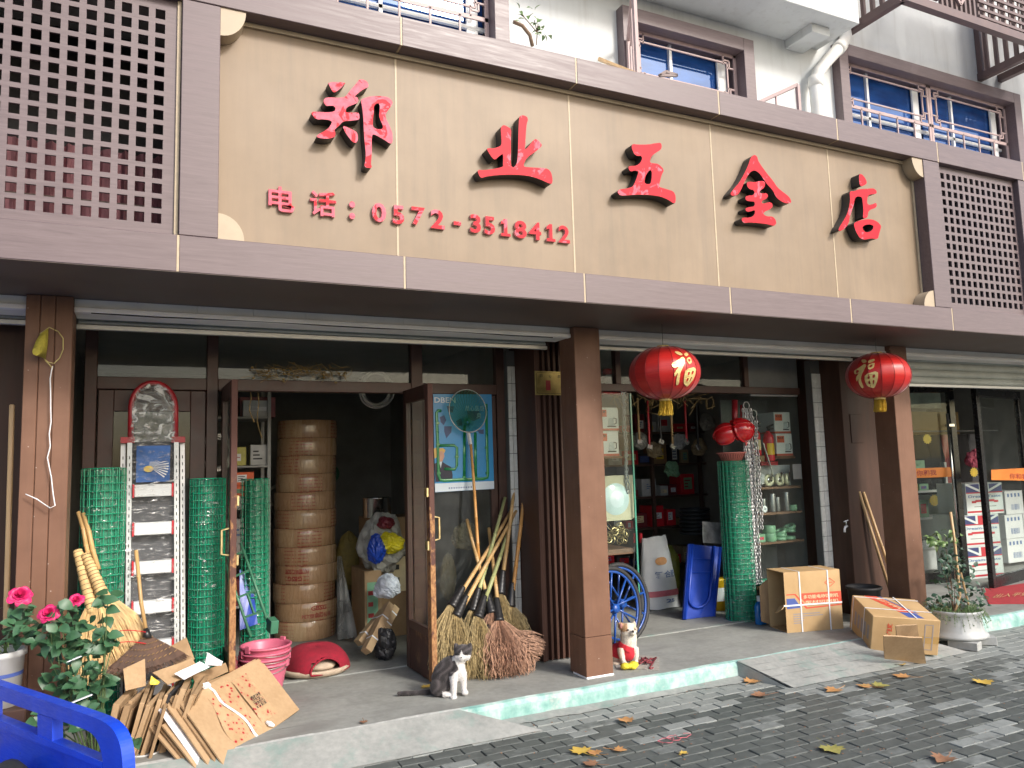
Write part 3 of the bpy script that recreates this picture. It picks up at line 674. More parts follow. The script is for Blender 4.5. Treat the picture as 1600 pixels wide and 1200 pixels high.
def rectfn(o, ux, uy, w, h, lift=.0015):
    """lower-left corner o, unit directions ux, uy of the surface"""
    o = Vector(o); ux = Vector(ux).normalized(); uy = Vector(uy).normalized(); nz = ux.cross(uy)
    return lambda u, v, d=0: o+ux*(u*w)+uy*(v*h)+nz*(lift-d)
# ------------------------------------------------------------ the shop sign
sign = thing('shop_sign', 'long tan sign board with five big red characters and a phone number', 'sign', (3.24, PY, ZB1))
px_ = [.338, 1.375, 2.620, 3.864, 5.104, 6.145]
for i in range(5):
    part('sign_panel', MB().bb(px_[i]+.006, px_[i+1]-.006, PY, PY+.02, ZB1-.01, ZT0+.01), 'sign_tan', sign)
for x in px_[1:-1]: part('seam_strip', MB().bb(x-.006, x+.006, PY-.002, PY+.015, ZB1, ZT0), 'seam', sign)
part('seam_strip', MB().bb(6.12, 6.143, PY-.01, PY+.015, ZB1, ZT0), 'seam', sign); part('seam_strip', MB().bb(.34, 6.12, PY-.018, PY+.0, ZT0-.028, ZT0-.002), 'bracket_tan', sign)
for cx, sx in ((.338, 1), (6.145, -1)):
    for cz, sz, hh in ((ZT0, -1, .165), (ZB1, 1, .145)):
        pts = [(0, 0)]+[(.135*math.cos(a)*1.0, hh*math.sin(a)) for a in [math.pi/2*k/10 for k in range(11)]]
        mb = MB(); slab(mb, [pts], lambda u, v, d: V(cx+sx*u, FY+.012+d, cz+sz*v), .105, 0, 0)
        part('corner_bracket', mb, 'bracket_tan', sign)
t = NT('sign_red'); p = t.pos(); a = t.noise(p, 6.5, 6, .62, 1.6)
x = t.n('ShaderNodeSeparateXYZ', Vector=t.n('ShaderNodeNewGeometry').outputs['Position']).outputs[0]
bias = t.n('ShaderNodeMapRange', Value=x, i1=1.0, i2=2.0, i3=.07, i4=-.085).outputs[0]
k = t.ramp(t.math('ADD', a, bias), [(.50, 0.0), (.53, 1.0)]); k2 = t.ramp(t.noise(p, 30, 4), [(.3, .55), (.7, 1.0)])
t.base(t.mix(t.math('MULTIPLY', k, k2), (.52,.002,.017), (.66,.15,.21))); t.set(Roughness=.5, Specular_IOR_Level=.25); t.bump(a, .15, .003)
simple('sign_side', (.045,.043,.042), .45, .3, 20)
simple('sign_pink', (.80,.36,.36), .5, .1, 20)
Z1 = (460, 100, 6.317); Z2 = (710, 160, 4.324); Z3 = (1110, 220, 5.333)
CH = [
 (Z1, [[[(330,178),(510,180),(480,215),(440,255),(395,283),(375,270),(350,225)]],
  [[(640,155),(670,150),(715,170),(733,205),(725,232),(690,245),(650,270),(610,305),(592,320),(625,330),(633,360),(620,385),(570,405),(530,420),(510,440),(505,475),(560,480),(620,478),(640,490),(645,540),(625,552),(560,560),(490,565),(465,580),(440,610),(415,630),(395,650),(405,675),(405,705),(390,725),(330,738),(270,735),(215,720),(235,695),(290,665),(335,635),(360,600),(372,570),(350,555),(290,545),(215,548),(165,490),(180,470),(240,472),(330,478),(385,470),(405,455),(405,430),(385,412),(340,412),(315,415),(285,375),(300,335),(350,328),(430,335),(500,325),(525,295),(560,250),(600,205),(625,175)]],
  [[(475,612),(510,618),(560,640),(605,665),(625,690),(628,745),(610,780),(575,770),(540,730),(500,670)]],
  [[(655,355),(690,335),(760,318),(850,315),(920,325),(955,350),(972,385),(945,430),(915,470),(900,495),(905,540),(935,600),(960,660),(970,700),(970,770),(950,790),(890,750),(830,715),(775,690),(765,720),(762,800),(765,860),(760,930),(755,990),(765,1010),(755,1030),(700,1020),(690,1000),(700,960),(705,900),(700,820),(690,740),(685,640),(680,520),(670,430)],
   [(785,420),(800,395),(830,385),(845,410),(840,470),(835,510),(850,560),(875,610),(870,640),(830,645),(785,630),(772,600),(778,530),(785,470)]]]),
 (Z2, [[[(155,455),(200,458),(260,450),(310,440),(330,432),(328,420),(330,380),(328,345),(300,365),(275,388),(255,375),(220,320),(225,308),(260,312),(300,300),(318,288),(318,240),(312,175),(328,152),(350,158),(385,180),(382,240),(382,330),(380,400),(385,432),(400,440),(415,425),(425,400),(430,330),(432,220),(435,130),(440,95),(460,85),(490,95),(498,118),(488,145),(482,220),(478,300),(475,320),(500,300),(525,265),(550,243),(575,265),(594,290),(570,315),(530,345),(500,365),(480,390),(468,420),(470,435),(530,440),(600,443),(635,450),(655,475),(664,520),(660,550),(640,548),(580,520),(520,500),(450,490),(370,488),(280,492),(220,500),(180,512),(165,490)]]]),
 (Z2, [[[(1195,300),(1205,280),(1240,285),(1310,285),(1360,275),(1395,272),(1402,295),(1395,320),(1360,340),(1330,365),(1320,400),(1330,410),(1380,415),(1418,455),(1400,490),(1390,530),(1380,570),(1430,585),(1480,600),(1495,630),(1495,670),(1485,685),(1440,655),(1390,635),(1320,625),(1240,622),(1170,628),(1120,630),(1100,605),(1115,588),(1170,580),(1205,570),(1220,540),(1235,500),(1245,465),(1215,460),(1190,468),(1175,445),(1180,430),(1230,428),(1255,410),(1270,380),(1262,360),(1235,362),(1215,350)],
   [(1310,465),(1325,455),(1335,470),(1332,520),(1325,550),(1300,553),(1283,540),(1290,500)]]]),
 (Z3, [[[(365,115),(390,130),(398,165),(420,200),(470,270),(520,330),(560,390),(610,430),(655,465),(675,500),(670,520),(620,520),(570,490),(545,465),(530,430),(505,395),(475,365),(450,330),(410,270),(370,245),(340,255),(310,290),(280,350),(255,410),(230,450),(180,460),(165,440),(195,400),(240,350),(290,260),(320,190),(335,140)]],
  [[(305,345),(330,340),(370,345),(410,335),(445,335),(458,355),(450,390),(420,410),(405,430),(430,440),(470,435),(482,460),(465,485),(435,495),(425,515),(440,525),(490,510),(515,520),(520,550),(490,575),(450,590),(440,610),(470,630),(520,630),(545,660),(550,690),(530,710),(480,695),(400,685),(330,680),(275,685),(258,655),(270,640),(330,640),(360,625),(372,600),(370,575),(330,590),(300,590),(290,565),(310,555),(360,548),(372,530),(365,505),(330,505),(295,495),(290,465),(320,455),(355,455),(370,430),(360,410),(330,405),(310,385),(303,365)]]]),
 (Z3, [[[(1240,275),(1265,280),(1290,310),(1305,345),(1295,365),(1260,380),(1245,370),(1238,320)]],
  [[(1160,420),(1200,420),(1240,402),(1300,400),(1360,395),(1385,415),(1385,440),(1350,445),(1320,450),(1308,475),(1305,520),(1325,535),(1350,530),(1380,515),(1388,540),(1375,560),(1340,570),(1315,590),(1310,640),(1270,650),(1275,580),(1270,520),(1265,470),(1230,462),(1205,475),(1195,530),(1175,590),(1160,640),(1155,680),(1130,720),(1095,748),(1065,750),(1075,720),(1100,680),(1135,620),(1155,560),(1165,490)]],
  [[(1195,685),(1240,665),(1300,652),(1350,655),(1395,675),(1425,710),(1415,745),(1405,780),(1395,820),(1340,812),(1280,825),(1245,810),(1220,770),(1200,720)],[(1265,720),(1290,700),(1330,695),(1362,710),(1350,745),(1310,765),(1280,755)]]]),
]
LY = PY-.085                             # letter faces stand off the panel
for (zx, zy, zs), strokes in CH:
    first = None
    for loops in strokes:
        L = []
        for l in loops:
            q = []
            for (a, b) in chaikin(l): w_ = W(zx+a/zs, zy+b/zs, LY); q.append((w_.x, w_.z))
            L.append(q)
        mb = MB(); slab(mb, L, lambda u, v, d: V(u, LY+d, v), .083)
        o = part('character' if first is None else 'stroke', mb, ['sign_red', 'sign_side'], sign if first is None else first)
        first = first or o
s2 = 3.077
for ch, x0, x1, y0, y1 in [('电',60,185,65,190),('话',260,385,87,212),('0',558,625,143,240),('5',657,712,155,250),('7',748,812,163,255),('2',840,905,175,272),('-',950,985,232,255),('3',1030,1080,198,292),('5',1098,1148,208,300),('1',1172,1225,220,308),('8',1243,1300,228,318),('4',1313,1370,235,325),('1',1392,1440,245,333),('2',1455,1507,252,340)]:
    a = W(400+x0/s2, 270+(y0+y1)/2/s2, PY-.02); b = W(400+x1/s2, 270+(y0+y1)/2/s2, PY-.02); lo = W(400+(x0+x1)/2/s2, 270+(y1-3)/s2, PY-.02); hi = W(400+(x0+x1)/2/s2, 270+(y0+3)/s2, PY-.02)
    sl_ = (b.z-a.z)/(b.x-a.x)*0
    if ch == '1':
        mb = MB(); slab(mb, [[(.40,1),(.66,1),(.66,.16),(.94,.16),(.94,0),(.10,0),(.10,.16),(.38,.16),(.38,.74),(.12,.68),(.12,.84)]], lambda u, v, d: V(a.x+(b.x-a.x)*u, PY-.024+d, lo.z+(hi.z-lo.z)*v), .022); part('digit', mb, ['sign_red', 'sign_pink'], sign); continue
    mb = MB(); text(mb, ch, lambda u, v, d: V(a.x+(b.x-a.x)*u, PY-.024+d, lo.z+(hi.z-lo.z)*v), .022 if len(ch) == 1 and ord(ch) < 200 else .012, 3, .022)
    part('digit' if ch.isdigit() or ch == '-' else 'character', mb, ['sign_red', 'sign_pink'], sign)
for py in (153, 208):
    c_ = W(400+462/s2, 270+py/s2, PY-.02)
    pts = [(.017*math.cos(a), .019*math.sin(a)) for a in [2*math.pi*k/12 for k in range(12)]]
    mb = MB(); slab(mb, [pts], lambda u, v, d: V(c_.x+u, PY-.024+d, c_.z+v), .022); part('dot', mb, ['sign_red', 'sign_pink'], sign)
# ------------------------------------------------------------ roller shutters, door fronts
def shutter(x0, x1, zt, zb, n, label, bar=True, y=.33):
    t_ = thing('roller_shutter', label, 'shutter', ((x0+x1)/2, y, zb), group='roller shutters wound up under the header')
    h = (zt-zb)/n
    for i in range(n):
        z = zb+i*h; m = MB(); m.smooth = True
        prof = [(.000, z+.002), (-.010, z+h*.12), (-.013, z+h*.45), (-.010, z+h*.8), (.002, z+h*.98)]
        m.sheet([[V(x, y+d, zz) for x in (x0, x1)] for d, zz in prof]); m.bb(x0, x1, y+.004, y+.012, z, z+h); part('slat', m, 'shutter_grey', t_)
    if bar: part('bottom_bar', MB().bb(x0-.01, x1+.01, y-.02, y+.02, zb-.032, zb-.002, .003), 'shutter_bar', t_)
shutter(-.385, 2.93, 2.86, 2.69, 6, 'grey-green roller shutter wound up above the left doorway with the ladder')
shutter(3.315, 6.42, 2.86, 2.71, 2, 'plain grey roller shutter box above the right doorway with lanterns')
shutter(7.02, 13.5, 2.86, 2.47, 5, 'grey slatted roller shutter half down above the black-framed doors')
shutter(-4, -.66, 2.86, 2.70, 5, 'strip of roller shutter left of the left pillar')
GY = 1.10
gf = thing('glazed_storefront', 'dark brown timber storefront with transom windows behind the ladder', 'storefront', (1.2, GY, STEP))
m = MB()
def fr(x0, x1, z0, z1, d=.035, mb=None): (mb or m).bb(x0, x1, GY-d, GY+d, z0, z1, .004)
fr(-.39,-.31,STEP,2.95); fr(2.82,2.90,STEP,2.95); fr(.42,.50,STEP,2.95,.04); fr(2.03,2.13,STEP,2.95,.04)
fr(-.31,.42,2.36,2.45); fr(.50,2.03,2.36,2.45); fr(2.13,2.82,2.36,2.45)
fr(-.31,.42,2.84,2.93); fr(.5,2.03,2.84,2.93); fr(2.13,2.82,2.84,2.93)
part('frame', m, 'door_brown', gf)
m = MB(); fr(-.30,-.20,STEP,2.355,.022); fr(.31,.415,STEP,2.355,.022); fr(-.20,.31,2.20,2.355,.022); fr(-.20,.31,STEP,.8,.018)
sd = part('side_door', m, 'door_brown', gf); part('pane', MB().bb(-.2,.31,GY-.003,GY+.003,.8,2.2), 'glass_dusty', sd)
m = MB(); fr(2.135,2.20,.18,2.355,.022); fr(2.75,2.815,.18,2.355,.022); fr(2.20,2.75,2.28,2.355,.022); fr(2.20,2.75,STEP,.42,.02)
sd = part('side_window', m, 'door_brown', gf); part('pane', MB().bb(2.2,2.75,GY-.003,GY+.003,.42,2.28), 'glass_dusty', sd)
for a, b in ((-.31,.42),(.5,2.03),(2.13,2.82)): part('transom_pane', MB().bb(a, b, GY-.003, GY+.003, 2.45, 2.84), 'glass_dusty', gf)
def door_leaf(hx, hy, nx, ny, label, side):
    t_ = thing('glass_door', label, 'door', (hx, hy, STEP), math.atan2(ny-hy, nx-hx)); L = math.hypot(nx-hx, ny-hy)
    z0, z1 = .012, 2.25
    m = MB(); m.bb(0,.07,-.02,.02,z0,z1,.003); m.bb(.07,L-.075,-.02,.02,z1-.11,z1,.003); m.bb(.07,L-.075,-.02,.02,z0+.32,z0+.38,.003)
    part('frame', m, 'door_brown', t_, False)
    part('stile', MB().bb(L-.075,L,-.021,.021,z0,z1,.003), 'rusty_stile', t_, False, label='rusty worn edge stile')
    part('bottom_panel', MB().bb(.07,L-.075,-.012,.012,z0,z0+.32), 'rusty_panel', t_, False)
    part('pane', MB().bb(.07,L-.075,-.003,.003,z0+.38,z1-.11), 'glass_dusty', t_, False)
    m = MB(); m.tube([(L-.04,side*.022,1.05),(L-.04,side*.07,1.06),(L-.04,side*.07,1.22),(L-.04,side*.022,1.23)], .009, 6); part('handle', m, 'brass', t_, False)
    for z in (.98, 1.38):
        m = MB().bb(L-.06,L-.01,-side*.03-.008,-side*.03+.008,z,z+.07,.002); part('latch', m, 'brass', t_, False)
    return t_
door_leaf(.545, 1.06, .56, .47, 'narrow glass door leaf with rusty orange edge beside the green rolls', -1)
door_leaf(1.975, 1.06, 1.985, .47, 'brown glass door leaf standing open next to the cat', 1)
# right doorway frame: brown beam, dark upper panes, grey board
rf = thing('door_frame', 'brown overhead door frame above the right doorway shelves', 'door frame', (4.9, 1.0, 2.4))
part('beam', MB().bb(3.32, 6.36, .96, 1.04, 2.40, 2.47, .004), 'door_brown', rf)
part('upright', MB().bb(5.60, 5.66, .965, 1.035, 2.47, 2.95, .004), 'door_brown', rf); part('upright', MB().bb(4.02, 4.08, .965, 1.035, 2.47, 2.95, .004), 'door_brown', rf)
part('upper_pane', MB().bb(3.32, 5.60, 1.0, 1.006, 2.47, 2.93), 'glass_dusty', rf); part('grey_board', MB().bb(5.66, 6.36, .985, 1.0, 2.47, 2.93), 'board_grey', rf)
# ------------------------------------------------------------ goods in and before the left doorway
rl = random.Random(11)
def mesh_roll(cx, cy, r, h, label, lean=(0, 0), z0=STEP):
    t_ = thing('wire_mesh_roll', label, 'wire mesh roll', (cx, cy, z0), rot=(lean[0], lean[1], rl.uniform(0, 6)), group='green wire mesh rolls')
    m = MB(); seg = 26; nr = int(h/.05)
    for rr in (r, r*.9):
        for k in range(nr+1):
            z = h*k/nr; e = .006*math.sin(k*1.7)
            m.tube([((rr+e*.4)*math.cos(a), (rr+e*.4)*math.sin(a), z) for a in [2*math.pi*i/seg for i in range(seg)]], .0034, 4, closed=True)
        nv = int(2*math.pi*rr/.045)
        for i in range(nv):
            a = 2*math.pi*i/nv; m.tube([(rr*math.cos(a), rr*math.sin(a), 0), (rr*math.cos(a), rr*math.sin(a), h)], .0032, 4)
    part('wire_mesh', m, 'wire_green', t_, False, kind='stuff')
    m = MB(); m.smooth = True; m.lathe([(r*.80, .005), (r*.80, h-.01)], seg=26); m.lathe([(r*.5, .005), (r*.5, h-.02)], seg=20); part('inner_windings', m, 'mesh_core', t_, False)
    m = MB(); m.smooth = True; m.lathe([(r+.006+.004*math.sin(k*2.3), h*k/24) for k in range(25)], seg=28); part('plastic_wrap', m, 'shrink_wrap', t_, False)
    return t_
mesh_roll(-.24, .80, .135, 1.66, 'green wire mesh roll behind the straw brooms, left of the ladder')
mesh_roll(.418, .80, .118, 1.57, 'green wire mesh roll standing between the ladder and the rusty door edge')
mesh_roll(.845, 1.62, .112, 1.55, 'green wire mesh roll inside the doorway behind the green barrow frame')
# ladder
ld = thing('step_ladder', 'folded aluminium step ladder wrapped in plastic with red top hoop', 'ladder', (.06, .80, STEP))
_z0, _z1, _y0, _y1 = STEP, 2.42, .70, .98
def LY_(z): return _y0+(_y1-_y0)*(z-_z0)/(_z1-_z0)
def L_(x, z, dy=0): return V(.055+x+.03*(1-(z-_z0)/2.3), LY_(z)+dy, z)
m = MB(); m.smooth = True
hoop = [L_(-.145, 1.98), L_(-.145, 2.22)]+[L_(-.145*math.cos(a), 2.22+.18*math.sin(a)) for a in [math.pi*k/12 for k in range(1, 12)]]+[L_(.145, 2.22), L_(.145, 1.98)]
part('top_hoop', m.tube(hoop, .0195, 10), 'red_plastic', ld)
for sx in (-1, 1):
    part('rail', MB().beam(L_(sx*.145, 1.98), L_(sx*.145, 2.10), .03, .022), 'tread_white', ld)
    part('joint', MB().beam(L_(sx*.118, 1.985), L_(sx*.208, 1.985), .05, .042), 'red_plastic', ld)
    for o_, zt, dy in ((.150, 1.965, 0), (.192, 1.96, .05)):
        rr_ = part('rail', MB().beam(L_(sx*o_, STEP+.01, dy), L_(sx*o_, zt, dy), .030, .045), 'aluminium', ld)
        m = MB()
        for k in range(34): m.beam(L_(sx*(o_+.0), .2+k*.05, dy-.0235), L_(sx*(o_), .222+k*.05, dy-.0235), .006, .002)
        part('rail_slots', m, 'black_plastic', rr_, kind='stuff')
for z in (.33, .59, .85, 1.11, 1.37, 1.63):
    tr = part('tread', MB().box(L_(0, z, -.02), (.235, .06, .085), None, .004), 'tread_white', ld)
    for sx in (-1, 1): part('end_cap', MB().box(L_(sx*.1245, z, -.022), (.012, .066, .095), None, .002), 'red_bright', tr)
part('label_card', MB().box(L_(0, 1.815, -.04), (.215, .004, .255), (.122, 0, 0)), 'card_blue', ld)
m = MB(); c_ = L_(-.03, 1.80, -.046)
for k in range(13):
    a = R(-40+k*9); m.add([c_, c_+V(.13*math.cos(a), .016*math.sin(a), .13*math.sin(a)), c_+V(.13*math.cos(a+.07), .016*math.sin(a+.07), .13*math.sin(a+.07))], [(0,1,2)])
part('starburst', m, 'card_white', ld)
m = MB()
for dx, dz, r_ in ((.02, .06, .025), (-.03, -.02, .022), (-.075, .085, .018)):
    q = L_(dx, 1.80+dz, -.0475); m.add([q+V(r_*1.4*math.cos(a), .12*r_*math.sin(a), r_*math.sin(a)) for a in [2*math.pi*k/14 for k in range(14)]], [tuple(range(14))])
part('label_spots', m, 'yellow_print', ld, kind='stuff')
part('back_frame', MB().add([L_(-.135,.2,.04), L_(.135,.2,.04), L_(.135,1.98,.04), L_(-.135,1.98,.04)], [(0,1,2,3)]), 'backing_dark', ld)
g = [[L_(-.17+.34*i/16, .35+1.98*k/40, -.062-.006*math.sin(i*1.9+k*.8)-.004*math.sin(k*2.3)) for i in range(17)] for k in range(41)]
for k in range(32, 41):
    for i in range(17):
        p_ = g[k][i]; s_ = max(.12, math.cos((k-31)/10*1.35)); p_.x = L_(0, p_.z).x+(p_.x-L_(0, p_.z).x)*s_
m = MB(); m.smooth = True; part('plastic_wrap', m.sheet(g), 'wrap_crinkled', ld)
m = MB(); m.smooth = True; g = [[L_(-.135+.27*i/12, 1.97+.42*k/14, -.026-.007*math.sin(i*1.3+k*.9)) for i in range(13)] for k in range(15)]
for k in range(15):
    for i in range(13):
        z_ = 1.97+.42*k/14; hw = .138 if z_ < 2.22 else .138*math.sqrt(max(.01, 1-((z_-2.22)/.175)**2)); g[k][i].x = L_(0, z_).x+hw*(i/6-1)
part('plastic_hood', m.sheet(g), 'wrap_cloudy', ld)
# bamboo and brooms
def bamboo(a, b, r0, r1, mat, parent, name='handle', node=.17):
    a = Vector(a); b = Vector(b); L = (b-a).length; n = max(3, int(L/node)); pts = []; rr = []
    side = (b-a).normalized().orthogonal()
    for i in range(n+1):
        u = i/n; c_ = a.lerp(b, u)+side*(.006*math.sin(u*5+L*9))
        r_ = r0+(r1-r0)*u
        if 0 < i < n:
            d = (b-a)/L*.006; pts += [c_-d, c_-d*.3, c_+d*.3, c_+d]; rr += [r_, r_*1.17, r_*1.17, r_]
        else: pts.append(c_); rr.append(r_)
    m = MB(); m.smooth = True; m.tube(pts, rr, 9); return part(name, m, mat, parent)
def bristles(neck, axis, side, length, width, thick, n, r, droop=.0, curl=.012, grow=1.0, seed=1, root=.03):
    """strands that leave the neck and fan out"""
    q = random.Random(seed); m = MB(); axis = Vector(axis).normalized(); side = Vector(side); side = (side-axis*side.dot(axis)).normalized(); nrm = axis.cross(side)
    for i in range(n):
        while True:
            u, v = q.uniform(-1, 1), q.uniform(-1, 1)
            if u*u+v*v < 1: break
        L = length*q.uniform(.68, 1.06)*(1-.10*u*u)
        p0 = neck+side*u*root+nrm*v*root*.7; e = neck+axis*L+side*u*width/2+nrm*v*thick/2+V(0, 0, -droop*q.random())
        mid = p0.lerp(e, .5)+side*u*width*.10+V(q.gauss(0, curl), q.gauss(0, curl), q.gauss(0, curl)*.6); m2 = p0.lerp(e, .8)+side*u*width*.05+V(q.gauss(0, curl), q.gauss(0, curl), q.gauss(0, curl)*.6)
        for p_ in (mid, m2, e): p_.z = max(p_.z, STEP+.004)
        m.tube([p0, mid, m2, e], [r*.8, r, r*grow, r*.45], 3, cap=False)
    return m
def broom(name, label, top, neck, tip, side, width, thick, n, hmat, bmat, bind=.16, r=.0028, droop=.02, curl=.014, hr=.015, seed=1, grow=1.0, group='bamboo brooms leaning together by the poster window', extra=None):
    top, neck, tip = Vector(top), Vector(neck), Vector(tip); ax = (tip-neck).normalized(); hx = (neck-top).normalized()
    t_ = thing(name, label, 'broom', (tip.x, tip.y, STEP), group=group)
    bamboo(top, neck+ax*.05, hr*.85, hr*1.1, hmat, t_)
    m = MB(); m.smooth = True; pts = []; rr = []
    k = 14
    for i in range(k+1):
        u = i/k; pts.append(neck-hx*bind*(1-u)*.9+ax*.02*u); rr.append((hr*1.5+(.036-hr)*u)*(1+.05*math.sin(i*2.6)))
    part('binding', m.tube(pts, rr, 12), 'tape_black', t_)
    part('bristles', bristles(neck, ax, side, (tip-neck).length, width, thick, n, r, droop, curl, grow, seed), bmat, t_, kind='stuff')
    return t_
BY = .62
def px3(px, py, Y): return W(px, py, Y)
BR = [ # top px (Y), neck px (Y), tip px (Y), width, thick, n, handle, bristle, label
 ((797,800,1.02),(706,945,.66),(692,1050,.52), .26,.20, 420, 'bamboo_tan','twig_green','tan-handled twig broom nearest the open door, leaning right across the others'),
 ((806,797,1.00),(712,960,.60),(716,1060,.46), .20,.20, 380, 'bamboo_tan','twig_green','twig broom with pale handle crossing just below the leftmost one'),
 ((789,777,1.03),(738,952,.66),(742,1056,.50), .22,.20, 420, 'bamboo_green','twig_green','twig broom whose greenish bamboo handle stands steepest behind the crossing handles'),
 ((800,812,1.00),(746,962,.58),(752,1066,.44), .24,.22, 460, 'bamboo_green','twig_green','twig broom with greenish handle in the middle of the bunch behind the cat'),
 ((730,812,1.03),(768,955,.62),(775,1050,.48), .28,.20, 360, 'bamboo_tan','sorghum','reddish sorghum broom whose pale handle leans left'),
 ((764,826,1.04),(779,968,.56),(800,1060,.36), .46,.22, 760, 'bamboo_tan','sorghum','big reddish sorghum broom spread on the step with a thick black binding'),
 ((804,758,1.03),(781,925,.74),(785,1000,.64), .18,.14, 240, 'bamboo_tan','twig_green','twig broom with worn tan handle leaning on the white tiled jamb'),
 ((820,760,.98),(796,945,.74),(815,1010,.62), .24,.14, 320, 'bamboo_orange','twig_green','rightmost twig broom with upright orange bamboo handle beside the tiles'),
]
for i, (a, b, c, w_, th_, n_, hm, bm, lab) in enumerate(BR):
    A, B, Cc = W(*a), W(*b), W(*c); Cc.z = max(Cc.z, STEP+.012)
    sor = bm == 'sorghum'
    broom('sorghum_broom' if sor else 'twig_broom', lab, A, B, Cc, (1, .15, 0), w_, th_, int(n_*1.35), hm, bm, .20 if not sor else .20,   .0021 if not sor else .0027, .03, .022, .0168, 20+i, 1.0 if not sor else 1.9)
# second spray of the big sorghum broom lying to the right
A, B = W(784,968,.55), W(845,1015,.42)
sb = thing('sorghum_broom', 'sorghum broom head lying on its side behind the big reddish one', 'broom', (B.x, B.y, STEP), group='bamboo brooms leaning together by the poster window')
A.z = .40; part('bristles', bristles(A, (W(848,1012,.40)-A), (0,.6,1), (W(848,1012,.40)-A).length, .20, .16, 380, .0030, .03, .014, 1.8, 77), 'sorghum', sb, kind='stuff')
m = MB(); m.smooth = True; part('binding', m.tube([A-V(.13,.0,-.09), A+V(.02,0,-.01)], [.018,.032], 10), 'tape_black', sb)
# landing net with bamboo pole
ln = thing('landing_net', 'round landing net with green mesh on a long bamboo pole before the poster', 'net', (2.52, .88, STEP))
bamboo(W(735,690,1.0), W(750,890,.86), .0115, .0145, 'bamboo_orange', ln, 'pole', .21)
cN = W(731,642,.98); rN = .172
m = MB(); m.smooth = True; part('hoop', m.tube([cN+V(rN*math.cos(a), .02*math.sin(a), rN*1.08*math.sin(a)) for a in [2*math.pi*k/36 for k in range(36)]], .0042, 6, closed=True), 'aluminium', ln)
part('socket', MB().beam(cN-V(0,0,rN*1.07), W(735,694,.99), .022, .022), 'tread_white', ln)
m = MB()
def bag(u, a):
    r_ = rN*(1-u)**.8; return cN+V(r_*math.cos(a)*.99, .05*math.sin(u*3), r_*math.sin(a)*1.06-.10*u)
for k in range(34):
    a = 2*math.pi*k/34; m.tube([bag(u, a+u*.5) for u in (0, .2, .4, .6, .8, .97)], .0011, 3, cap=False); m.tube([bag(u, a-u*.5) for u in (0, .2, .4, .6, .8, .97)], .0011, 3, cap=False)
part('net_mesh', m, 'net_green', ln, kind='stuff')
m = MB(); m.smooth = True; m.sheet([[bag(u, 2*math.pi*k/24)+V(0,.004,0) for k in range(25)] for u in (0,.2,.4,.6,.8,.97)]); part('net_bag', m, 'net_haze', ln)
# poster
PYp = 1.055
def PQ(u, v): # u,v from the zoomed crop of the poster
    return W(660+u/6.314, 590+v/6.314, PYp)
ps = thing('poster', 'blue poster with green pipes hanging inside the side window frame', 'poster', (2.5, PYp, 1.5))
def flat(pts, y, mat, name, th=.0012, parent=None):
    m = MB(); q = [PQ(*p) for p in pts]; slab(m, [[(p.x, p.z) for p in q]], lambda u, v, d: V(u, y+d, v), th, 0, 0); return part(name, m, mat, parent or ps)
sh = flat([(105,162),(682,165),(708,1098),(125,1132)], PYp, 'poster_blue', 'sheet', .002)
flat([(122,1046),(706,1020),(708,1096),(126,1130)], PYp-.0015, 'poster_white', 'white_band')
for pts in ([(170,390),(215,370),(235,420),(210,470),(180,440)], [(215,480),(290,480),(285,540),(250,580),(235,600),(215,530)], [(240,280),(310,285),(300,345),(255,340)], [(330,430),(380,400),(395,470),(350,480)], [(540,520),(605,510),(605,560),(560,550)], [(440,330),(560,330),(575,400),(500,430),(450,400)]):
    flat(pts, PYp-.0013, 'map_navy', 'map_shape')
flat([(118,850),(180,820),(225,850),(280,880),(298,960),(295,1015),(130,1030)], PYp-.0015, 'suit_navy', 'suit'); flat([(165,830),(195,825),(180,895)], PYp-.0022, 'poster_white', 'shirt'); flat([(150,730),(175,705),(210,720),(215,780),(195,830),(160,830)], PYp-.0022, 'skin_print', 'face'); flat([(112,700),(140,690),(150,780),(118,800)], PYp-.0018, 'hair_print', 'hair'); flat([(155,735),(165,700),(200,695),(227,715),(215,745),(190,722)], PYp-.003, 'hair_print', 'hair')
def gp(pts, r=.013):
    m = MB(); m.smooth = True; m.tube([PQ(*p)+V(0, -.004, 0) for p in pts], r, 8)
    m.v = [(p[0], PYp-.002+(p[1]-PYp)*.25, p[2]) for p in m.v]; part('printed_pipe', m, 'pipe_green', ps)
gp([(185,328),(155,325),(138,345),(150,640),(158,960),(175,1010),(215,1015),(390,1005),(480,1003),(600,998),(640,985),(645,950),(636,690),(628,260)]); gp([(160,670),(310,668),(340,690),(338,870),(320,905),(215,900)], .012); gp([(415,470),(412,1000)]); gp([(520,540),(525,1000)])
for p in ((148,450),(152,660),(160,945),(632,690),(640,940),(338,780),(412,985),(525,990)):
    q = PQ(*p); part('pipe_collar', MB().box((q.x, PYp-.004, q.z), (.034, .006, .020), None, .002), 'pipe_green', ps)
a, b = PQ(118,248), PQ(325,196); m = MB(); text(m, 'DBEN', lambda u, v, d: V(a.x+(b.x-a.x)*u, PYp-.0018, a.z+(b.z-a.z)*v), .02); part('lettering', m, 'poster_white', ps)
a, b = PQ(420,330), PQ(605,278); m = MB(); text(m, '用心品质', lambda u, v, d: V(a.x+(b.x-a.x)*u, PYp-.0018, a.z+(b.z-a.z)*v)); part('lettering', m, 'poster_white', ps)
a, b = PQ(535,402), PQ(575,352); m = MB(); text(m, '用', lambda u, v, d: V(a.x+(b.x-a.x)*u, PYp-.0018, a.z+(b.z-a.z)*v)); part('lettering', m, 'poster_white', ps)
m = MB()
for k in range(11): q = PQ(265+k*24, 1090-k*1.2); m.box((q.x, PYp-.0022, q.z), (.011, .001, .012))
part('small_print', m, 'ink_blue', ps, kind='stuff')
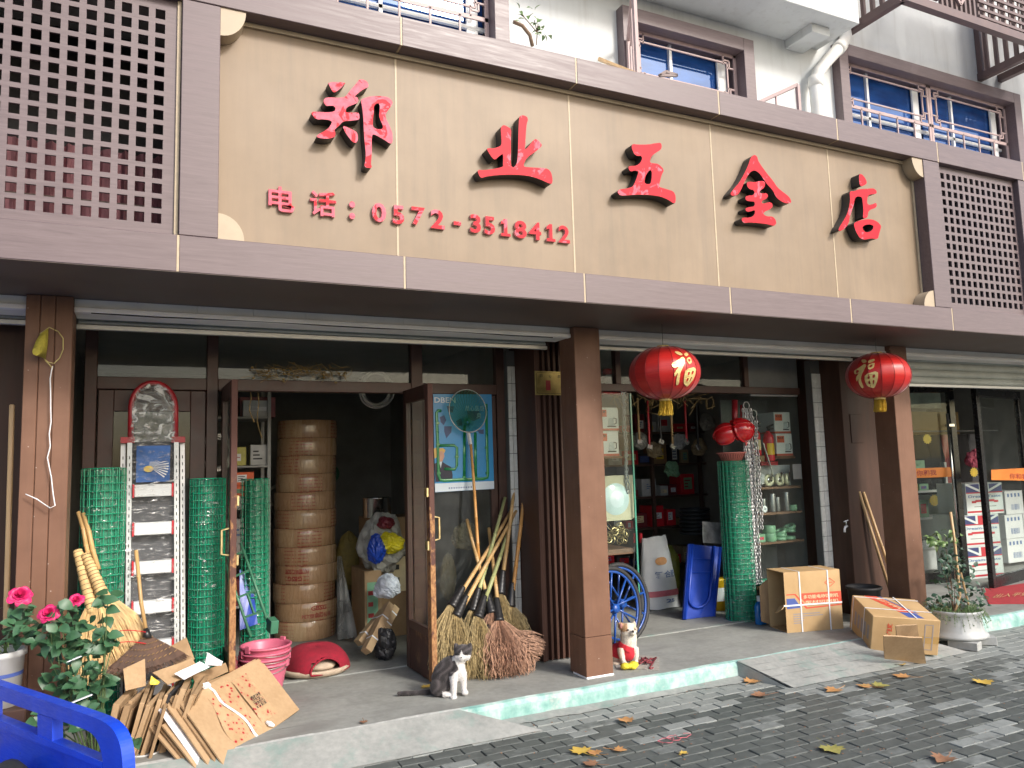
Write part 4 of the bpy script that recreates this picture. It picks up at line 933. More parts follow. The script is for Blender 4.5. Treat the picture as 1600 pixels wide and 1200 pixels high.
# gold plaque
pq = thing('brass_plaque', 'small brass plaque on the fluted brown casing', 'plaque', (3.12, .575, 2.3)); a, b = W(836.5,617,.578), W(886,581,.578)
part('plate', MB().bb(a.x, b.x, .574, .586, a.z, b.z, .002), 'plaque_gold', pq)
m = MB(); x0, x1, z0, z1 = a.x+.012, b.x-.012, a.z+.012, b.z-.012
for q in ((x0+.012,x1-.012,z0,z0+.003),(x0+.012,x1-.012,z1-.003,z1),(x0,x0+.003,z0+.012,z1-.012),(x1-.003,x1,z0+.012,z1-.012)): m.bb(q[0], q[1], .5725, .5738, q[2], q[3])
for q in (((x0,z0+.012),(x0+.012,z0)), ((x1-.012,z0),(x1,z0+.012)), ((x0,z1-.012),(x0+.012,z1)), ((x1-.012,z1),(x1,z1-.012))): m.beam((q[0][0],.573,q[0][1]), (q[1][0],.573,q[1][1]), .003, .0012, (0,1,0))
part('border_line', m, 'engrave_dark', pq)
for k, ch in enumerate('网心店'): m = MB(); text(m, ch, rectfn((a.x+.045+.085*k, .5735, b.z-.055), (1,0,0), (0,0,1), .026, .026), .02); part('lettering', m, 'engrave_dark', pq)
m = MB(); text(m, '1', rectfn((a.x+.10, .5735, a.z+.04), (1,0,0), (0,0,1), .045, .085), .04); part('lettering', m, 'print_red', pq)
# net hoop hanging on the left pillar, with its wire
hn = thing('hand_net', 'limp yellow hand net hung on the left pillar by a twisted white wire', 'net', (-.5, -.03, 2.2))
def HP(u, v, y=-.035): return W(u/4.615, 440+v/4.615, y)
m = MB(); m.smooth = True; hoop = [(380,625),(330,570),(305,525),(282,450),(290,375),(355,330),(420,360),(455,410),(455,490),(430,550),(390,590),(345,580),(318,555)]
part('hoop', m.tube([HP(*p) for p in hoop], .0032, 6), 'wire_yellow', hn)
m = MB(); m.smooth = True; m.tube([HP(380,610), HP(372,640), HP(362,700), HP(365,800), HP(365,900), HP(368,1010), HP(355,1100), HP(362,1180), W(78,700,-.035), W(74,715,-.035), W(80,745,-.035), W(83,772,-.035), W(86,790,-.04), W(78,794,-.05), W(58,780,-.05), W(40,772,-.04)], .0035, 6); part('wire', m, 'tread_white', hn)
m = MB(); m.smooth = True
pts0 = [HP(285,440), HP(290,375), HP(350,335), HP(345,450), HP(330,560), HP(305,525)]
tip = [HP(232,505,-.11), HP(240,480,-.12), HP(290,470,-.10), HP(290,520,-.12), HP(265,535,-.12), HP(240,525,-.11)]
m.sheet([[a.lerp(b, k/5)+V(0, -.02*math.sin(k*.6), 0) for a, b in zip(pts0+pts0[:1], tip+tip[:1])] for k in range(6)]); m.add(tip, [tuple(range(6))])
part('net_bag', m, 'net_yellow', hn)
# wooden pole and the grey film at the far left
bp_ = thing('wooden_pole', 'straight wooden pole standing left of the left pillar', 'pole', (-.69, .25, STEP)); part('shaft', MB().beam(W(9,985,.22), W(19,632,.25), .028, .028, ch=.006), 'pole_wood', bp_)
# ------------------------------------------------------------ left doorway: straw brooms, cardboard, buckets, stock inside
t_ = thing('straw_broom', 'pair of pale straw brooms with stitched bundle necks left of the ladder', 'broom', (-.2, .45, STEP))
bamboo(W(122,800,.74), W(142,880,.60), .0135, .015, 'bamboo_tan', t_); bamboo(W(129,802,.72), W(155,890,.58), .0135, .015, 'bamboo_tan', t_)
for a, b, r0 in ((W(121,860,.60), W(146,958,.44), .026), (W(133,866,.57), W(163,935,.43), .026)):
    m = MB(); m.smooth = True; n = 40
    part('neck', m.tube([a.lerp(b, i/n) for i in range(n+1)], [r0*(1+.35*i/n)*(1+.13*abs(math.sin(i*.62))) for i in range(n+1)], 12), 'straw', t_)
    m = MB(); ax_ = (b-a).normalized(); s1 = ax_.orthogonal().normalized(); s2 = ax_.cross(s1)
    for k in range(13):
        c_ = a.lerp(b, .04+k*.075); r_ = r0*(1+.35*(.04+k*.075))*1.10; m.tube([c_+(s1*math.cos(w)+s2*math.sin(w))*r_ for w in [2*math.pi*i/14 for i in range(14)]], .0022, 4, closed=True)
    part('neck_cords', m, 'stem_brown', t_, kind='stuff')
nk = W(157,935,.45)
part('bristles', bristles(nk, W(198,1040,.38)-nk, (1,.1,.45), .50, .36, .09, 900, .0021, .0, .006, 1.0, 5, .06), 'straw', t_, kind='stuff')
nk2 = W(146,950,.46); part('bristles', bristles(nk2, W(140,1055,.36)-nk2, (1,.1,0), .44, .24, .10, 450, .0021, .0, .006, 1.0, 6, .05), 'straw', t_, kind='stuff')
for zz in (.0, 1.0):
    m = MB(); pts = [W(148+k*10, 1000-8*math.sin(k*.4)+zz*18-k*1.6, .33-.004*k) for k in range(9)]; part('stitching', m.tube(pts, .0028, 5), 'red_bright', t_)
t_ = thing('palm_broom', 'small dark palm-fibre broom with a bamboo stick before the ladder', 'broom', (.05, .30, STEP))
bamboo(W(211,860,.50), W(228,985,.36), .0125, .0115, 'bamboo_tan', t_)
nk = W(228,982,.36); m = MB(); m.smooth = True; part('binding', m.tube([nk, nk.lerp(W(230,998,.34), 1)], [.016,.030], 10), 'tape_black', t_)
# stitched fan body with ribs
apex = W(229,990,.345); g = []
L0, R0 = W(168,1045,.22), W(290,1022,.40)
for k in range(7):
    u = k/6; row = []
    for i in range(25):
        v = i/24; e = L0.lerp(R0, v)+V(0, -.05*math.sin(math.pi*v), -.035*math.sin(math.pi*v)); p_ = apex.lerp(e, u)+V(0, -.012*abs(math.sin(i*1.55))*u, .012*abs(math.sin(i*1.55))*u); row.append(p_)
    g.append(row)
m = MB(); m.smooth = True; part('fan', m.sheet(g), 'palm_dark', t_)
m = MB()
for k in (1, 2, 3, 4, 5):
    for i in range(0, 24, 2): m.tube([g[k][i]+V(0,-.006,.006), g[k][i+1]+V(0,-.010,.010)], .0018, 4)
part('stitching', m, 'bamboo_tan', t_, kind='stuff')
m = MB(); q = random.Random(9)
for i in range(420):
    v = q.random(); e = L0.lerp(R0, v)+V(0, -.05*math.sin(math.pi*v), -.035*math.sin(math.pi*v)); s_ = apex.lerp(e, .8); f_ = apex.lerp(e, q.uniform(1.03, 1.17))+V(q.gauss(0,.006), q.gauss(0,.006), q.gauss(0,.004)); m.tube([s_, f_], [.0026, .0010], 3, cap=False)
part('fringe', m, 'palm_dark', t_, kind='stuff')
# --- cardboard
t = NT('cardboard'); p = t.pos(); a = t.noise(p, 5, 5, .6); b = t.noise(t.pos((1,1,1)), 45, 4)
c = t.ramp(t.mix(.35, a, b), [(.3, (.36,.235,.125)), (.7, (.50,.345,.20))]); t.base(c); t.set(Roughness=.8); t.bump(b, .12, .002)
t = NT('cardboard_dark'); p = t.pos(); a = t.noise(p, 6, 5, .6); t.base(t.ramp(a, [(.3, (.26,.165,.085)), (.7, (.37,.245,.135))])); t.set(Roughness=.85); t.bump(t.noise(p, 60, 3), .15, .002)
t = NT('cardboard_taped'); p = t.pos(); a = t.noise(p, 7, 5, .6); v_ = t.n('ShaderNodeTexVoronoi', Vector=t.pos((1,1,1)), Scale=30.0)
k = t.ramp(v_.outputs['Distance'], [(.20, 1.0), (.30, 0.0)]); k2 = t.ramp(v_.outputs['Distance'], [(.34, 0.0), (.40, .5), (.46, 0.0)])
c = t.ramp(a, [(.3, (.42,.28,.15)), (.7, (.56,.39,.23))]); c = t.mix(k2, c, (.50,.13,.10)); c = t.mix(k, c, (.40,.02,.03)); t.base(c); t.set(Roughness=.28, Coat_Weight=.5); t.bump(t.noise(p, 18, 5, .6), .35, .006)
def sheet_slab(m, A, B, Cc, D, th, bow=.0, n=5, q=None):
    """a slightly warped board between four corners, th thick along its normal"""
    nrm = (B-A).cross(D-A).normalized(); q = q or rl; ph = q.uniform(0, 6); g0 = []; g1 = []
    for i in range(n+1):
        r0 = []; r1 = []
        for j in range(n+1):
            u, v = i/n, j/n; p_ = A.lerp(B, u).lerp(D.lerp(Cc, u), v)+nrm*(bow*math.sin(math.pi*u)*math.sin(math.pi*v)+.0022*math.sin(u*7+v*5+ph)); r0.append(p_); r1.append(p_-nrm*th)
        g0.append(r0); g1.append(r1)
    m.sheet(g0); m.sheet([r[::-1] for r in g1])
    e = [(g0[0], g1[0]), (g0[-1][::-1], g1[-1][::-1]), ([r[0] for r in g0][::-1], [r[0] for r in g1][::-1]), ([r[-1] for r in g0], [r[-1] for r in g1])]
    for a_, b_ in e: m.sheet([b_, a_])
    return m
A, B, Cc = W(279,1100,.0), W(404,1030,.60), V(.97,.33,.145); D = A+Cc-B
nrm = (B-A).cross(D-A).normalized()
if nrm.z < 0: nrm = -nrm
pile = thing('cardboard_bundle', 'bundle of flattened cardboard boxes tied with a white plastic strip', 'cardboard', (.55, .1, .1))
q = random.Random(4); ex = (B-A).normalized(); ey = (D-A).normalized()
for i in range(15):
    off = -nrm*(.0125*i); j = [q.gauss(0, .018) for _ in range(4)]; s0 = -.10*q.random() if i > 1 else 0; d0 = -.014*i*(.4+q.random()*.5)
    P4 = [A+ex*(d0+j[0])+ey*(s0+j[1]), B+ex*j[2]+ey*(j[1]), Cc+ex*j[2]+ey*j[3], D+ex*(d0+j[0])+ey*j[3]]
    if i == 0: P4 = [A, B, Cc, D]
    P4 = [p_+off for p_ in P4]
    for p_ in P4: p_.z = max(p_.z, .012+.002*(15-i))
    mat = ['cardboard', 'cardboard', 'cardboard_dark'][i % 3] if i not in (5, 6) else 'paper_white'
    part('cardboard_sheet', sheet_slab(MB(), *P4, .010 if i not in (5, 6) else .004, .010 if i == 0 else q.uniform(-.012,.018), 6, q), mat, pile)
def UV(u, v, lift=.004): return A.lerp(B, u).lerp(D.lerp(Cc, u), v)+nrm*(lift+.010*math.sin(math.pi*u)*math.sin(math.pi*v))
m = MB(); m.smooth = True; part('taped_print', m.sheet([[UV(.22+.30*i/10+.03*math.sin(j*.5), .02+.96*j/14, .0045+.003*math.sin(i*2+j)) for i in range(11)] for j in range(15)]), 'cardboard_taped', pile)
m = MB(); m.smooth = True; part('taped_print', m.sheet([[UV(.56+.20*i/8, .10+.75*j/12, .0045+.002*math.sin(i*2+j)) for i in range(9)] for j in range(13)]), 'cardboard_taped', pile)
m = MB(); text(m, '塑料制品', lambda u, v, d: UV(.60+.13*(1-v), .45+.2*u, .009)); part('lettering', m, 'ink_black', pile)
m = MB(); m.smooth = True; st = [UV(.30+.02*math.sin(k*.9)+.16*k/14, -.06+1.12*k/14, .010+.004*math.sin(k*1.3)) for k in range(15)]
g = [[p_+ex*(-.010)+nrm*.0, p_+nrm*.006, p_+ex*.010] for p_ in st]; part('white_strap', m.sheet(g), 'strap_white', pile)
part('knot', MB().box(UV(.60,.93,.02), (.045,.05,.02), (.3,.4,.5), .006), 'strap_white', pile)
part('knot', MB().box(UV(.30,-.02,.02), (.06,.04,.03), (.6,.1,.9), .008), 'strap_white', pile)
# upright folded boxes behind it
pile2 = thing('cardboard_bundle', 'upright folded cardboard boxes leaning behind the tied bundle', 'cardboard', (.12, .15, .1))
xb = -.06
for i in range(14):
    th = q.choice((.012, .018, .026, .034)); hgt = q.uniform(.30, .37); dep = q.uniform(.38, .50); tilt = R(12+.7*i+q.uniform(-2.5, 2.5)); yaw = R(q.uniform(-12, 4)-8)
    Mx = Euler((R(q.uniform(-5, 5)), tilt, yaw)).to_matrix(); c_ = V(xb+.12*math.sin(tilt)-.06, .20+q.uniform(-.05, .05), .10+hgt/2)
    mat = ['cardboard', 'cardboard_dark', 'cardboard'][i % 3] if i != 9 else 'black_card'
    m = MB(); m.box(c_, (th, dep, hgt), Mx, .002)
    if th > .02: m.box(c_+Mx@V(th*.5+.006, .02, -.02), (.005, dep*.9, hgt*.95), Mx)
    part('cardboard_sheet', m, mat, pile2, kind=None); xb += th+.0045
def loose(name, label, pts, mat, cat, th=.004, bow=.006, group=None):
    A_, B_, C_, D_ = [W(*p) for p in pts]; return single(name, sheet_slab(MB(), A_, B_, C_, D_, th, bow), mat, label, cat, group)
loose('cardboard_flap', 'torn cardboard flap with dark printing leaning on the green roll', [(262,1012,.42),(291,996,.44),(304,1030,.42),(276,1052,.38)], 'cardboard_dark', 'cardboard', .008)
loose('cardboard_flap', 'large plain flap lying across the top of the upright boxes', [(238,1052,.18),(300,1030,.30),(312,1052,.22),(262,1070,.10)], 'cardboard', 'cardboard', .006)
loose('cardboard_flap', 'ragged cardboard piece with red print at the left of the pile', [(192,1046,.16),(226,1030,.20),(228,1072,.14),(196,1080,.10)], 'cardboard', 'cardboard', .008)
loose('cardboard_flap', 'long cardboard strip behind the white paper', [(300,1056,.30),(352,1036,.40),(356,1050,.36),(306,1074,.26)], 'cardboard_dark', 'cardboard', .008)
loose('paper_sheet', 'sheet of white paper lying on the cardboard pile', [(272,1053,.14),(312,1034,.20),(328,1042,.18),(288,1062,.11)], 'paper_white', 'paper', .002)
loose('paper_card', 'folded white card standing on the pile before the green roll', [(324,1020,.28),(348,1034,.24),(346,1040,.22),(320,1040,.22)], 'paper_white', 'paper', .003)
loose('yellow_wrapper', 'bright yellow scrap stuck under the flap on the pile', [(236,1056,.09),(250,1066,.08),(246,1070,.07),(234,1070,.07)], 'yellow_print', 'wrapper', .004)
# --- pink buckets, nested
def bucket_prof(r0, r1, h): return [(.0, .004), (r0, .0), (r0+.004, .02)]+[(r0+(r1-r0)*k/10+(.0025 if k % 2 else 0), h*k/10*.93+.02) for k in range(1, 11)]+[(r1+.014, h), (r1+.016, h+.012), (r1+.004, h+.016), (r1-.006, h), (r0-.008, .03), (0, .02)]
bz = STEP
for i in range(4):
    c_ = (.80+.004*i, .74-.003*i, bz+.040*i)
    b_ = thing('bucket', ['lowest pink plastic bucket of the nested stack', 'second pink bucket from the bottom of the nested stack', 'third pink bucket up in the nested stack', 'topmost pink bucket with its lug, nested beside the red cat bed'][i], 'bucket', c_, .4*i, group='nested pink buckets')
    m = MB(); m.smooth = True; part('body', m.lathe(bucket_prof(.112, .163, .255), seg=32), 'pink_plastic', b_, False)
    m = MB(); m.smooth = True
    part('bail', m.tube([(.172*math.cos(a), .172*math.sin(a), .235-.03*math.sin((a-2.6)*1.0)) for a in [2.6+k*3.14/14 for k in range(15)]], .0028, 6), 'wire_grey', b_, False)
    for a in (2.6, 2.6+3.14): part('lug', MB().box((.17*math.cos(a), .17*math.sin(a), .262), (.018, .045, .05), (0, 0, a), .004), 'pink_plastic', b_, False)
# --- red cat bed
cb = thing('cat_bed', 'red felt cat cave with a beige base in the doorway', 'cat bed', (1.27, 1.30, STEP), R(-18))
m = MB(); m.smooth = True
g = []
for k in range(15):
    ph = math.pi/2*k/14; row = []
    for i in range(41):
        a = 2*math.pi*i/40; r_ = .262*(math.cos(ph)**.62); zz = .045+.185*math.sin(ph)**1.15
        r_ *= 1+.06*math.cos(4*a+.5)*math.cos(ph); front = max(0, math.cos(a+R(62))); zz *= 1-.10*front
        row.append(V(r_*math.cos(a), r_*math.sin(a)*.92, zz+.008*math.sin(3*a)*math.cos(ph)))
    g.append(row)
hole_a = -R(62)
fs = []; n_ = 41
vs_ = [p for r_ in g for p in r_]
for k in range(14):
    for i in range(40):
        a = 2*math.pi*(i+.5)/40; da = (a-hole_a+math.pi) % (2*math.pi)-math.pi
        if (da/.50)**2+((k-1.2)/5.2)**2 < 1: continue
        fs.append((k*n_+i, k*n_+i+1, (k+1)*n_+i+1, (k+1)*n_+i))
m.add(vs_, fs); part('dome', m, 'felt_red', cb, False)
m = MB(); m.smooth = True; rim = []
for k in range(22):
    s_ = 2*math.pi*k/22; a = hole_a+.50*math.cos(s_); kk = max(.02, 1.2+5.2*math.sin(s_)); ph = math.pi/2*kk/14
    r_ = .267*(math.cos(ph)**.62)*(1+.06*math.cos(4*a+.5)*math.cos(ph)); zz = (.045+.185*math.sin(ph)**1.15)*.93; rim.append(V(r_*math.cos(a), r_*math.sin(a)*.92, zz))
part('opening_trim', m.tube(rim, .008, 6, closed=True), 'felt_red', cb, False)
m = MB(); m.smooth = True; part('base', m.lathe([(0,.002),(.17,.0),(.25,.018),(.276,.05),(.268,.066),(.25,.062),(.2,.05),(0,.04)], seg=36, sy=.93), 'felt_beige', cb, False)
m = MB(); m.smooth = True; m.sphere((.05,-.06,.075), .12, 16, 8, (1,1,.35)); part('cushion', m, 'felt_beige', cb, False)
# --- stack of twelve round cartons
t = NT('carton_wrapped'); p = t.pos(obj=True); a = t.noise(p, 4, 5, .6); b = t.noise(t.pos((6,6,1), True), 5, 5, .6, 1.5)
oi = t.n('ShaderNodeObjectInfo').outputs['Random']; gx = t.n('ShaderNodeSeparateXYZ', Vector=p)
ang = t.math('ARCTAN2', gx.outputs[1], gx.outputs[0]); w1 = t.math('SINE', t.math('MULTIPLY', gx.outputs[2], 190.0)); seg_ = t.ramp(t.math('SINE', t.math('ADD', t.math('MULTIPLY', ang, 3.0), t.math('MULTIPLY', oi, 20.0))), [(.35, 0.0), (.4, 1.0)])
brk = t.ramp(t.noise(t.pos((14,14,1), True), 6, 2), [(.42, 0.0), (.5, 1.0)])
k = t.math('MULTIPLY', t.math('MULTIPLY', t.ramp(w1, [(.5, 0.0), (.62, .75)]), seg_), brk)
c = t.ramp(a, [(.3, (.40,.235,.125)), (.7, (.52,.33,.185))]); c = t.mix(t.math('MULTIPLY', oi, .25), c, (.56,.37,.21)); tp = t.ramp(t.math('SINE', t.math('ADD', t.math('MULTIPLY', ang, 2.0), t.math('MULTIPLY', oi, 40.0))), [(.80, 0.0), (.83, .5)]); c = t.mix(k, c, (.38,.05,.04)); c = t.mix(tp, c, (.60,.44,.26)); t.base(c); t.set(Roughness=t.ramp(b, [(.4, .5), (.6, .13)]), Coat_Weight=.9, Coat_Roughness=.12); t.bump(b, .8, .012)
lab = ['bottom', 'second', 'third', 'fourth', 'fifth', 'sixth', 'seventh', 'eighth', 'ninth', 'tenth', 'eleventh', 'topmost']
cc = V(1.47, 2.80, STEP); ch_ = 2.105/12
for i in range(12):
    dx = [.0,.010,-.008,.012,.004,-.004,.006,-.002,.010,.014,.020,.024][i]; r_ = .298-.006*(i > 7)
    o = thing('round_carton', f'{lab[i]} round taped carton of the tall stack inside the left doorway', 'carton', (cc.x+dx, cc.y, STEP+i*ch_), group='stack of round cartons')
    m = MB(); m.smooth = True; q2 = random.Random(i)
    m.lathe([(r_-.003, .0015), (r_+.001, .006), (r_+.002, ch_*.35), (r_+.0015, ch_*.65), (r_, ch_-.005), (r_-.004, ch_-.001)], seg=36); m.smooth = False; m.lathe([(0, .0015), (r_-.003, .0015)], seg=36); m.lathe([(r_-.004, ch_-.001), (0, ch_-.001)], seg=36); part('box', m, 'carton_wrapped', o, False)
    if i in (1, 3):
        def cyl(u, v, d, a0=R(-100), a1=R(-62), z0=ch_*.45, z1=ch_*.78): a = a0+(a1-a0)*u; return V((r_+.005)*math.cos(a), (r_+.005)*math.sin(a), z0+(z1-z0)*v)
        m = MB()
        if i == 1: text(m, 'GBSG', lambda u, v, d: cyl(u, v, d, R(-92), R(-62), ch_*.58, ch_*.82), .02); text(m, 'PET塑钢打包带', lambda u, v, d: cyl(u, v, d, R(-108), R(-52), ch_*.18, ch_*.42), .01)
        else: text(m, 'GBSG', lambda u, v, d: cyl(1-u, 1-v, d, R(-135), R(-108), ch_*.20, ch_*.44), .02); text(m, 'PET塑钢打包带', lambda u, v, d: cyl(1-u, 1-v, d, R(-140), R(-96), ch_*.56, ch_*.80), .01)
        part('lettering', m, 'print_red', o, False, kind='stuff')
    if i == 5:
        pass
# --- metal rack with stock at the left inside
rk = thing('storage_rack', 'grey metal rack of boxes behind the round cartons', 'rack', (.9, 2.5, STEP))
for z in (.55, 1.0, 1.42, 1.80, 2.25): part('shelf', MB().bb(.46, 1.06, 2.30, 2.75, z-.02, z, .003), 'rack_grey', rk)
for x, y in ((.47,2.31),(1.05,2.31),(.47,2.74),(1.05,2.74)): part('upright', MB().bb(x-.015, x+.015, y-.015, y+.015, STEP, 2.6), 'rack_grey', rk)
def box_thing(label, x0, x1, y0, y1, z0, z1, mat, cat='box', name='stock_box', group='boxed stock inside the shop'):
    o = single(name, MB().bb(x0, x1, y0, y1, z0, z1, .003), mat, label, cat, group); q_ = random.Random(int(x0*971+z0*377)); w_, h_ = x1-x0, z1-z0
    if w_ > .08 and h_ > .06:
        a_, b_ = q_.uniform(.08, .3), q_.uniform(.6, .92); c_, d_ = q_.uniform(.15, .4), q_.uniform(.6, .85)
        part('label_patch', MB().bb(x0+w_*a_, x0+w_*b_, y0-.0012, y0-.0002, z0+h_*c_, z0+h_*d_), q_.choice(['paper_white','card_white','yellow_print','print_cream','red_bright','print_blue','tape_green','paper_grey']), o)
        m = MB()
        for k in range(3): m.bb(x0+w_*(a_+.05), x0+w_*(a_+(b_-a_)*q_.uniform(.4,.9)), y0-.0018, y0-.0013, z0+h_*(c_+(d_-c_)*(.18+.26*k)), z0+h_*(c_+(d_-c_)*(.28+.26*k)))
        part('printed_lines', m, q_.choice(['ink_black','ink_blue','print_red']), o, kind='stuff')
    return o
box_thing('yellow box with a blue mark on the upper rack shelf', .72, .85, 2.32, 2.5, 1.801, 1.97, 'box_yellow')
box_thing('clear plastic pack beside the yellow box', .89, 1.04, 2.34, 2.5, 1.801, 1.99, 'paper_grey')
box_thing('upper orange box on the rack', .74, .92, 2.32, 2.55, 1.62, 1.74, 'box_orange'); box_thing('lower orange box on the rack', .72, .90, 2.33, 2.55, 1.522, 1.619, 'box_orange'); box_thing('white box under the orange ones', .74, .92, 2.31, 2.55, 1.421, 1.52, 'paper_grey')
box_thing('upper dark blue box on the rack', .94, 1.04, 2.33, 2.5, 1.52, 1.64, 'box_blue'); box_thing('lower dark blue box on the rack', .935, 1.04, 2.32, 2.5, 1.421, 1.519, 'box_blue')
box_thing('dark red box on top of the rack', .80, 1.12, 2.4, 2.7, 2.251, 2.44, 'box_darkred'); box_thing('blue-grey plastic case on the top shelf', .82, 1.06, 2.32, 2.39, 2.251, 2.40, 'paper_grey')
for k in range(6): box_thing(['dark box at the left end of the low rack shelf', 'plum box on the low rack shelf', 'dark blue carton on the low rack shelf', 'brown box on the low middle shelf', 'grey box on the low middle shelf', 'plum box at the right of the middle shelf'][k], .48+.19*(k % 3), .65+.19*(k % 3), 2.33, 2.6, (.551, 1.001)[k//3], (.551, 1.001)[k//3]+.2+.03*k, ['box_blue','box_darkred','box_blue','cardboard_dark','paper_grey','box_darkred'][k])
for k in range(5):
    m = MB(); m.smooth = True; m.lathe([(0,0),(.028,0),(.030,.01),(.030,.12),(.018,.15),(.012,.155),(.012,.18),(0,.18)], (.60+.075*k, 1.42, .13), 12)
    single('spray_bottle', m, ['paper_grey','box_darkred','black_plastic','paper_grey','box_darkred'][k], ['pale small bottle at the left on the floor behind the buckets','dark red bottle behind the buckets','black bottle behind the buckets','pale bottle right of the black one behind the buckets','dark red bottle at the right behind the buckets'][k], 'bottle', 'bottles behind the buckets')
# coils of hose
def coil(name, label, c_, r, n, tr, mat, tilt=(0, 0, 0), group=None):
    m = MB(); m.smooth = True; q3 = random.Random(len(label)); Mx = Euler(tilt).to_matrix()
    for k in range(n):
        rr_ = r*(1+q3.uniform(-.10, .10)); o_ = V(q3.gauss(0,.012), q3.gauss(0,.03), -q3.uniform(0,.03))
        m.tube([Vector(c_)+o_+Mx@V(rr_*math.cos(a), .015*math.sin(a*3+k), rr_*math.sin(a)*1.12) for a in [2*math.pi*i/28 for i in range(28)]], tr, 6, closed=True)
    return single(name, m, mat, label, 'hose', group, 'stuff' if False else None)
coil('hose_coil', 'coil of pale hose hanging high in the dark doorway', W(588,608,1.8)+V(0,0,.02), .135, 6, .009, 'hose_pale')
coil('hose_coil', 'coil of grey hose behind the glass beside the rusty door edge', W(338,705,1.5), .12, 7, .008, 'hose_pale')
# green barrow frame and blue board
gb = thing('green_trolley', 'small green metal barrow frame leaning inside the left doorway', 'barrow', (.9, 1.35, STEP))
a0, a1, b0, b1 = W(376,848,1.45), W(423,985,1.15), W(346,862,1.5), W(392,995,1.2)
for p_, q_ in ((a0, a1), (b0, b1)): m = MB(); m.smooth = True; part('rail', m.tube([p_, q_], .011, 8), 'paint_green', gb)
for u in (.1, .32, .55, .78): m = MB(); part('crossbar', m.beam(a0.lerp(a1, u), b0.lerp(b1, u), .016), 'paint_green', gb)
for u, v in ((.55,.78),): part('brace', MB().beam(a0.lerp(a1, u).lerp(b0.lerp(b1, u), .5), a0.lerp(a1, v).lerp(b0.lerp(b1, v), .5), .014), 'paint_green', gb)
part('foot_plate', MB().box(a1+V(.01,-.02,.04), (.06,.10,.10), (.2,0,.2), .003), 'paint_green', gb)
loose('blue_board', 'blue plastic board standing behind the green barrow frame', [(374,890,1.60),(392,900,1.60),(402,975,1.45),(374,985,1.45)], 'blue_plastic', 'board', .01)
# heap at the right inside: drum, bags, cartons
m = MB(); m.smooth = True; m.lathe([(0,0),(.135,0),(.14,.005),(.14,.185),(.146,.19),(.132,.192),(.13,.02),(0,.02)], (2.08,2.35,1.265), 28); single('steel_pot', m, 'steel', 'shiny steel pot on the heap in the dark doorway', 'pot')
from mathutils import noise as mnoise
def blob(name, label, c_, size, mat, cat, seed=1, amp=.18, group=None):
    off = Vector((seed*3.7, seed*1.3, seed*7.1)); m = MB(); m.smooth = False; n1, n2 = 34, 22; g = []
    for k in range(n2+1):
        th = math.pi*k/n2; row = []
        for i in range(n1):
            a = 2*math.pi*i/n1; d = V(math.sin(th)*math.cos(a), math.sin(th)*math.sin(a), math.cos(th))
            f = 1+amp*1.6*mnoise.noise(d*1.6+off)+amp*1.5*(.35-abs(mnoise.noise(d*3.4+off*2)))+amp*.5*(.3-abs(mnoise.noise(d*8+off)))
            sag = 1+.22*max(0, -d.z); row.append(Vector(c_)+V(d.x*size[0]*f*sag, d.y*size[1]*f*sag, d.z*size[2]*f*(.85 if d.z < 0 else 1.08)))
        row.append(row[0]); g.append(row)
    m.sheet(g); return single(name, m, mat, label, cat, group)
def floor_c(px, py, Y, dz=0): p_ = W(px, py, Y); p_.z += dz; return p_
box_thing('tall brown carton under the heap of bags', 1.86, 2.02, 2.0, 2.5, STEP, .80, 'cardboard_dark', 'carton')
box_thing('wide dark carton behind the heap of bags', 2.0, 2.5, 2.25, 2.75, STEP, 1.26, 'cardboard_dark', 'carton')
blob('tarpaulin', 'grey plastic tarpaulin draped over the heap in the doorway', (2.06,2.12,1.0), (.20,.16,.27), 'tarp_grey', 'tarpaulin', 3)
blob('blue_bag', 'crumpled blue bag on the heap', W(588,860,1.9), (.075,.08,.13), 'blue_plastic', 'bag', 5); blob('yellow_bag', 'bright yellow bag behind the open door glass', W(608,850,1.95), (.13,.10,.09), 'yellow_bag', 'bag', 6)
blob('cloth_bag', 'white bag with blue print beside the open door', W(606,918,1.7), (.105,.10,.10), 'cloth_white', 'bag', 7); blob('bin_bag', 'black rubbish bag on the floor behind the open door', (1.88,1.42,.25), (.085,.09,.13), 'black_plastic', 'bag', 8)
blob('plum_bag', 'shiny plum-coloured bag on top of the heap', W(603,818,2.0), (.08,.08,.06), 'box_darkred', 'bag', 12)
blob('yellow_drum_cover', 'dull ochre sack in the dark behind the cartons', W(545,880,2.9), (.14,.12,.30), 'ochre_dark', 'sack', 13, .06)
for i, (a_, b_, lab_) in enumerate((((608,945,1.62),(572,1018,1.35),'long slim carton with white straps leaning by the open door'), ((600,955,1.70),(560,1005,1.55),'long carton behind the strapped one by the open door'), ((616,950,1.66),(598,985,1.5),'short carton in the shade of the open door'))):
    A_, B_ = W(*a_), W(*b_); t_ = thing('long_carton', lab_, 'carton', (B_.x, B_.y, STEP), group='long cartons by the open door'); part('box', MB().beam(A_, B_, .065, .085, (0,1,0), .003), 'cardboard', t_)
    for u in (.3, .75): p_ = A_.lerp(B_, u); d = (B_-A_).normalized()*.006; part('strap', MB().beam(p_-d, p_+d, .069, .089, (0,1,0)), 'strap_white', t_)
m = MB(); m.smooth = True; A_, B_, C_, D_ = W(527,870,2.3), W(534,868,2.25), W(558,996,2.05), W(527,1000,2.15); m.sheet([[A_.lerp(D_, k/12).lerp(B_.lerp(C_, k/12), i/8)+V(0, .02*math.sin(i*1.7+k*.3), 0) for i in range(9)] for k in range(13)]); single('plastic_sheet', m, 'film_milky', 'limp translucent plastic sheet leaning on the round cartons', 'plastic sheet')
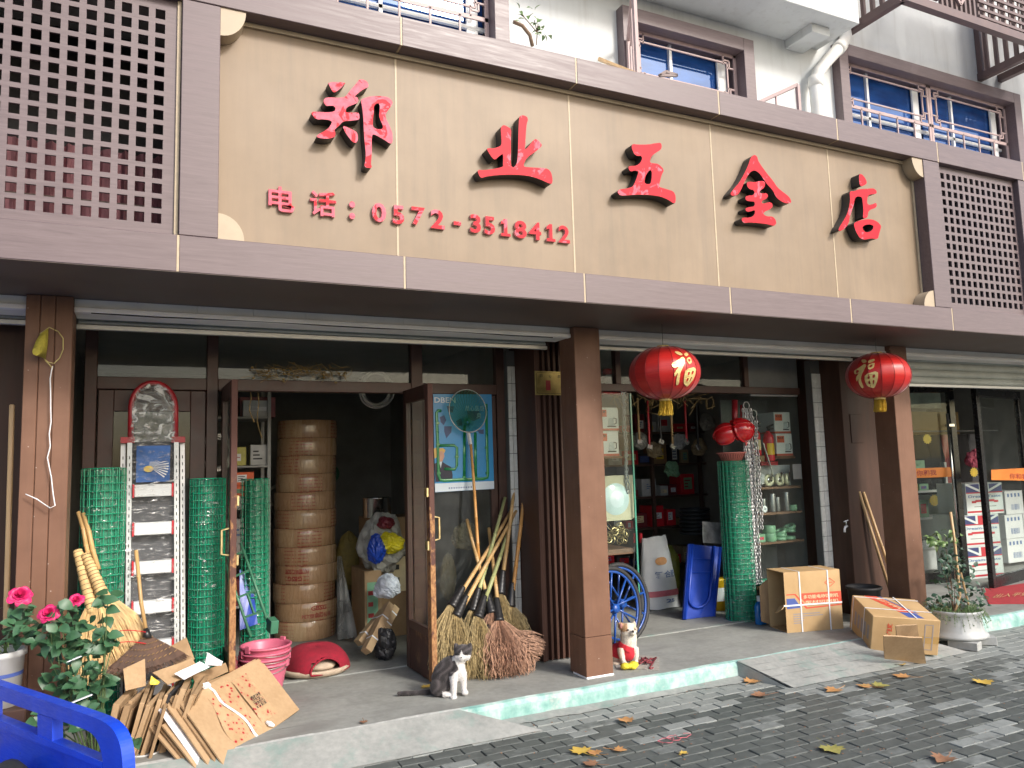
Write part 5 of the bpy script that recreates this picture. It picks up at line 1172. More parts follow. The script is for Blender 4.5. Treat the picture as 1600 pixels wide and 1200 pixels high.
# dried stems on the transom ledge and hanging twigs
m = MB(); q = random.Random(21)
for k in range(90):
    c_ = W(q.uniform(402,545), q.uniform(572,592), 1.02); d = V(q.gauss(0,.06), q.gauss(0,.02), q.gauss(0,.025)); m.tube([c_-d, c_+V(q.gauss(0,.02),0,q.gauss(0,.02)), c_+d], .0022, 3)
    if k % 4 == 0: m.sphere(c_+d, .012, 6, 4, (1,.6,.8))
single('dried_herbs', m, 'herb_dry', 'dried brown stems laid along the transom above the doorway', 'dried herbs', None, 'stuff')
m = MB()
for px_0, l_ in ((388,55),(400,80)):
    m.tube([W(px_0+3*math.sin(k*1.2)+k*1.2, 605+l_*k/6, 1.2) for k in range(7)], .004, 5)
m.tube([W(388,606,1.2), W(400,606,1.2)], .004, 5)
single('twisted_twine', m, 'herb_dry', 'brown twisted cords hanging at the top left of the doorway', 'cord')
# shapes seen through the poster window
blob('paper_bag', 'crumpled tan paper bag behind the poster window glass', W(728,840,1.6), (.12,.08,.13), 'bag_tan', 'bag', 31); blob('paper_bag', 'tan sack lower behind the poster window glass', W(700,905,1.6), (.07,.07,.20), 'bag_tan', 'bag', 32, .1)
# ------------------------------------------------------------ right doorway
rr2 = random.Random(5)
# lanterns
FU = [[[(738,180),(772,184),(788,202),(762,208),(742,194)]], [[(704,248),(735,238),(778,212),(788,226),(776,252),(760,278),(752,300),(758,346),(741,352),(734,318),(742,288),(722,312),(720,290),(748,262),(714,270)]], [[(796,196),(838,184),(840,200),(800,214)]],
 [[(796,224),(842,210),(838,242),(806,254)],[(808,228),(828,223),(827,236),(811,241)]], [[(783,276),(862,260),(858,312),(832,358),(814,352),(788,342),(778,310)],[(798,288),(814,285),(813,300),(799,304)],[(828,282),(845,279),(842,297),(827,299)],[(798,316),(813,313),(813,332),(799,330)],[(827,311),(840,309),(832,332),(826,333)]]]
def lantern(px, py, label, char_ang, tilt=0):
    c_ = W(px, py, -.30); Rr, H = .275, .205
    t_ = thing('red_lantern', label, 'lantern', (c_.x, c_.y, c_.z), group='red silk lanterns under the soffit')
    def surf(a, v, k=0.0):      # v in -1..1
        th = v*math.pi/2*.97; rad = Rr*math.cos(th)**.88+.0; puff = 1-.018*abs(math.sin(a*8))
        return V((rad*puff+k)*math.cos(a), (rad*puff+k)*math.sin(a), H*math.sin(th)+k*math.sin(th))
    m = MB(); m.smooth = True; m.sheet([[surf(2*math.pi*i/128, -1+2*k/24) for i in range(129)] for k in range(25)][::1])
    part('silk_body', m, 'silk_red', t_, False)
    for i in range(16):
        a = 2*math.pi*i/16; m = MB(); m.smooth = True; part('rib', m.tube([surf(a, -1+2*k/16, .0015) for k in range(17)], .0018, 4), 'silk_rib', t_, False)
    m = MB(); m.smooth = True; m.lathe([(.0,H+.012),(.045,H+.010),(.052,H+.002),(.05,H-.012),(.06,H-.016)], seg=24); part('top_cap', m, 'gold_print', t_, False)
    m = MB(); m.smooth = True; m.lathe([(.055,-H+.012),(.05,-H),(.045,-H-.012),(.0,-H-.012)], seg=24); part('bottom_cap', m, 'gold_print', t_, False)
    m = MB(); q = random.Random(int(px))
    for i in range(130):
        a = q.uniform(0, 6.28); r_ = .045*math.sqrt(q.random()); m.tube([(r_*math.cos(a), r_*math.sin(a), -H-.01), (r_*1.15*math.cos(a), r_*1.15*math.sin(a), -H-.06), (r_*1.2*math.cos(a)-.012+q.gauss(0,.004), r_*1.2*math.sin(a)+q.gauss(0,.004), -H-.115-q.uniform(0,.012))], .0022, 3, cap=False)
    part('tassel', m, 'tassel_gold', t_, False, kind='stuff')
    m = MB(); part('cord', m.tube([(0,0,H+.01),(0,0,ZB0-c_.z+.01)], .0018, 5), 'black_plastic', t_, False)
    first = None
    for loops in FU:
        m = MB(); L_2 = [[((x-705)/160, (360-y)/190) for x, y in chaikin(l)] for l in loops]
        slab(m, L_2, lambda u, v, d: surf(char_ang+(u-.5)*.82+.06*(v-.5), (v-.46)*.98, .005-d), .004, 0, 0); o = part('character' if first is None else 'stroke', m, 'gold_print', t_ if first is None else first, False); first = first or o
    return t_
lantern(1038, 583, 'red lantern hanging nearer the middle pillar, its gold character turned right', R(-92))
lantern(1372, 587, 'red lantern hanging at the right pillar, its gold character turned left', R(-163))
# chains hung in strands
def chain(label, top, length, strands, spread, mat='chain_steel', link=.034, wr=.0056, group='hanging chains'):
    t_ = thing('hanging_chain', label, 'chain', tuple(top), group=group)
    proto = MB(); proto.smooth = True
    def ell(m, c_, ax, up): m.tube([c_+ax*(.0105*math.cos(a))+up*(link*.62*math.sin(a)) for a in [2*math.pi*k/10 for k in range(10)]], wr, 4, closed=True)
    m = MB(); m.smooth = True; q = random.Random(len(label))
    for s_ in range(strands):
        ox, oy = spread*(s_-(strands-1)/2)+q.gauss(0,.004), q.gauss(0,.012); n = int(length*q.uniform(.94, 1.0)/link)
        for k in range(n):
            a = (k % 2)*math.pi/2+q.uniform(-.5, .5)+s_; ell(m, V(ox+.006*math.sin(k*.5+s_), oy, -.06-k*link), V(math.cos(a), math.sin(a), 0), V(0, 0, 1))
    part('links', m, mat, t_, False, kind='stuff')
    m = MB(); m.smooth = True; m.tube([(.038*math.cos(a), 0, .038*math.sin(a)-.01) for a in [2*math.pi*k/20 for k in range(20)]], .005, 6, closed=True); part('ring', m, 'chain_steel', t_, False)
chain('thick bunch of bright steel chain hanging beside the green roll', W(1166,632,.95), 1.86, 7, .015)
chain('thinner strand of steel chain right behind the thick bunch', W(1178,645,1.02), 1.2, 2, .02)
chain('grey chain hanging in front of the left glass case', W(974,606,.98), 1.0, 2, .016, 'chain_dull')
# left glass case
lc = thing('glass_case', 'tall glass display case behind the middle pillar', 'display case', (3.75, 1.2, STEP))
for z in (.93, 1.79): part('shelf', MB().bb(3.34, 4.16, 1.0, 1.5, z-.05 if z < 1 else z-.02, z, .003), 'shelf_wood', lc)
part('side_pane', MB().bb(4.165, 4.171, .97, 1.5, .9, 2.38), 'glass_clear', lc); part('front_pane', MB().bb(3.34, 4.16, .965, .971, .9, 2.38), 'glass_clear', lc); part('edge_strip', MB().bb(4.16, 4.176, .955, .969, .3, 2.38), 'glass_edge', lc)
part('back_board', MB().bb(3.34, 4.17, 1.5, 1.52, STEP, 2.38), 'board_grey', lc)
def kettle_box(label, x0, x1, y0, y1, z0, z1, group, jug=True):
    t_ = thing('kettle_box', label, 'box', ((x0+x1)/2, (y0+y1)/2, z0), group=group); h = z1-z0
    part('box', MB().bb(x0, x1, y0, y1, z0, z1, .003), 'box_white', t_); part('red_band', MB().bb(x0-.001, x1+.001, y0-.0015, y1, z0+.001, z0+h*.10), 'box_band', t_)
    part('orange_patch', MB().bb(x0+(x1-x0)*.06, x0+(x1-x0)*.50, y0-.002, y0, z0+h*.60, z0+h*.90), 'patch_orange', t_)
    m = MB(); text(m, '电水壶', rectfn((x0+(x1-x0)*.10, y0-.0025, z0+h*.76), (1,0,0), (0,0,1), (x1-x0)*.35, h*.10), .02); part('lettering', m, 'ink_black', t_)
    cx, cw = x0+(x1-x0)*.68, (x1-x0)*.13
    m = MB(); pts = [(cx-cw,z0+h*.2),(cx+cw,z0+h*.2),(cx+cw*.75,z0+h*.55),(cx-cw*.75,z0+h*.55)]; slab(m, [pts], lambda u, v, d: V(u, y0-.003+d, v), .003, 0, 0); kt = part('kettle_print', m, 'steel_print', t_)
    m = MB(); m.bb(cx-cw*1.3, cx+cw*1.5, y0-.0045, y0-.0032, z0+h*.16, z0+h*.21); part('kettle_base', m, 'ink_black', kt)
    m = MB(); m.tube([(cx+cw*.8, y0-.004, z0+h*.54), (cx+cw*1.6, y0-.004, z0+h*.52), (cx+cw*1.6, y0-.004, z0+h*.32), (cx+cw*.95, y0-.004, z0+h*.28)], .0045, 5); part('kettle_handle', m, 'ink_black', kt)
    return t_
kg = 'white kettle boxes on show'
kettle_box('upper white kettle box behind the middle pillar', 3.80, 4.065, 1.02, 1.25, 2.03, 2.25, kg); kettle_box('lower white kettle box behind the middle pillar', 3.80, 4.055, 1.02, 1.25, 1.791, 2.028, kg)
m = MB(); m.smooth = True
lp = thing('water_tank', 'round pale glass lamp in a beige square frame in the left case', 'lamp', (4.0, 1.05, .98)); q0, q1 = W(940,815,1.0), W(991,742,1.0)
pts = [(q0.x+(q1.x-q0.x)*u, q0.z+(q1.z-q0.z)*v) for u, v in ((0,0),(.85,0),(.97,.06),(1,.15),(1,1),(0,1))]
m = MB(); slab(m, [pts], lambda u, v, d: V(u, .995+d, v), .06, 0, 0); part('frame', m, 'lamp_beige', lp)
m = MB(); m.smooth = True; m.lathe([(0,.030),(.06,.027),(.11,.016),(.148,.0)], ((q0.x+q1.x)/2-.03, .994, (q0.z+q1.z)/2-.01), 28, Matrix.Rotation(R(90), 3, 'X')); part('disc', m, 'lamp_glass', lp)
lp.name = 'round_lamp'
m = MB(); q = random.Random(3)
for k in range(26): 
    c_ = W(q.uniform(950,978), q.uniform(822,846), 1.02); r_ = q.uniform(.02,.045); Mx = Euler((q.uniform(0,3), q.uniform(0,3), 0)).to_matrix(); m.tube([c_+Mx@V(r_*math.cos(a), r_*math.sin(a), 0) for a in [2*math.pi*i/12 for i in range(12)]], .0025, 4, closed=True)
single('wire_fittings', m, 'brass', 'tangle of brass wire fittings on the plank shelf', 'fittings', None, 'stuff')
el = thing('emergency_lamp', 'red and white emergency lantern on top of the left case', 'lamp', (3.93, 1.1, 2.38)); e0 = W(950,590,1.1)
m = MB(); m.smooth = True; m.lathe([(0,0),(.055,0),(.055,.05),(.03,.06),(.028,.19),(.05,.2),(.05,.24),(0,.25)], (e0.x, 1.1, 2.385), 16); part('body', m, 'red_bright', el)
m = MB(); m.smooth = True; m.lathe([(.033,.065),(.033,.185)], (e0.x, 1.1, 2.385), 16); part('tube', m, 'paper_white', el); part('foot', MB().bb(e0.x-.09, e0.x+.14, 1.04, 1.16, 2.381, 2.41, .01), 'red_bright', el)
# barrow wheels
def wheel(label, c_, yaw, Rw=.335):
    t_ = thing('spoked_wheel', label, 'wheel', c_, rot=(R(-6), 0, yaw), group='blue barrow wheels')
    def ring(r, th, y=0, n=44): return [(r*math.cos(a), y, r*math.sin(a)) for a in [2*math.pi*i/n for i in range(n)]]
    m = MB(); m.smooth = True; part('tyre', m.tube(ring(Rw, 0), .022, 8, closed=True), 'rubber', t_, False)
    m = MB(); m.smooth = True; m.tube(ring(Rw-.027, 0), .012, 8, closed=True); part('rim', m, 'paint_blue', t_, False)
    m = MB(); m.smooth = True; m.tube(ring(Rw-.018, -.018), .004, 6, closed=True); part('rim_edge', m, 'aluminium', t_, False)
    m = MB(); m.smooth = True; m.lathe([(0,-.05),(.035,-.05),(.04,-.03),(.04,.03),(.035,.05),(0,.05)], seg=16, M=Matrix.Rotation(R(90), 3, 'X')); part('hub', m, 'paint_blue', t_, False)
    for i in range(10):
        a = 2*math.pi*i/10+.2; m = MB(); m.smooth = True; part('spoke', m.tube([(.035*math.cos(a), .03*(-1)**i, .035*math.sin(a)), ((Rw-.03)*math.cos(a), 0, (Rw-.03)*math.sin(a))], .0095, 7), 'paint_blue', t_, False)
wheel('blue spoked barrow wheel right behind the small dog', (3.66, .62, STEP+.357), R(14)); wheel('second blue barrow wheel behind the first one', (3.84, .78, STEP+.357), R(10))
# green roll, basket, helmets
mesh_roll(5.46, 1.06, .152, 1.58, 'green wire mesh roll in the right doorway under the red helmets')
bk = thing('plastic_basket', 'small pink plastic basket on top of the green roll', 'basket', (5.44, 1.05, 1.72)); m = MB(); m.smooth = True
m.lathe([(0,.004),(.10,.0),(.135,.075),(.150,.078),(.150,.086),(.132,.084),(.098,.01),(0,.012)], (5.44,1.05,1.715), 32); part('bowl', m, 'basket_pink', bk)
m = MB()
for i in range(32): a = 2*math.pi*i/32; m.beam((5.44+.107*math.cos(a), 1.05+.107*math.sin(a), 1.735), (5.44+.134*math.cos(a), 1.05+.134*math.sin(a), 1.785), .006, .004)
part('slots', m, 'basket_dark', bk, kind='stuff')
def helmet(label, c_, r, Mx):
    t_ = thing('safety_helmet', label, 'helmet', tuple(c_), rot=Mx.to_euler(), group='red helmets above the basket'); m = MB(); m.smooth = True
    m.lathe([(r*1.0,-.012),(r*1.0,.0)]+[(r*math.cos(math.pi/2*k/10), r*1.02*math.sin(math.pi/2*k/10)) for k in range(11)], seg=28, sx=1.12); part('shell', m, 'helmet_red', t_, False)
    m = MB(); m.smooth = True; m.tube([((r*1.0*math.cos(a))*1.12, .0+(.02*math.sin(a)), r*1.03*math.sin(a)) for a in [math.pi*k/16 for k in range(17)]], .008, 6); part('ridge', m, 'helmet_red', t_, False)
    m = MB(); m.smooth = True; m.sheet([[V((r+o)*1.12*math.cos(a), (r+o)*math.sin(a), -.010-o*.25) for a in [-1.0+2.0*k/14 for k in range(15)]] for o in (0, .035)]); part('peak', m, 'helmet_red', t_, False)
helmet('left red helmet hanging above the basket, shown from the side', W(1134,678,1.0), .115, Euler((R(70), R(-25), R(-60))).to_matrix()); helmet('right red helmet hanging above the basket with a bright highlight', W(1158,672,.90), .125, Euler((R(75), R(20), R(20))).to_matrix())
hb = thing('hanging_torches', 'red torch tubes hanging above the helmets', 'torch', tuple(W(1148,640,.98)))
for i, px in enumerate((1148, 1158, 1163)):
    m = MB(); m.smooth = True; m.tube([W(px, 625+i*8, .98), W(px, 652, .98), W(px, 668, .98)], [.030 if i == 0 else .010]*2+[.012 if i == 0 else .006], 12); part('torch', m, 'torch_red', hb)
# white sack, red handles, yellow-green sack
sk = thing('woven_sack', 'upright white woven plastic sack with a red band at its foot', 'sack', (5.16, 2.05, STEP)); m = MB(); m.smooth = True
B4 = [W(1002,940,2.0), W(1060,938,2.0), W(1040,836,2.1), W(1003,842,2.1)]
for p_ in B4[:2]: p_.z = STEP+.01
g = []
for k in range(13):
    v = k/12; L_0 = B4[0].lerp(B4[3], v); R_0 = B4[1].lerp(B4[2], v); row = []
    dpt = .10*(1-v)**.5+.012
    for i in range(29):
        a = 2*math.pi*i/28; cx = (L_0+R_0)/2; hw = (R_0-L_0)/2; row.append(cx+hw*(math.copysign(abs(math.cos(a))**.7, math.cos(a)))+V(0, -dpt*math.copysign(abs(math.sin(a))**.8, math.sin(a))+.006*math.sin(i*2+k*1.7), .006*math.sin(i*1.3+k)))
    g.append(row)
part('sack', m.sheet(g[::-1]), 'sack_white', sk)
def sackfn(u, v, d=0):
    L_0 = B4[0].lerp(B4[3], v); R_0 = B4[1].lerp(B4[2], v); a = math.pi*(.12+.76*(1-u)); dpt = .10*(1-v)**.5+.012
    return (L_0+R_0)/2+(R_0-L_0)/2*(math.copysign(abs(math.cos(a))**.7, math.cos(a)))+V(0, -dpt*abs(math.sin(a))**.8-.012, 0)
m = MB(); m.sheet([[sackfn(i/10, v) for i in range(11)] for v in (.17, .25)]); part('red_band', m, 'sack_red', sk)
c0 = (.52, .66); m = MB(); m.add([sackfn(c0[0]+.12*math.cos(a), c0[1]+.055*math.sin(a)) for a in [2*math.pi*k/16 for k in range(16)]], [tuple(range(16))]); part('sun_emblem', m, 'emblem_orange', sk)
m = MB(); text(m, '复合肥', lambda u, v, d: sackfn(.35+.5*u, .42+.10*v), .01); part('lettering', m, 'ink_blue', sk); m = MB(); text(m, '25', lambda u, v, d: sackfn(.5+.15*u, .08+.05*v), .02); part('lettering', m, 'ink_blue', sk)
ro = thing('hand_tools', 'two red-tipped tool handles standing left of the white sack', 'tool', (4.86, 2.1, STEP))
for px in (992, 1001):
    part('shaft', MB().tube([W(px-4,930,2.15), W(px,845,2.15)], .012, 8), 'black_plastic', ro); part('grip', MB().tube([W(px,848,2.15), W(px,833,2.15)], .019, 10), 'red_bright', ro)
blob('fertiliser_sack', 'yellow-green sack half hidden behind the white one', W(1050,898,2.35), (.09,.10,.30), 'sack_olive', 'sack', 41, .10)
# blue folding table leaf
bt = thing('folding_table', 'bright blue plastic folding table standing on edge', 'table', (5.17, 1.36, STEP)); T4 = [W(1067,962,1.34), W(1118,969,1.30), W(1128,855,1.46), W(1076,850,1.46)]
for p_ in T4[:2]: p_.z = STEP+.005
part('top', sheet_slab(MB(), T4[0], T4[1], T4[2], T4[3], .028, .0, 2), 'blue_plastic', bt)
def TF(u, v, l=.012): n_ = (T4[1]-T4[0]).cross(T4[3]-T4[0]).normalized(); return T4[0].lerp(T4[1], u).lerp(T4[3].lerp(T4[2], u), v)+n_*l
n_ = (T4[1]-T4[0]).cross(T4[3]-T4[0]).normalized(); sgn = 1 if n_.y < 0 else -1
m = MB(); m.smooth = True; pts = [TF(.10,1.0,sgn*.016), TF(.10,.35,sgn*.016)]+[TF(.42-.32*math.cos(a), .30-.16*math.sin(a), sgn*.016) for a in [math.pi*k/10 for k in range(11)]]+[TF(.74,.35,sgn*.016), TF(.74,1.0,sgn*.016)]
part('leg_tube', m.tube(pts, .014, 8), 'blue_plastic', bt)
for v in (.62, .80): part('rib', MB().beam(TF(.10,v,sgn*.010), TF(.74,v,sgn*.010), .016), 'blue_plastic', bt)
for u in (.05, .95): part('edge_rib', MB().beam(TF(u,0,sgn*.006), TF(u,1,sgn*.006), .022), 'blue_plastic', bt)
yb = thing('yellow_tub', 'yellow paint tub with a white label behind the blue table', 'tub', (5.62, 1.62, STEP)); m = MB(); m.smooth = True; m.lathe([(0,0),(.12,0),(.135,.30),(.145,.31),(.145,.33),(.13,.335),(0,.335)], (5.60,1.62,STEP), 26); part('tub', m, 'tub_yellow', yb)
m = MB(); m.smooth = True; m.lathe([(.128,.10),(.136,.24)], (5.60,1.62,STEP), 10, a0=R(-130), a1=R(-80)); part('label_patch', m, 'paper_white', yb)
loose('picture_card', 'white card with a dark sketch leaning above the blue table', [(1097,815,1.75),(1130,817,1.75),(1131,850,1.70),(1098,848,1.70)], 'card_sketch', 'card', .006)
# detergent bottle
db = thing('detergent_bottle', 'blue detergent bottle with a white cap beside the open carton', 'bottle', (5.47, .78, STEP)); dc = W(1189,968,.78); dc.z = STEP
m = MB(); m.smooth = True; m.lathe([(0,0),(.062,.0),(.066,.01),(.066,.17),(.05,.20),(.025,.215),(.025,.225),(0,.226)], dc, 22, sy=.62); part('body', m, 'detergent_blue', db)
m = MB(); m.smooth = True; m.lathe([(.028,.218),(.030,.265),(0,.268)], dc, 16); part('cap', m, 'paper_white', db)
m = MB(); m.add([dc+V(.045*math.cos(a)+.0, -.0435, .095+.05*math.sin(a)) for a in [2*math.pi*k/16 for k in range(16)]], [tuple(range(16))]); part('label_patch', m, 'paper_white', db); m = MB(); text(m, '洗洁精', rectfn(dc+V(-.034,-.0440,.082), (1,0,0), (0,0,1), .068, .026), .02); part('lettering', m, 'red_bright', db)
# open carton with strapping
t = NT('carton_plain'); p = t.pos(); a = t.noise(p, 4, 5, .6); t.base(t.ramp(a, [(.3, (.44,.285,.13)), (.7, (.55,.37,.185))])); t.set(Roughness=.7); t.bump(t.noise(t.pos((1,1,8)), 30, 3), .06, .002)
def carton(label, c_, rot, size, prints, name='strapped_carton', open_left=False):
    t_ = thing(name, label, 'carton', c_, rot=rot); sx, sy, sz = [s/2 for s in size]; th = .006
    if open_left:
        m = MB(); m.bb(-sx,sx,-sy,-sy+th,-sz,sz); m.bb(-sx,sx,sy-th,sy,-sz,sz); m.bb(-sx,sx,-sy+th,sy-th,-sz,-sz+th); m.bb(-sx,sx,-sy+th,sy-th,sz-th,sz); m.bb(sx-th,sx,-sy+th,sy-th,-sz+th,sz-th); part('body', m, 'carton_plain', t_, False)
        m = MB(); sheet_slab(m, V(-sx,-sy,-.02), V(-sx-.05,-sy-.02,-.06), V(-sx-.07,-sy+.06,-.10), V(-sx,-sy+.10,-.05), .005, .004, 3); part('torn_flap', m, 'carton_plain', t_, False)
        m = MB(); sheet_slab(m, V(-sx,sy,-sz+.02), V(-sx-.10,sy-.02,-sz+.06), V(-sx-.10,sy-.02,sz-.16), V(-sx,sy,sz-.10), .005, .004, 3); part('side_flap', m, 'cardboard_dark', t_, False)
    else:
        m = MB(); m.box((0,0,0), size, None, .006); part('body', m, 'carton_plain', t_, False)
    prints(t_, sx, sy, sz); return t_
def pr1(t_, sx, sy, sz):
    y = -sy-.0012
    def poly(pts, mat, nm, yy=y): m = MB(); slab(m, [[(u*sx, v*sz) for u, v in pts]], lambda u, v, d: V(u, yy+d, v), .001, 0, 0); return part(nm, m, mat, t_, False)
    poly([(-.42,.27),(1.0,.27),(1.0,-.13),(-.22,-.13),(-.42,.10)], 'print_orange', 'red_panel'); poly([(-.95,.12),(-.66,.12),(-.45,-.20),(-.95,-.22)], 'print_blue', 'blue_panel'); poly([(-.95,.27),(-.62,.27),(-.24,-.20),(1,-.16),(1,-.20),(-.28,-.25),(-.66,.235),(-.95,.235)], 'print_orange', 'red_line')
    m = MB(); text(m, '多功能电动切割机', rectfn((-.36*sx, y-.001, .08*sz), (1,0,0), (0,0,1), 1.25*sx, .13*sz), .015); text(m, '型材切割机', rectfn((-.30*sx, y-.001, -.08*sz), (1,0,0), (0,0,1), 1.2*sx, .10*sz), .01); part('lettering', m, 'print_cream', t_, False, kind='stuff')
    m = MB()
    for k, w_ in enumerate((1.35, 1.5, .55, .5, .45)): m.bb(-.75*sx, (-.75+w_*.7)*sx, y-.0004, y, (-.42-.075*k)*sz, (-.385-.075*k)*sz)
    part('small_print', m, 'print_grey', t_, False, kind='stuff')
    m = MB(); d = [(.62,.72),(.80,.58),(.62,.44),(.44,.58)]
    for i in range(4): m.beam((d[i][0]*sx, y, d[i][1]*sz), (d[(i+1)%4][0]*sx, y, d[(i+1)%4][1]*sz), .006, .001, (0,1,0))
    m.beam((.52*sx, y-.0004, .58*sz), (.72*sx, y-.0004, .58*sz), .006, .001, (0,1,0)); part('emblem', m, 'print_orange', t_, False)
    for u in (-.46, .55): part('strap', MB().bb(u*sx-.006, u*sx+.006, -sy-.0045, -sy-.0028, -sz, sz), 'strap_white', t_, False)
    part('strap', MB().bb(-sx-.02, sx+.002, -sy-.006, -sy-.0047, -.13*sz, -.08*sz), 'strap_white', t_, False); part('strap', MB().bb(-.46*sx-.006, -.46*sx+.006, -sy, sy, sz+.0005, sz+.002), 'strap_white', t_, False); part('strap', MB().bb(.55*sx-.006, .55*sx+.006, -sy, sy, sz+.0005, sz+.002), 'strap_white', t_, False)
carton('upright open carton with red and blue print on the step', (5.676, .428, .402), (0,0,-.246), (.578,.30,.544), pr1, open_left=True)
def pr2(t_, sx, sy, sz):
    z = sz+.0012
    def poly(pts, mat, nm): m = MB(); slab(m, [[(u*sx, v*sy) for u, v in pts]], lambda u, v, d: V(u, v, z-d), .001, 0, 0); return part(nm, m, mat, t_, False)
    poly([(-.62,1.0),(-.22,1.0),(.42,-.42),(-.02,-.42)], 'print_orange', 'red_panel'); poly([(-.02,-.46),(.44,-.46),(.55,-.92),(.10,-.92)], 'print_blue', 'blue_panel'); poly([(-.16,1.0),(-.10,1.0),(.56,-.5),(.5,-.5)], 'print_blue', 'blue_line')
    m = MB(); text(m, '切割机', rectfn((-.38*sx,.75*sy,z+.001), (.64,-1.30*sy/sx,0), (1,.4,0), 1.05*sy, .16*sx), .02); part('lettering', m, 'print_cream', t_, False)
    for v in (.78, -.30): part('strap', MB().bb(-sx-.002, sx+.002, v*sy-.006, v*sy+.006, sz+.003, sz+.0045), 'strap_white', t_, False)
    for v in (.78, -.30): part('strap', MB().bb(-sx-.0045, -sx-.003, v*sy-.006, v*sy+.006, -sz, sz), 'strap_white', t_, False)
    part('strap', MB().bb(.30*sx-.006, .30*sx+.006, -sy-.002, sy, sz+.0046, sz+.006), 'strap_white', t_, False)
    m = MB(); y = -sy-.0012; text(m, '小心轻放', rectfn((-.40*sx, y, -.55*sz), (0,0,1), (-1,0,0), 1.2*sz, .16*sx), .02); part('lettering', m, 'print_orange', t_, False)
    m = MB()
    for k in range(5): m.bb(-sx-.0012, -sx-.0006, (-.8+.3*k)*sy, (-.62+.3*k)*sy, -.5*sz, .3*sz)
    part('small_print', m, 'print_grey', t_, False, kind='stuff')
    m = MB()
    for a_, b_, c_, d_ in ((.55,.58,-.7,.7),(.78,.81,-.7,.7),(.55,.81,.68,.72),(.55,.81,-.02,.02),(.55,.81,-.72,-.68)): m.bb(a_*sx, b_*sx, y-.0005, y, c_*sz, d_*sz)
    part('mark_frame', m, 'print_grey', t_, False); part('tape', MB().bb(.2*sx, sx*.99, y+.0002, y+.001, -.35*sz, .05*sz), 'tape_brown', t_, False)
carton('carton lying tilted off the step edge with red and blue print on top', (5.987,-.275,.245), (.176,.085,-.534), (.553,.514,.306), pr2)
loose('cardboard_flap', 'flat cardboard piece leaning on the tilted carton', [(1380,992,-.72),(1440,995,-.80),(1446,1036,-.62),(1381,1027,-.56)], 'cardboard', 'cardboard', .012, .0); loose('cardboard_flap', 'smaller cardboard piece standing behind the leaning one', [(1399,977,-.66),(1432,975,-.72),(1440,1024,-.58),(1402,1020,-.55)], 'cardboard', 'cardboard', .010, .0)
# poles and tub by the right column, tap on the casing
wp = 'wooden poles by the right column'
for a_, b_, lab in (((1342,768,.56),(1393,930,.40),'pale wooden pole nearer the right column'), ((1349,769,.55),(1404,930,.36),'second pale wooden pole beside the first')):
    A_, B_ = W(*a_), W(*b_); B_ = A_.lerp(B_, 1.03); m = MB(); m.smooth = True; single('wooden_pole', m.tube([A_, B_], .0155, 10), 'pole_wood', lab, 'pole', wp)
m = MB(); m.smooth = True; tc = W(1353,912,.30); m.lathe([(0,0),(.125,0),(.15,.30),(.165,.31),(.168,.33),(.150,.335),(.142,.30),(.12,.02),(0,.02)], (tc.x, .33, STEP), 30); single('black_tub', m, 'rubber', 'round black plastic tub between the two printed cartons', 'tub')
tp = thing('water_tap', 'white and steel water tap sticking out of the brown column casing', 'tap', tuple(W(1322,822,.62))); b_ = W(1325,822,.60)
for pts, r_, mt in (([b_+V(.02,.06,0), b_, b_-V(.075,.03,0)], .012, 'aluminium'), ([b_-V(.07,.03,0), b_-V(.085,.03,.02), b_-V(.088,.03,.055)], .011, 'paper_white'), ([b_-V(.045,.02,-.01), b_-V(.045,.02,-.055)], .006, 'aluminium'), ([b_+V(-.075,-.02,.05), b_+V(-.015,-.02,.062)], .007, 'paper_white')): m = MB(); m.smooth = True; part('tap_piece', m.tube(pts, r_, 10), mt, tp)
# right glass case with its stock
rc = thing('glass_case', 'glass display case of hardware at the right of the doorway', 'display case', (6.0, 1.2, STEP))
SH = {'a': 1.43, 'b': 1.165, 'c': .865, 'd': .42}
for z in SH.values(): part('shelf', MB().bb(5.70, 6.36, 1.04, 1.46, z-.025, z, .003), 'shelf_wood', rc)
part('front_pane', MB().bb(5.72, 6.36, 1.010, 1.016, .40, 2.38), 'glass_clear', rc); part('side_pane', MB().bb(5.70, 5.706, 1.02, 1.46, .40, 2.38), 'glass_clear', rc); part('top_rail', MB().bb(5.70, 6.36, 1.0, 1.03, 2.38, 2.40), 'rack_grey', rc); part('back_board', MB().bb(5.70, 6.38, 1.47, 1.49, STEP, 2.38), 'board_grey', rc); part('base', MB().bb(5.72, 6.36, 1.03, 1.46, STEP, .39), 'door_brown', rc)
kettle_box('upper white kettle box in the right glass case', 6.10, 6.33, 1.10, 1.34, 1.99, 2.22, kg); kettle_box('lower white kettle box in the right glass case', 6.11, 6.34, 1.10, 1.34, 1.75, 1.988, kg)
part('box_stand', MB().bb(6.08, 6.355, 1.09, 1.36, 1.72, 1.748), 'shelf_wood', rc)
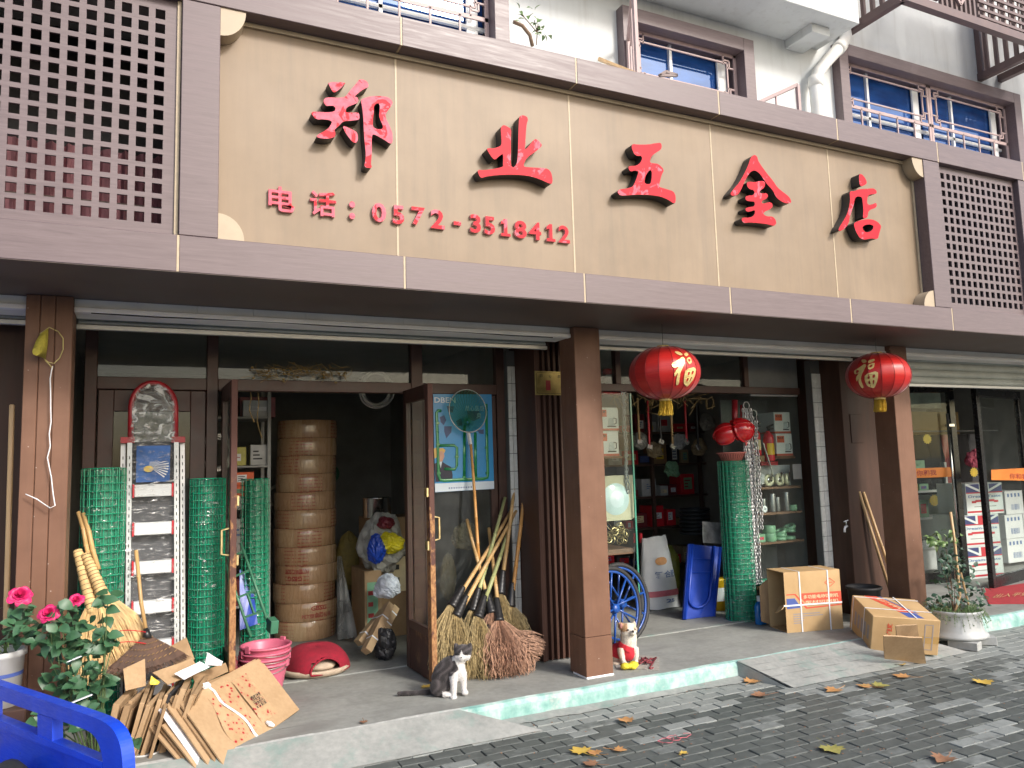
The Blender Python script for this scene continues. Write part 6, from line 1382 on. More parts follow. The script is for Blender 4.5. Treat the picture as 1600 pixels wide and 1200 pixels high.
def extinguisher(label, x, y, z, s=1.0, band='print_cream'):
    t_ = thing('fire_extinguisher', label, 'fire extinguisher', (x, y, z), group='fire extinguishers'); m = MB(); m.smooth = True; m.lathe([(0,0),(.05,0),(.052,.01),(.052,.22),(.045,.25),(.02,.275),(.02,.29),(0,.29)], seg=20); m.v = [(p[0]*s,p[1]*s,p[2]*s) for p in m.v]; part('cylinder', m, 'red_bright', t_, False)
    m = MB(); m.box((.01*s,-.005*s,.315*s), (.02*s,.02*s,.05*s)); m.box((.035*s,0,.34*s), (.09*s,.016*s,.014*s), (0,-.35,0)); m.box((.035*s,0,.315*s), (.08*s,.014*s,.010*s), (0,.1,0)); part('valve', m, 'black_plastic', t_, False)
    m = MB(); m.smooth = True; m.lathe([(.0525*s,.06*s),(.0525*s,.17*s)], seg=10, a0=R(-150), a1=R(-40)); part('label_patch', m, band, t_, False)
extinguisher('dark red extinguisher standing left in the right glass case', 5.90, 1.18, 1.76); extinguisher('extinguisher with an orange label in the middle of the right glass case', 6.02, 1.12, 1.70, 1.1, 'tub_yellow'); part('box_stand', MB().bb(5.84, 6.075, 1.06, 1.28, 1.655, 1.695), 'torch_red', rc); part('box_stand', MB().bb(5.84, 5.95, 1.12, 1.28, 1.696, 1.758), 'cardboard_dark', rc); part('box_stand', MB().bb(5.82, 6.34, 1.16, 1.34, 1.432, 1.652), 'paper_grey', rc)
for i, (x, y) in enumerate(((5.95,1.08),(6.10,1.09),(6.23,1.10),(6.17,1.12))):
    t_ = thing('caster_wheel', ['leftmost cream caster on the top shelf of the right case','middle cream caster on the top shelf of the right case','right cream caster on the top shelf of the right case','cream caster tucked behind the others'][i], 'caster', (x, y, 1.43), .3*i, group='cream casters in the glass case')
    m = MB(); m.smooth = True; m.tube([(.048*math.cos(a), 0, .07+.048*math.sin(a)) for a in [2*math.pi*k/22 for k in range(22)]], .020, 8, closed=True); part('tyre', m, 'caster_cream', t_, False)
    m = MB(); m.smooth = True; m.lathe([(0,-.012),(.03,-.012),(.03,.012),(0,.012)], (0,0,.07), 14, Matrix.Rotation(R(90), 3, 'X')); part('hub', m, 'steel', t_, False); part('fork', MB().box((.02,-.024,.10), (.03,.004,.09), (0,.3,0)), 'steel', t_, False)
def jar(label, x, y, z, r, h, mat, name, cat, group): m = MB(); m.smooth = True; m.lathe([(0,0),(r*.96,0),(r,.005),(r,h-.005),(r*.96,h),(0,h)], (x, y, z), 20); return single(name, m, mat, label, cat, group)
for i in range(5): jar(['steel pipe fitting at the left of the second shelf','short steel socket on the second shelf','steel sleeve in the middle of the second shelf','tall steel sleeve on the second shelf','right-hand tall steel sleeve on the second shelf'][i], 5.80+.10*i, 1.10+.03*(i % 2), 1.166, .028+.004*(i % 3), .09+.03*(i % 3)+.02*i, 'steel_dull', 'steel_fitting', 'fitting', 'steel fittings in the glass case')
jar('green tape roll at the right of the second shelf', 6.28, 1.10, 1.166, .05, .06, 'tape_green', 'tape_roll', 'tape', 'green tape rolls'); 
dsc = thing('grinding_disc', 'white grinding disc standing on the second shelf', 'disc', (5.84, 1.05, 1.166)); m = MB(); m.smooth = True; m.lathe([(.008,-.004),(.036,-.004),(.036,.004),(.008,.004),(.008,-.004)], (5.84,1.05,1.203), 24, Matrix.Rotation(R(90), 3, 'X')); part('disc', m, 'paper_white', dsc)
jar('squat pale-green tape roll on the third shelf', 5.93, 1.10, .866, .07, .085, 'tape_green', 'tape_roll', 'tape', 'green tape rolls'); jar('pale-green tape roll stacked on the squat one', 5.93, 1.10, .952, .068, .075, 'tape_green', 'tape_roll', 'tape', 'green tape rolls')
for i in range(6):
    t_ = thing('tape_roll', ['lowest flat green roll in the middle of the third shelf','second flat green roll in the middle of the third shelf','tilted flat green roll in the middle of the third shelf','lowest green roll at the right of the third shelf','second green roll at the right of the third shelf','top tilted green roll at the right of the third shelf'][i], 'tape', (6.09+.10*(i//3)+.01*i, 1.12, .866+.036*(i % 3)+(.04 if i > 3 else 0)), rot=(0, R(0 if i % 3 < 2 else -22), 0), group='green tape rolls'); m = MB(); m.smooth = True; m.lathe([(.03,0),(.066,0),(.07,.008),(.066,.034),(.03,.034),(.03,0)], seg=22); part('roll', m, 'tape_green', t_, False)
box_thing('flat green boxes at the left of the third shelf', 5.72, 5.84, 1.06, 1.3, .866, .95, 'tape_green', 'box', 'stock_box', 'boxed stock inside the shop'); m = MB(); m.smooth = True; m.tube([(5.72,1.10,.46),(5.96,1.12,.45)], .035, 14); single('green_tube', m, 'mesh_core', 'dark green rolled tube on the bottom shelf', 'tube')
single('steel_rule', MB().beam(W(1192,692,1.03), W(1208,742,1.03), .016, .010), 'aluminium', 'bright steel rule leaning inside the right case glass', 'rule'); blob('packet', 'crumpled clear packet left of the casters', (5.86,1.12,1.50), (.07,.05,.07), 'paper_grey', 'packet', 51)
single('hanging_plate', MB().bb(6.22, 6.345, .998, 1.006, 1.50, 1.66, .002), 'board_grey', 'small grey notice plate on the right case glass', 'plate')
# dark back shelves of the right shop with stock
br = thing('storage_rack', 'dark shelving full of stock at the back of the right shop', 'rack', (5.6, 3.0, STEP))
for z in (.45, .92, 1.30, 1.70, 2.10): part('shelf', MB().bb(4.2, 6.6, 2.85, 3.3, z-.025, z), 'dark_brown', br)
for x in (4.25, 5.0, 5.75, 6.5): part('upright', MB().bb(x-.02, x+.02, 2.84, 2.88, STEP, 2.5), 'dark_brown', br)
cols = ['box_darkred','red_bright','box_darkred','cardboard_dark','paper_grey','black_card','bag_tan','box_blue']
q = random.Random(8); kinds = ['low red box','shiny red box','dark red carton','brown carton','grey packet','black case','tan packet','blue box']; n_b = 0
for si, z in enumerate((.45, .92, 1.30, 1.70, 2.10)):
    x = 4.32; n_b = 0
    while x < 6.4:
        w_ = q.uniform(.10, .24); h_ = q.uniform(.08, .26); c_ = q.choice([0,1,2,2,3,4,5,6,7]) if si != 2 else q.choice([0,1,2,1,4])
        n_b += 1; box_thing(f'{["first","second","third","fourth","fifth","sixth","seventh","eighth","ninth","tenth","eleventh","twelfth","thirteenth","fourteenth","fifteenth","sixteenth","seventeenth"][int(n_b-1)]} item from the left, a {kinds[c_]}, {["lowest","second","middle","fourth","top"][si]} dark shelf', x, x+w_*.92, 2.88+q.uniform(0,.05), 3.15, z, z+h_, cols[c_]); x += w_+q.uniform(0, .06)
for i in range(7):
    m = MB(); m.smooth = True; c_ = W(1085,832-i*6,2.5); m.tube([c_+V(.17*math.cos(a), .17*math.sin(a), 0) for a in [2*math.pi*k/24 for k in range(24)]], .018, 8, closed=True); single('hose_ring', m, 'hose_dark', ['lowest','second','third','fourth','fifth','sixth','topmost'][i]+' dark hose ring of the stack behind the green roll', 'hose', 'stack of dark hose rings')
m = MB(); q = random.Random(2)
for k in range(40):
    c_ = W(q.uniform(960,1120), q.uniform(608,625), 1.0); m.tube([c_, c_+V(q.gauss(0,.06), q.gauss(0,.03), q.uniform(-.12,.02)), c_+V(q.gauss(0,.1), 0, q.uniform(-.16,.03))], .003, 3)
single('dried_herbs', m, 'herb_dry', 'dry stems tucked on the beam above the right doorway', 'dried herbs', None, 'stuff')

for i, (px, py, Y_, mt_, lab) in enumerate(((1000,690,2.4,'tarp_grey','grey plastic bag hanging at the left in the dark right shop'), (1022,705,2.5,'bag_tan','tan bundle hanging above the middle shelf of the right shop'), (1060,690,2.4,'paper_grey','pale packet hanging in the middle of the right shop'), (1092,700,2.5,'bag_tan','straw-coloured bundle on the shelf right of the pale packet'), (1050,735,2.6,'tape_green','green bundle on the shelf of the right shop'), (1105,660,2.4,'tarp_grey','grey bundle hanging behind the red helmets'))):
    blob('hanging_bundle', lab, W(px, py, Y_), (.09,.07,.09), mt_, 'bundle', 70+i, .25, 'bundles hanging in the right shop')
for i, px in enumerate((996, 1012, 1030, 1048, 1070, 1088)):
    A_, B_ = W(px, 622+4*(i % 3), 1.9), W(px+3, 690+8*(i % 2), 1.9); t_ = thing('hanging_tool', ['first','second','third','fourth','fifth','sixth'][i]+' tool from the left hanging from the ceiling of the right shop', 'tool', tuple(B_), group='tools hanging in the right shop'); part('handle', MB().tube([A_, B_], .012, 8), ['bamboo_tan','red_bright','black_plastic'][i % 3], t_); part('head', MB().box(B_, (.07,.02,.05), (0,.2*i,0), .004), 'steel_dull', t_)
for i in range(6):
    m = MB(); m.smooth = True; c_ = V(1.30+.16*i, 4.6, 1.2+.25*(i % 3)); m.tube([c_+V(.11*math.cos(a), .02*math.sin(a*2), .11*math.sin(a)) for a in [2*math.pi*k/20 for k in range(20)]], .02, 7, closed=True); single('hose_ring', m, ['hose_dark','hose_pale','paint_green'][i % 3], ['first','second','third','fourth','fifth','sixth'][i]+' ring from the left on the dark back wall of the left shop', 'hose', 'rings on the back wall')
# ------------------------------------------------------------ the neighbouring shop at the right
def leaf_door(label, hx, hy, nx, ny, z1, band=None, handle=True):
    t_ = thing('framed_door', label, 'door', (hx, hy, STEP), math.atan2(ny-hy, nx-hx)); L = math.hypot(nx-hx, ny-hy); h = z1-STEP; w_ = .085
    m = MB(); m.bb(0,w_,-.03,.03,0,h,.004); m.bb(L-w_,L,-.03,.03,0,h,.004); m.bb(w_,L-w_,-.03,.03,h-.1,h,.004); m.bb(w_,L-w_,-.03,.03,0,.13,.004); part('frame', m, 'frame_black', t_, False)
    part('pane', MB().bb(w_,L-w_,-.004,.004,.13,h-.1), 'glass_clear', t_, False)
    if handle: m = MB(); m.smooth = True; part('handle', m.tube([(L-.17,-.07,.55),(L-.17,-.07,2.1)], .016, 10), 'steel', t_, False); part('handle_bracket', MB().box((L-.12,-.045,1.95), (.10,.05,.03)), 'steel', t_, False)
    if band:
        part('sticker_band', MB().bb(w_,L-w_,-.0065,-.0045,1.30,1.42), 'band_orange', t_, False)
        m = MB(); text(m, '你和我', rectfn((L*band,-.0068,1.325), (1,0,0), (0,0,1), L*.30, .07, .0008), .02); part('lettering', m, 'print_red', t_, False)
    return t_
leaf_door('black-framed glass door leaf with an orange band nearest the right pillar', 8.40, 1.52, 9.38, 1.32, 2.60, .35)
leaf_door('black-framed glass door leaf standing open at the right edge', 10.35, 1.08, 9.02, .80, 2.50, None, False)
bd = bpy.context.scene.objects['framed_door.001']; a0 = W(1550,750,.80); 
part('sticker_band', MB().add([W(1549,750,.80), W(1606,751,.955), W(1606,731,.955), W(1549,734,.80)], [(0,1,2,3)]), 'band_orange', bd)
m = MB(); text(m, '你和我', lambda u, v, d: W(1578,748,.872).lerp(W(1606,749,.945), u)+V(0,0,.07*v)); part('lettering', m, 'print_red', bd)
fx = thing('fixed_glazing', 'black-framed fixed glazing between column and right pillar', 'glazing', (7.7, 1.55, STEP))
m = MB()
for x in (7.02, 7.62, 8.30): m.bb(x, x+.08, 1.50, 1.56, STEP, 2.68, .004)
m.bb(7.02, 8.38, 1.501, 1.559, 2.56, 2.67); m.bb(7.02, 8.38, 1.501, 1.559, STEP, .28); part('frame', m, 'frame_black', fx)
part('pane', MB().bb(7.10, 7.62, 1.527, 1.533, .28, 2.56), 'glass_clear', fx); part('pane', MB().bb(7.70, 8.30, 1.527, 1.533, .28, 2.56), 'glass_clear', fx); part('lintel', MB().bb(8.38, 13.5, 1.5, 1.56, 2.60, 2.72), 'frame_black', fx)
# cartons with a flag print
def flag_carton(label, c_, yaw, s):
    w_, d_, h_ = s; t_ = thing('flag_carton', label, 'carton', c_, yaw, group='cartons with a flag print'); part('box', MB().bb(-w_/2,w_/2,-d_/2,d_/2,0,h_,.003), 'box_white', t_, False); y = -d_/2-.0012; F0, F1 = .68*h_, .98*h_
    def q(a, b, c2, d2, mat, nm, yy): part(nm, MB().bb(a*w_, b*w_, yy, yy+.001, c2, d2), mat, t_, False)
    q(-.49,.49,F0,F1,'flag_blue','flag_field',y)
    m = MB()
    for sx in (-1, 1): m.beam((sx*.49*w_, y-.0006, F1), (0, y-.0006, F0+.0*h_), .028, .0006, (0,1,0))
    part('flag_saltire', m, 'box_white', t_, False); q(-.13,.13,F0,F1,'box_white','flag_cross',y-.0016); q(-.49,.49,F0,F0+.035*h_,'flag_red','red_stripe',y-.002); q(-.07,.07,F0,F1,'flag_red','flag_cross',y-.0024)
    m = MB(); text(m, 'Dream-Taste', rectfn((-.44*w_, y-.0005, .54*h_), (1,0,0), (0,0,1), .88*w_, .085*h_, .0006), .02); part('lettering', m, 'ink_blue', t_, False)
    q(-.26,.26,.40*h_,.47*h_,'flag_red','ribbon',y-.0006); q(-.36,-.24,.37*h_,.44*h_,'flag_red','ribbon_tail',y-.0004); q(.24,.36,.37*h_,.44*h_,'flag_red','ribbon_tail',y-.0004); q(-.49,.49,.06*h_,.12*h_,'flag_red','red_stripe',y); q(-.3,.3,.24*h_,.265*h_,'print_grey','small_print',y)
for i, (px, py, zz, lab) in enumerate(((1545,905,STEP,'lowest carton with a red, white and blue flag print'), (1541,0,0,'middle carton with a red, white and blue flag print'), (1556,0,0,'topmost flag-print carton, set back to the right'))):
    base = G(1548,903,STEP); h_ = .40; flag_carton(lab, (base.x+[-.02,-.03,.10][i], base.y+.25, STEP+h_*i), R(-8), (.62,.45,h_-.003))
for i, (dx, k) in enumerate(((0,0),(.42,0),(0,1),(.42,1),(.05,2))):
    b0 = W(1572,892,1.75); t_ = thing('barcode_carton', ['white carton at the bottom of the barcode stack','white carton at the bottom right of the barcode stack','second white carton up in the barcode stack','second white carton at the right of the barcode stack','topmost white carton with a barcode'][i], 'carton', (b0.x+.2+dx, 1.85, STEP+.06+.33*k), group='white barcode cartons')
    part('box', MB().bb(-.2,.2,-.15,.15,0,.325,.003), 'box_white', t_, False); m = MB(); q = random.Random(i)
    for n_ in range(14): x = -.08+n_*.014; m.bb(x, x+q.uniform(.003,.009), -.1512, -.1506, .06, .14)
    for n_ in range(4): m.bb(-.15+.08*n_, -.11+.08*n_, -.1512, -.1506, .24, .29)
    part('barcode', m, 'ink_blue', t_, False, kind='stuff')
# red mat with gold marks
m = MB(); P4 = [G(1534,920,.137), G(1640,906,.137), G(1612,943,.137), G(1545,943,.137)]
mt = single('door_mat', sheet_slab(MB(), P4[3], P4[2], P4[1], P4[0], .006, 0, 4), 'mat_red', 'red doormat with faded gold lettering before the black doors', 'mat')
m = MB(); a, b, c = G(1551,934,.1435), G(1600,931,.1435), G(1540,924,.1435); text(m, '出入平安', lambda u, v, d: a+(b-a)*u*1.1+(G(1566,922,.1435)-a)*v*.5); part('lettering', m, 'gold_faded', mt)
# inside: display tables, goods, garments
tb = thing('display_shelf', 'white display shelving of small goods behind the black glass door', 'shelf', (9.6, 2.4, STEP))
for z in (.45, .85, 1.22, 1.52): part('shelf', MB().bb(8.0, 10.4, 2.15, 2.7, z-.03, z), 'box_white', tb)
for x in (8.02, 9.2, 10.38): part('upright', MB().bb(x-.02, x+.02, 2.2, 2.7, STEP, 1.6), 'box_white', tb)
part('counter', MB().bb(8.0, 10.4, 2.2, 2.7, STEP, .42), 'paper_grey', tb)
q = random.Random(12); nm = ['white packet','pale green box','clear tub','blue-white pack','ochre basket','grey folded cloth']
for si, z in enumerate((.45, .85, 1.22, 1.52)):
    x = 8.05
    for k in range(9):
        w_ = q.uniform(.15,.26); c_ = q.randrange(6); box_thing(f'{["first","second","third","fourth","fifth","sixth","seventh","eighth","ninth"][k]} {nm[c_]} from the left on {["the lowest","the second","the third","the top"][si]} white shelf', x, x+w_*.9, 2.17, 2.5, z, z+q.uniform(.08,.24), ['box_white','tape_green','paper_grey','card_white','ochre_light','paper_grey'][c_], 'goods', 'shelf_goods', 'goods on the white shelves'); x += w_+.01
single('wood_board', MB().bb(8.2, 11.2, 2.5, 2.53, 1.95, 2.35), 'board_ochre', 'ochre wooden board high on the wall of the neighbouring shop', 'board'); single('green_banner', MB().bb(8.2, 10.8, 2.48, 2.495, 2.40, 2.70), 'banner_pale', 'pale banner with green print above the ochre board', 'banner')
gr = thing('clothes_rail', 'dark garments hanging on a rail inside the neighbouring shop', 'clothes rail', (10.4, 2.3, 1.2)); m = MB(); part('rail', m.tube([(9.7,2.3,2.05),(11.8,2.3,2.05)], .012, 8), 'steel_dull', gr)
for k in range(5):
    g = []; x = 10.0+.30*k
    for j in range(9): 
        v = j/8; hw = .20*(.55+.45*min(1, v*3)); g.append([V(x+hw*math.cos(2*math.pi*i/16), 2.3+.06*math.sin(2*math.pi*i/16)*(1+.4*math.sin(i*3+j)), 2.0-.85*v) for i in range(17)])
    m = MB(); m.smooth = True; part('garment', m.sheet(g), ['cloth_black','cloth_black','torch_red','cloth_black','cloth_grey'][k], gr)
def tagflower(label, p_, r, mat, group): 
    m = MB(); pts = [(r*(1 if k % 2 else .78)*math.cos(math.pi*k/12), r*(1 if k % 2 else .78)*math.sin(math.pi*k/12)) for k in range(24)]; slab(m, [pts], lambda u, v, d: p_+V(u*1.3, d, v), .004, 0, 0); single('price_tag', m, mat, label, 'price tag', group)
tagflower('upper yellow starburst price tag behind the black door', W(1449,686,1.9), .07, 'yellow_print', 'starburst price tags'); tagflower('yellow starburst price tag on the white shelf', W(1460,782,2.1), .085, 'yellow_print', 'starburst price tags'); tagflower('yellow starburst price tag below the pink flowers', W(1522,738,1.9), .07, 'yellow_print', 'starburst price tags')
blob('pink_flowers', 'bunch of pink artificial flowers between the black doors', W(1521,718,2.0), (.13,.08,.12), 'flowers_pink', 'flowers', 61, .25)
extinguisher('red extinguisher standing low behind the pale poles', W(1390,905,.9).x, .95, STEP, 1.3, 'red_bright')
part('interior_back', MB(), 'box_white', bld) if False else None
# ------------------------------------------------------------ foreground: plants, tricycle, leaves
def leaf_mesh(name, L, wd, mat, fold=.25, curl=.2, n=4, tip=1.0):
    m = MB(); m.smooth = True; g = []
    for i in range(n+1):
        u = i/n; w_ = wd/2*math.sin(math.pi*min(1, (.06+u*.94))**.80)**.9 if 0 < i < n else wd*.02; z = curl*L*(-(u-.4)**2+.16)
        g.append([V(u*L, -w_, z+fold*w_), V(u*L, 0, z), V(u*L, w_, z+fold*w_)])
    m.sheet(g); return m.mesh(name, mat)
for nm_, c0, c1 in (('leaf_rose', (.030,.085,.040), (.060,.150,.070)), ('leaf_dark', (.026,.062,.038), (.050,.105,.060)), ('leaf_light', (.09,.16,.05), (.16,.25,.08))):
    t = NT(nm_); oi = t.n('ShaderNodeObjectInfo').outputs['Random']; a = t.noise(t.pos(), 30, 4); t.base(t.mix(.5, t.ramp(oi, [(.0, c0), (1.0, c1)]), t.ramp(a, [(.3, c0), (.7, c1)]))); t.set(Roughness=.42, Subsurface_Weight=.0); t.bump(a, .15, .003)
simple('stem_green', (.08,.13,.045), .6, .2, 20); simple('petal_pink', (.62,.022,.14), .5, .2, 30); simple('terracotta', (.30,.075,.035), .6, .15, 9); simple('soil', (.10,.085,.065), .95, .4, 40, bump=.6)
LEAF = [leaf_mesh('leaf', .074*s, .052*s, 'leaf_rose', f, c) for s, f, c in ((1,.2,.3),(.85,.35,.1),(1.15,.15,.5),(.7,.3,.2))]
LEAFD = [leaf_mesh('leaf', .055*s, .034*s, 'leaf_dark', f, c) for s, f, c in ((1,.25,.3),(.8,.35,.5),(1.2,.2,.2))]
LEAFL = [leaf_mesh('leaf', .06*s, .030*s, 'leaf_light', f, c) for s, f, c in ((1,.25,.5),(1.3,.35,.7))]
def put_leaf(me, p_, q, parent, up=.55, face=None):
    o = bpy.data.objects.new('leaf', me); C.objects.link(o); o.parent = parent; inv = WM[parent]
    d = Vector((q.gauss(0,1), q.gauss(0,1)-.5, q.gauss(0,.55)-.25)).normalized(); nrm_ = Vector((q.gauss(0,.5)-.1, q.gauss(0,.4)-.75, up+q.random()*.6)).normalized()
    y = nrm_.cross(d).normalized(); z = d.cross(y); Mx = Matrix((d, y, z)).transposed().to_4x4(); Mx.translation = p_; o.matrix_local = inv @ Mx
def rose_bloom(parent, c_, r, q):
    m = MB(); m.smooth = True; Mx = Euler((R(52), R(q.uniform(-18,18)), 0)).to_matrix()
    for ring_, (n, rad, h, cu, wd) in enumerate(((3,.26,.62,.05,1.15),(4,.44,.58,.12,.95),(5,.66,.46,.22,.80),(6,.86,.28,.30,.66),(7,1.05,.06,.34,.56))):
        for k in range(n):
            a = 2*math.pi*k/n+ring_*.55+q.uniform(-.2,.2); g = []; s_ = q.uniform(.9,1.1)
            for i in range(6):
                u = i/5; row = []; rd = r*rad*s_*u**.65; zz = r*(h*u**1.3-cu*max(0, u-.62)**2*4-.12)
                for j in range(6):
                    v = (j/5-.5)*2; edge = 1-.16*v*v*u; aa = a+v*wd*(.55+.45*math.sin(math.pi*min(1,.25+u*.6))); row.append(Vector(c_)+Mx@V(rd*edge*math.cos(aa), rd*edge*math.sin(aa), zz+.05*r*math.sin(v*3.3+k*2)*u))
                g.append(row)
            m.sheet(g)
    part('bloom', m, 'petal_pink', parent)
qr = random.Random(33)
rb = thing('rose_bush', 'potted rose bush with dark pink blooms beside the left pillar', 'rose bush', (-.25, -.32, .02))
pc = G(152,1172,.02); pc = V(-.20, -.33, .02)
m = MB(); m.smooth = True; part('pot', m.lathe([(0,0),(.085,0),(.115,.17),(.125,.172),(.125,.20),(.108,.198),(.10,.15),(0,.15)], pc, 24), 'terracotta', rb)
m = MB(); m.smooth = True; part('soil', m.lathe([(0,.165),(.104,.16)], pc, 20), 'soil', rb)
cl = [(85,985,42,26,40),(122,1000,46,30,44),(108,1045,46,34,44),(135,1085,36,34,34),(168,1003,22,16,10),(160,958,16,26,10),(95,958,30,18,16),(112,1140,32,20,16),(58,988,32,18,14),(152,1062,22,30,16),(62,1118,16,22,8),(176,1004,8,6,3),(168,938,14,10,5),(150,1120,20,24,8)]
for (cx, cy, rx, ry, n) in cl:
    tgt = W(cx, cy, -.30)
    m = MB(); m.smooth = True; mid = pc.lerp(tgt, .5)+V(qr.gauss(0,.03), qr.gauss(0,.03), .06); part('stem', m.tube([pc+V(0,0,.15), mid, tgt], [.0055,.0042,.0028], 5), 'stem_green', rb)
    for k in range(n):
        a, r_ = qr.uniform(0, 6.28), math.sqrt(qr.random()); p_ = W(cx+rx*r_*math.cos(a), cy+ry*r_*math.sin(a), -.30+qr.uniform(-.13,.13)); put_leaf(qr.choice(LEAF), p_, qr, rb)
for (px, py, r_, Y_) in ((76,958,.052,-.36),(119,937,.040,-.26)):
    c_ = W(px, py, Y_); m = MB(); part('stem', m.tube([c_, c_+V(.01,.03,-.10), c_+V(.02,.03,-.2)], .003, 5), 'stem_green', rb); rose_bloom(rb, c_, r_, qr)
for (a, b) in (((100,1036),(127,1025)), ((112,1098),(144,1085))):
    A_, B_ = W(*a,-.46), W(*b,-.44); part('paper_tag', MB().beam(A_, B_, .004, .022, (0,1,0)), 'paper_white', rb)
# second pot at the very left
rb2 = thing('potted_plant', 'grassy potted plant with one pink rose in a white tub at the left edge', 'plant', (-.66, -.10, .15)); wc = W(2,1075,-.12); wc.z = .52
m = MB(); m.smooth = True; part('tub', m.lathe([(0,0),(.10,0),(.118,.25),(.128,.255),(.128,.285),(.112,.285),(.105,.24),(0,.24)], (wc.x-.015, -.12, .545), 24), 'tub_white', rb2)
m = MB(); m.smooth = True; part('blue_stripe', m.lathe([(.1125,.155),(.1140,.175)], (wc.x-.015, -.12, .545), 24), 'print_blue', rb2)
for k in range(22):
    b_ = V(wc.x-.015+qr.gauss(0,.03), -.12+qr.gauss(0,.03), .80); a = qr.uniform(0, 6.28); l_ = qr.uniform(.15,.30); m = MB(); m.smooth = True; g = []
    for i in range(6): u = i/5; c_ = b_+V(math.cos(a)*l_*u, math.sin(a)*l_*u, l_*(1.1*u-.85*u*u)); w_ = .006*(1-u*.9); g.append([c_+V(-math.sin(a)*w_, math.cos(a)*w_, 0), c_+V(math.sin(a)*w_, -math.cos(a)*w_, 0)])
    part('leaf', m.sheet(g), 'leaf_light', rb2)
for k in range(34): p_ = W(qr.uniform(2,48), qr.uniform(945,1005), -.12+qr.uniform(-.1,.1)); put_leaf(qr.choice(LEAF), p_, qr, rb2)
rose_bloom(rb2, W(32,929,-.15), .060, qr); c_ = W(32,929,-.15); part('stem', MB().tube([c_, c_+V(-.02,.02,-.1), V(wc.x, -.12, .80)], .003, 5), 'stem_green', rb2)
# stand for that tub: a stool of two crates
single('upturned_crate', MB().bb(wc.x-.16, wc.x+.13, -.26, .0, STEP-.0, .543, .006), 'dark_brown', 'dark box under the white tub at the left edge', 'crate')
# small white pot with bare soil
wp_ = thing('white_pot', 'white pot of bare soil at the foot of the cardboard pile', 'pot', tuple(G(226,1205,.02))); c_ = G(226,1205,.02)
m = MB(); m.smooth = True; part('pot', m.lathe([(0,0),(.07,0),(.088,.105),(.095,.108),(.092,.118),(.082,.112),(.078,.09),(0,.09)], c_, 24), 'tub_white', wp_); m = MB(); m.smooth = True; part('soil', m.lathe([(0,.105),(.082,.098)], c_, 18), 'soil', wp_)
for k in range(4): put_leaf(LEAF[k % 4], W(210+qr.uniform(-5,7), 1150+qr.uniform(-8,8), -.2), qr, wp_)
# tricycle cargo bed
tr_ = thing('cargo_tricycle', 'bright blue metal cargo tricycle bed with an open rail in the foreground', 'tricycle', (-.5, -1.0, 0))
P0 = V(-.105,-1.41,0); dT = V(.465,-.885,0).normalized(); nT = V(.885,.465,0).normalized()
def T(px, py, off=0.0): d = ray(px, py); k = (P0-CAM).dot(nT)/d.dot(nT); return CAM+d*k-nT*off
def Tz(z_): return 3.75
def ZP(u, v, off=0.0): return T(u/3.75, 880+v/3.75, off)
def slabT(loops, th, mat, nm, off=0.0):
    m = MB(); L2 = []
    for l in loops:
        q = [ZP(*p_) for p_ in l]; L2.append(chaikin([((p_-P0).dot(dT), p_.z) for p_ in q], 2 if len(l) > 10 else 0))
    m.smooth = False; slab(m, L2, lambda u, v, d: P0+dT*u+V(0,0,v)-nT*(0 if False else 0)+nT*(-off-d) , th, 0, 0)
    n0 = len(m.v); m2 = MB(); slab(m2, L2, lambda u, v, d: P0+dT*u+V(0,0,v)+nT*(-off-th+d), .0, 0, 0); m.v += m2.v; m.f += [tuple(i+n0 for i in f) for f in m2.f]; m.m += m2.m; m.sm += m2.sm
    return part(nm, m, mat, tr_)
def ch2(l): return chaikin(l, 2)
slabT([[(-500,520),(0,680),(320,783),(560,862),(640,890),(700,920),(745,965),(775,1030),(790,1110),(798,1300),(690,1300),(682,1200),(672,1110),(650,1030),(620,985),(580,955),(320,872),(0,762),(-500,600)]], .05, 'paint_trike', 'top_rail')
slabT([[(285,866),(372,893),(372,1046),(285,1016)]], .045, 'paint_trike', 'rail_post', .002); slabT([[(-30,755),(18,770),(18,892),(-30,875)]], .045, 'paint_trike', 'rail_post', .002)
slabT([[(-500,720),(0,878),(672,1140),(672,1175),(0,925),(-500,760)]], .05, 'paint_trike', 'middle_rail', .001)
slabT([[(-500,765),(0,928),(672,1178),(690,1290),(690,1900),(-500,1900)]], .012, 'paint_trike', 'side_panel', .020)
for (u, v) in ((30,715),(330,825),(610,905),(330,1000),(120,1010),(500,1150)):
    p_ = ZP(u, v); m = MB(); m.smooth = True; m.lathe([(0,.006),(.007,.005),(.009,0)], p_, 8, Matrix((dT, V(0,0,1), nT)).transposed()); part('bolt', m, 'steel_dull', tr_)
for l in (((285,872),(372,900)), ((285,1020),(372,1050))):
    m = MB(); m.smooth = True; m.tube([ZP(*l[0], -.001).lerp(ZP(*l[1], -.001), k/8)+V(0,0,.0015*(-1)**k) for k in range(9)], .0035, 5); part('weld_bead', m, 'paint_trike', tr_)

m = MB(); m.add([P0+dT*.30+V(0,0,.34), P0-dT*1.4+V(0,0,.34), P0-dT*1.4-nT*1.0+V(0,0,.34), P0+dT*.30-nT*1.0+V(0,0,.34)], [(0,1,2,3)]); part('bed_floor', m, 'paint_trike', tr_)
for s_ in (.05, -1.05):
    for off in (.12, .9): 
        c_ = P0+dT*(-.6)-nT*off+V(0,0,.24); 
        if s_ > 0:
            m = MB(); m.smooth = True; m.tube([c_+dT*.22*math.cos(a)+V(0,0,.22*math.sin(a)) for a in [2*math.pi*k/24 for k in range(24)]], .035, 8, closed=True); part('wheel', m, 'rubber', tr_)
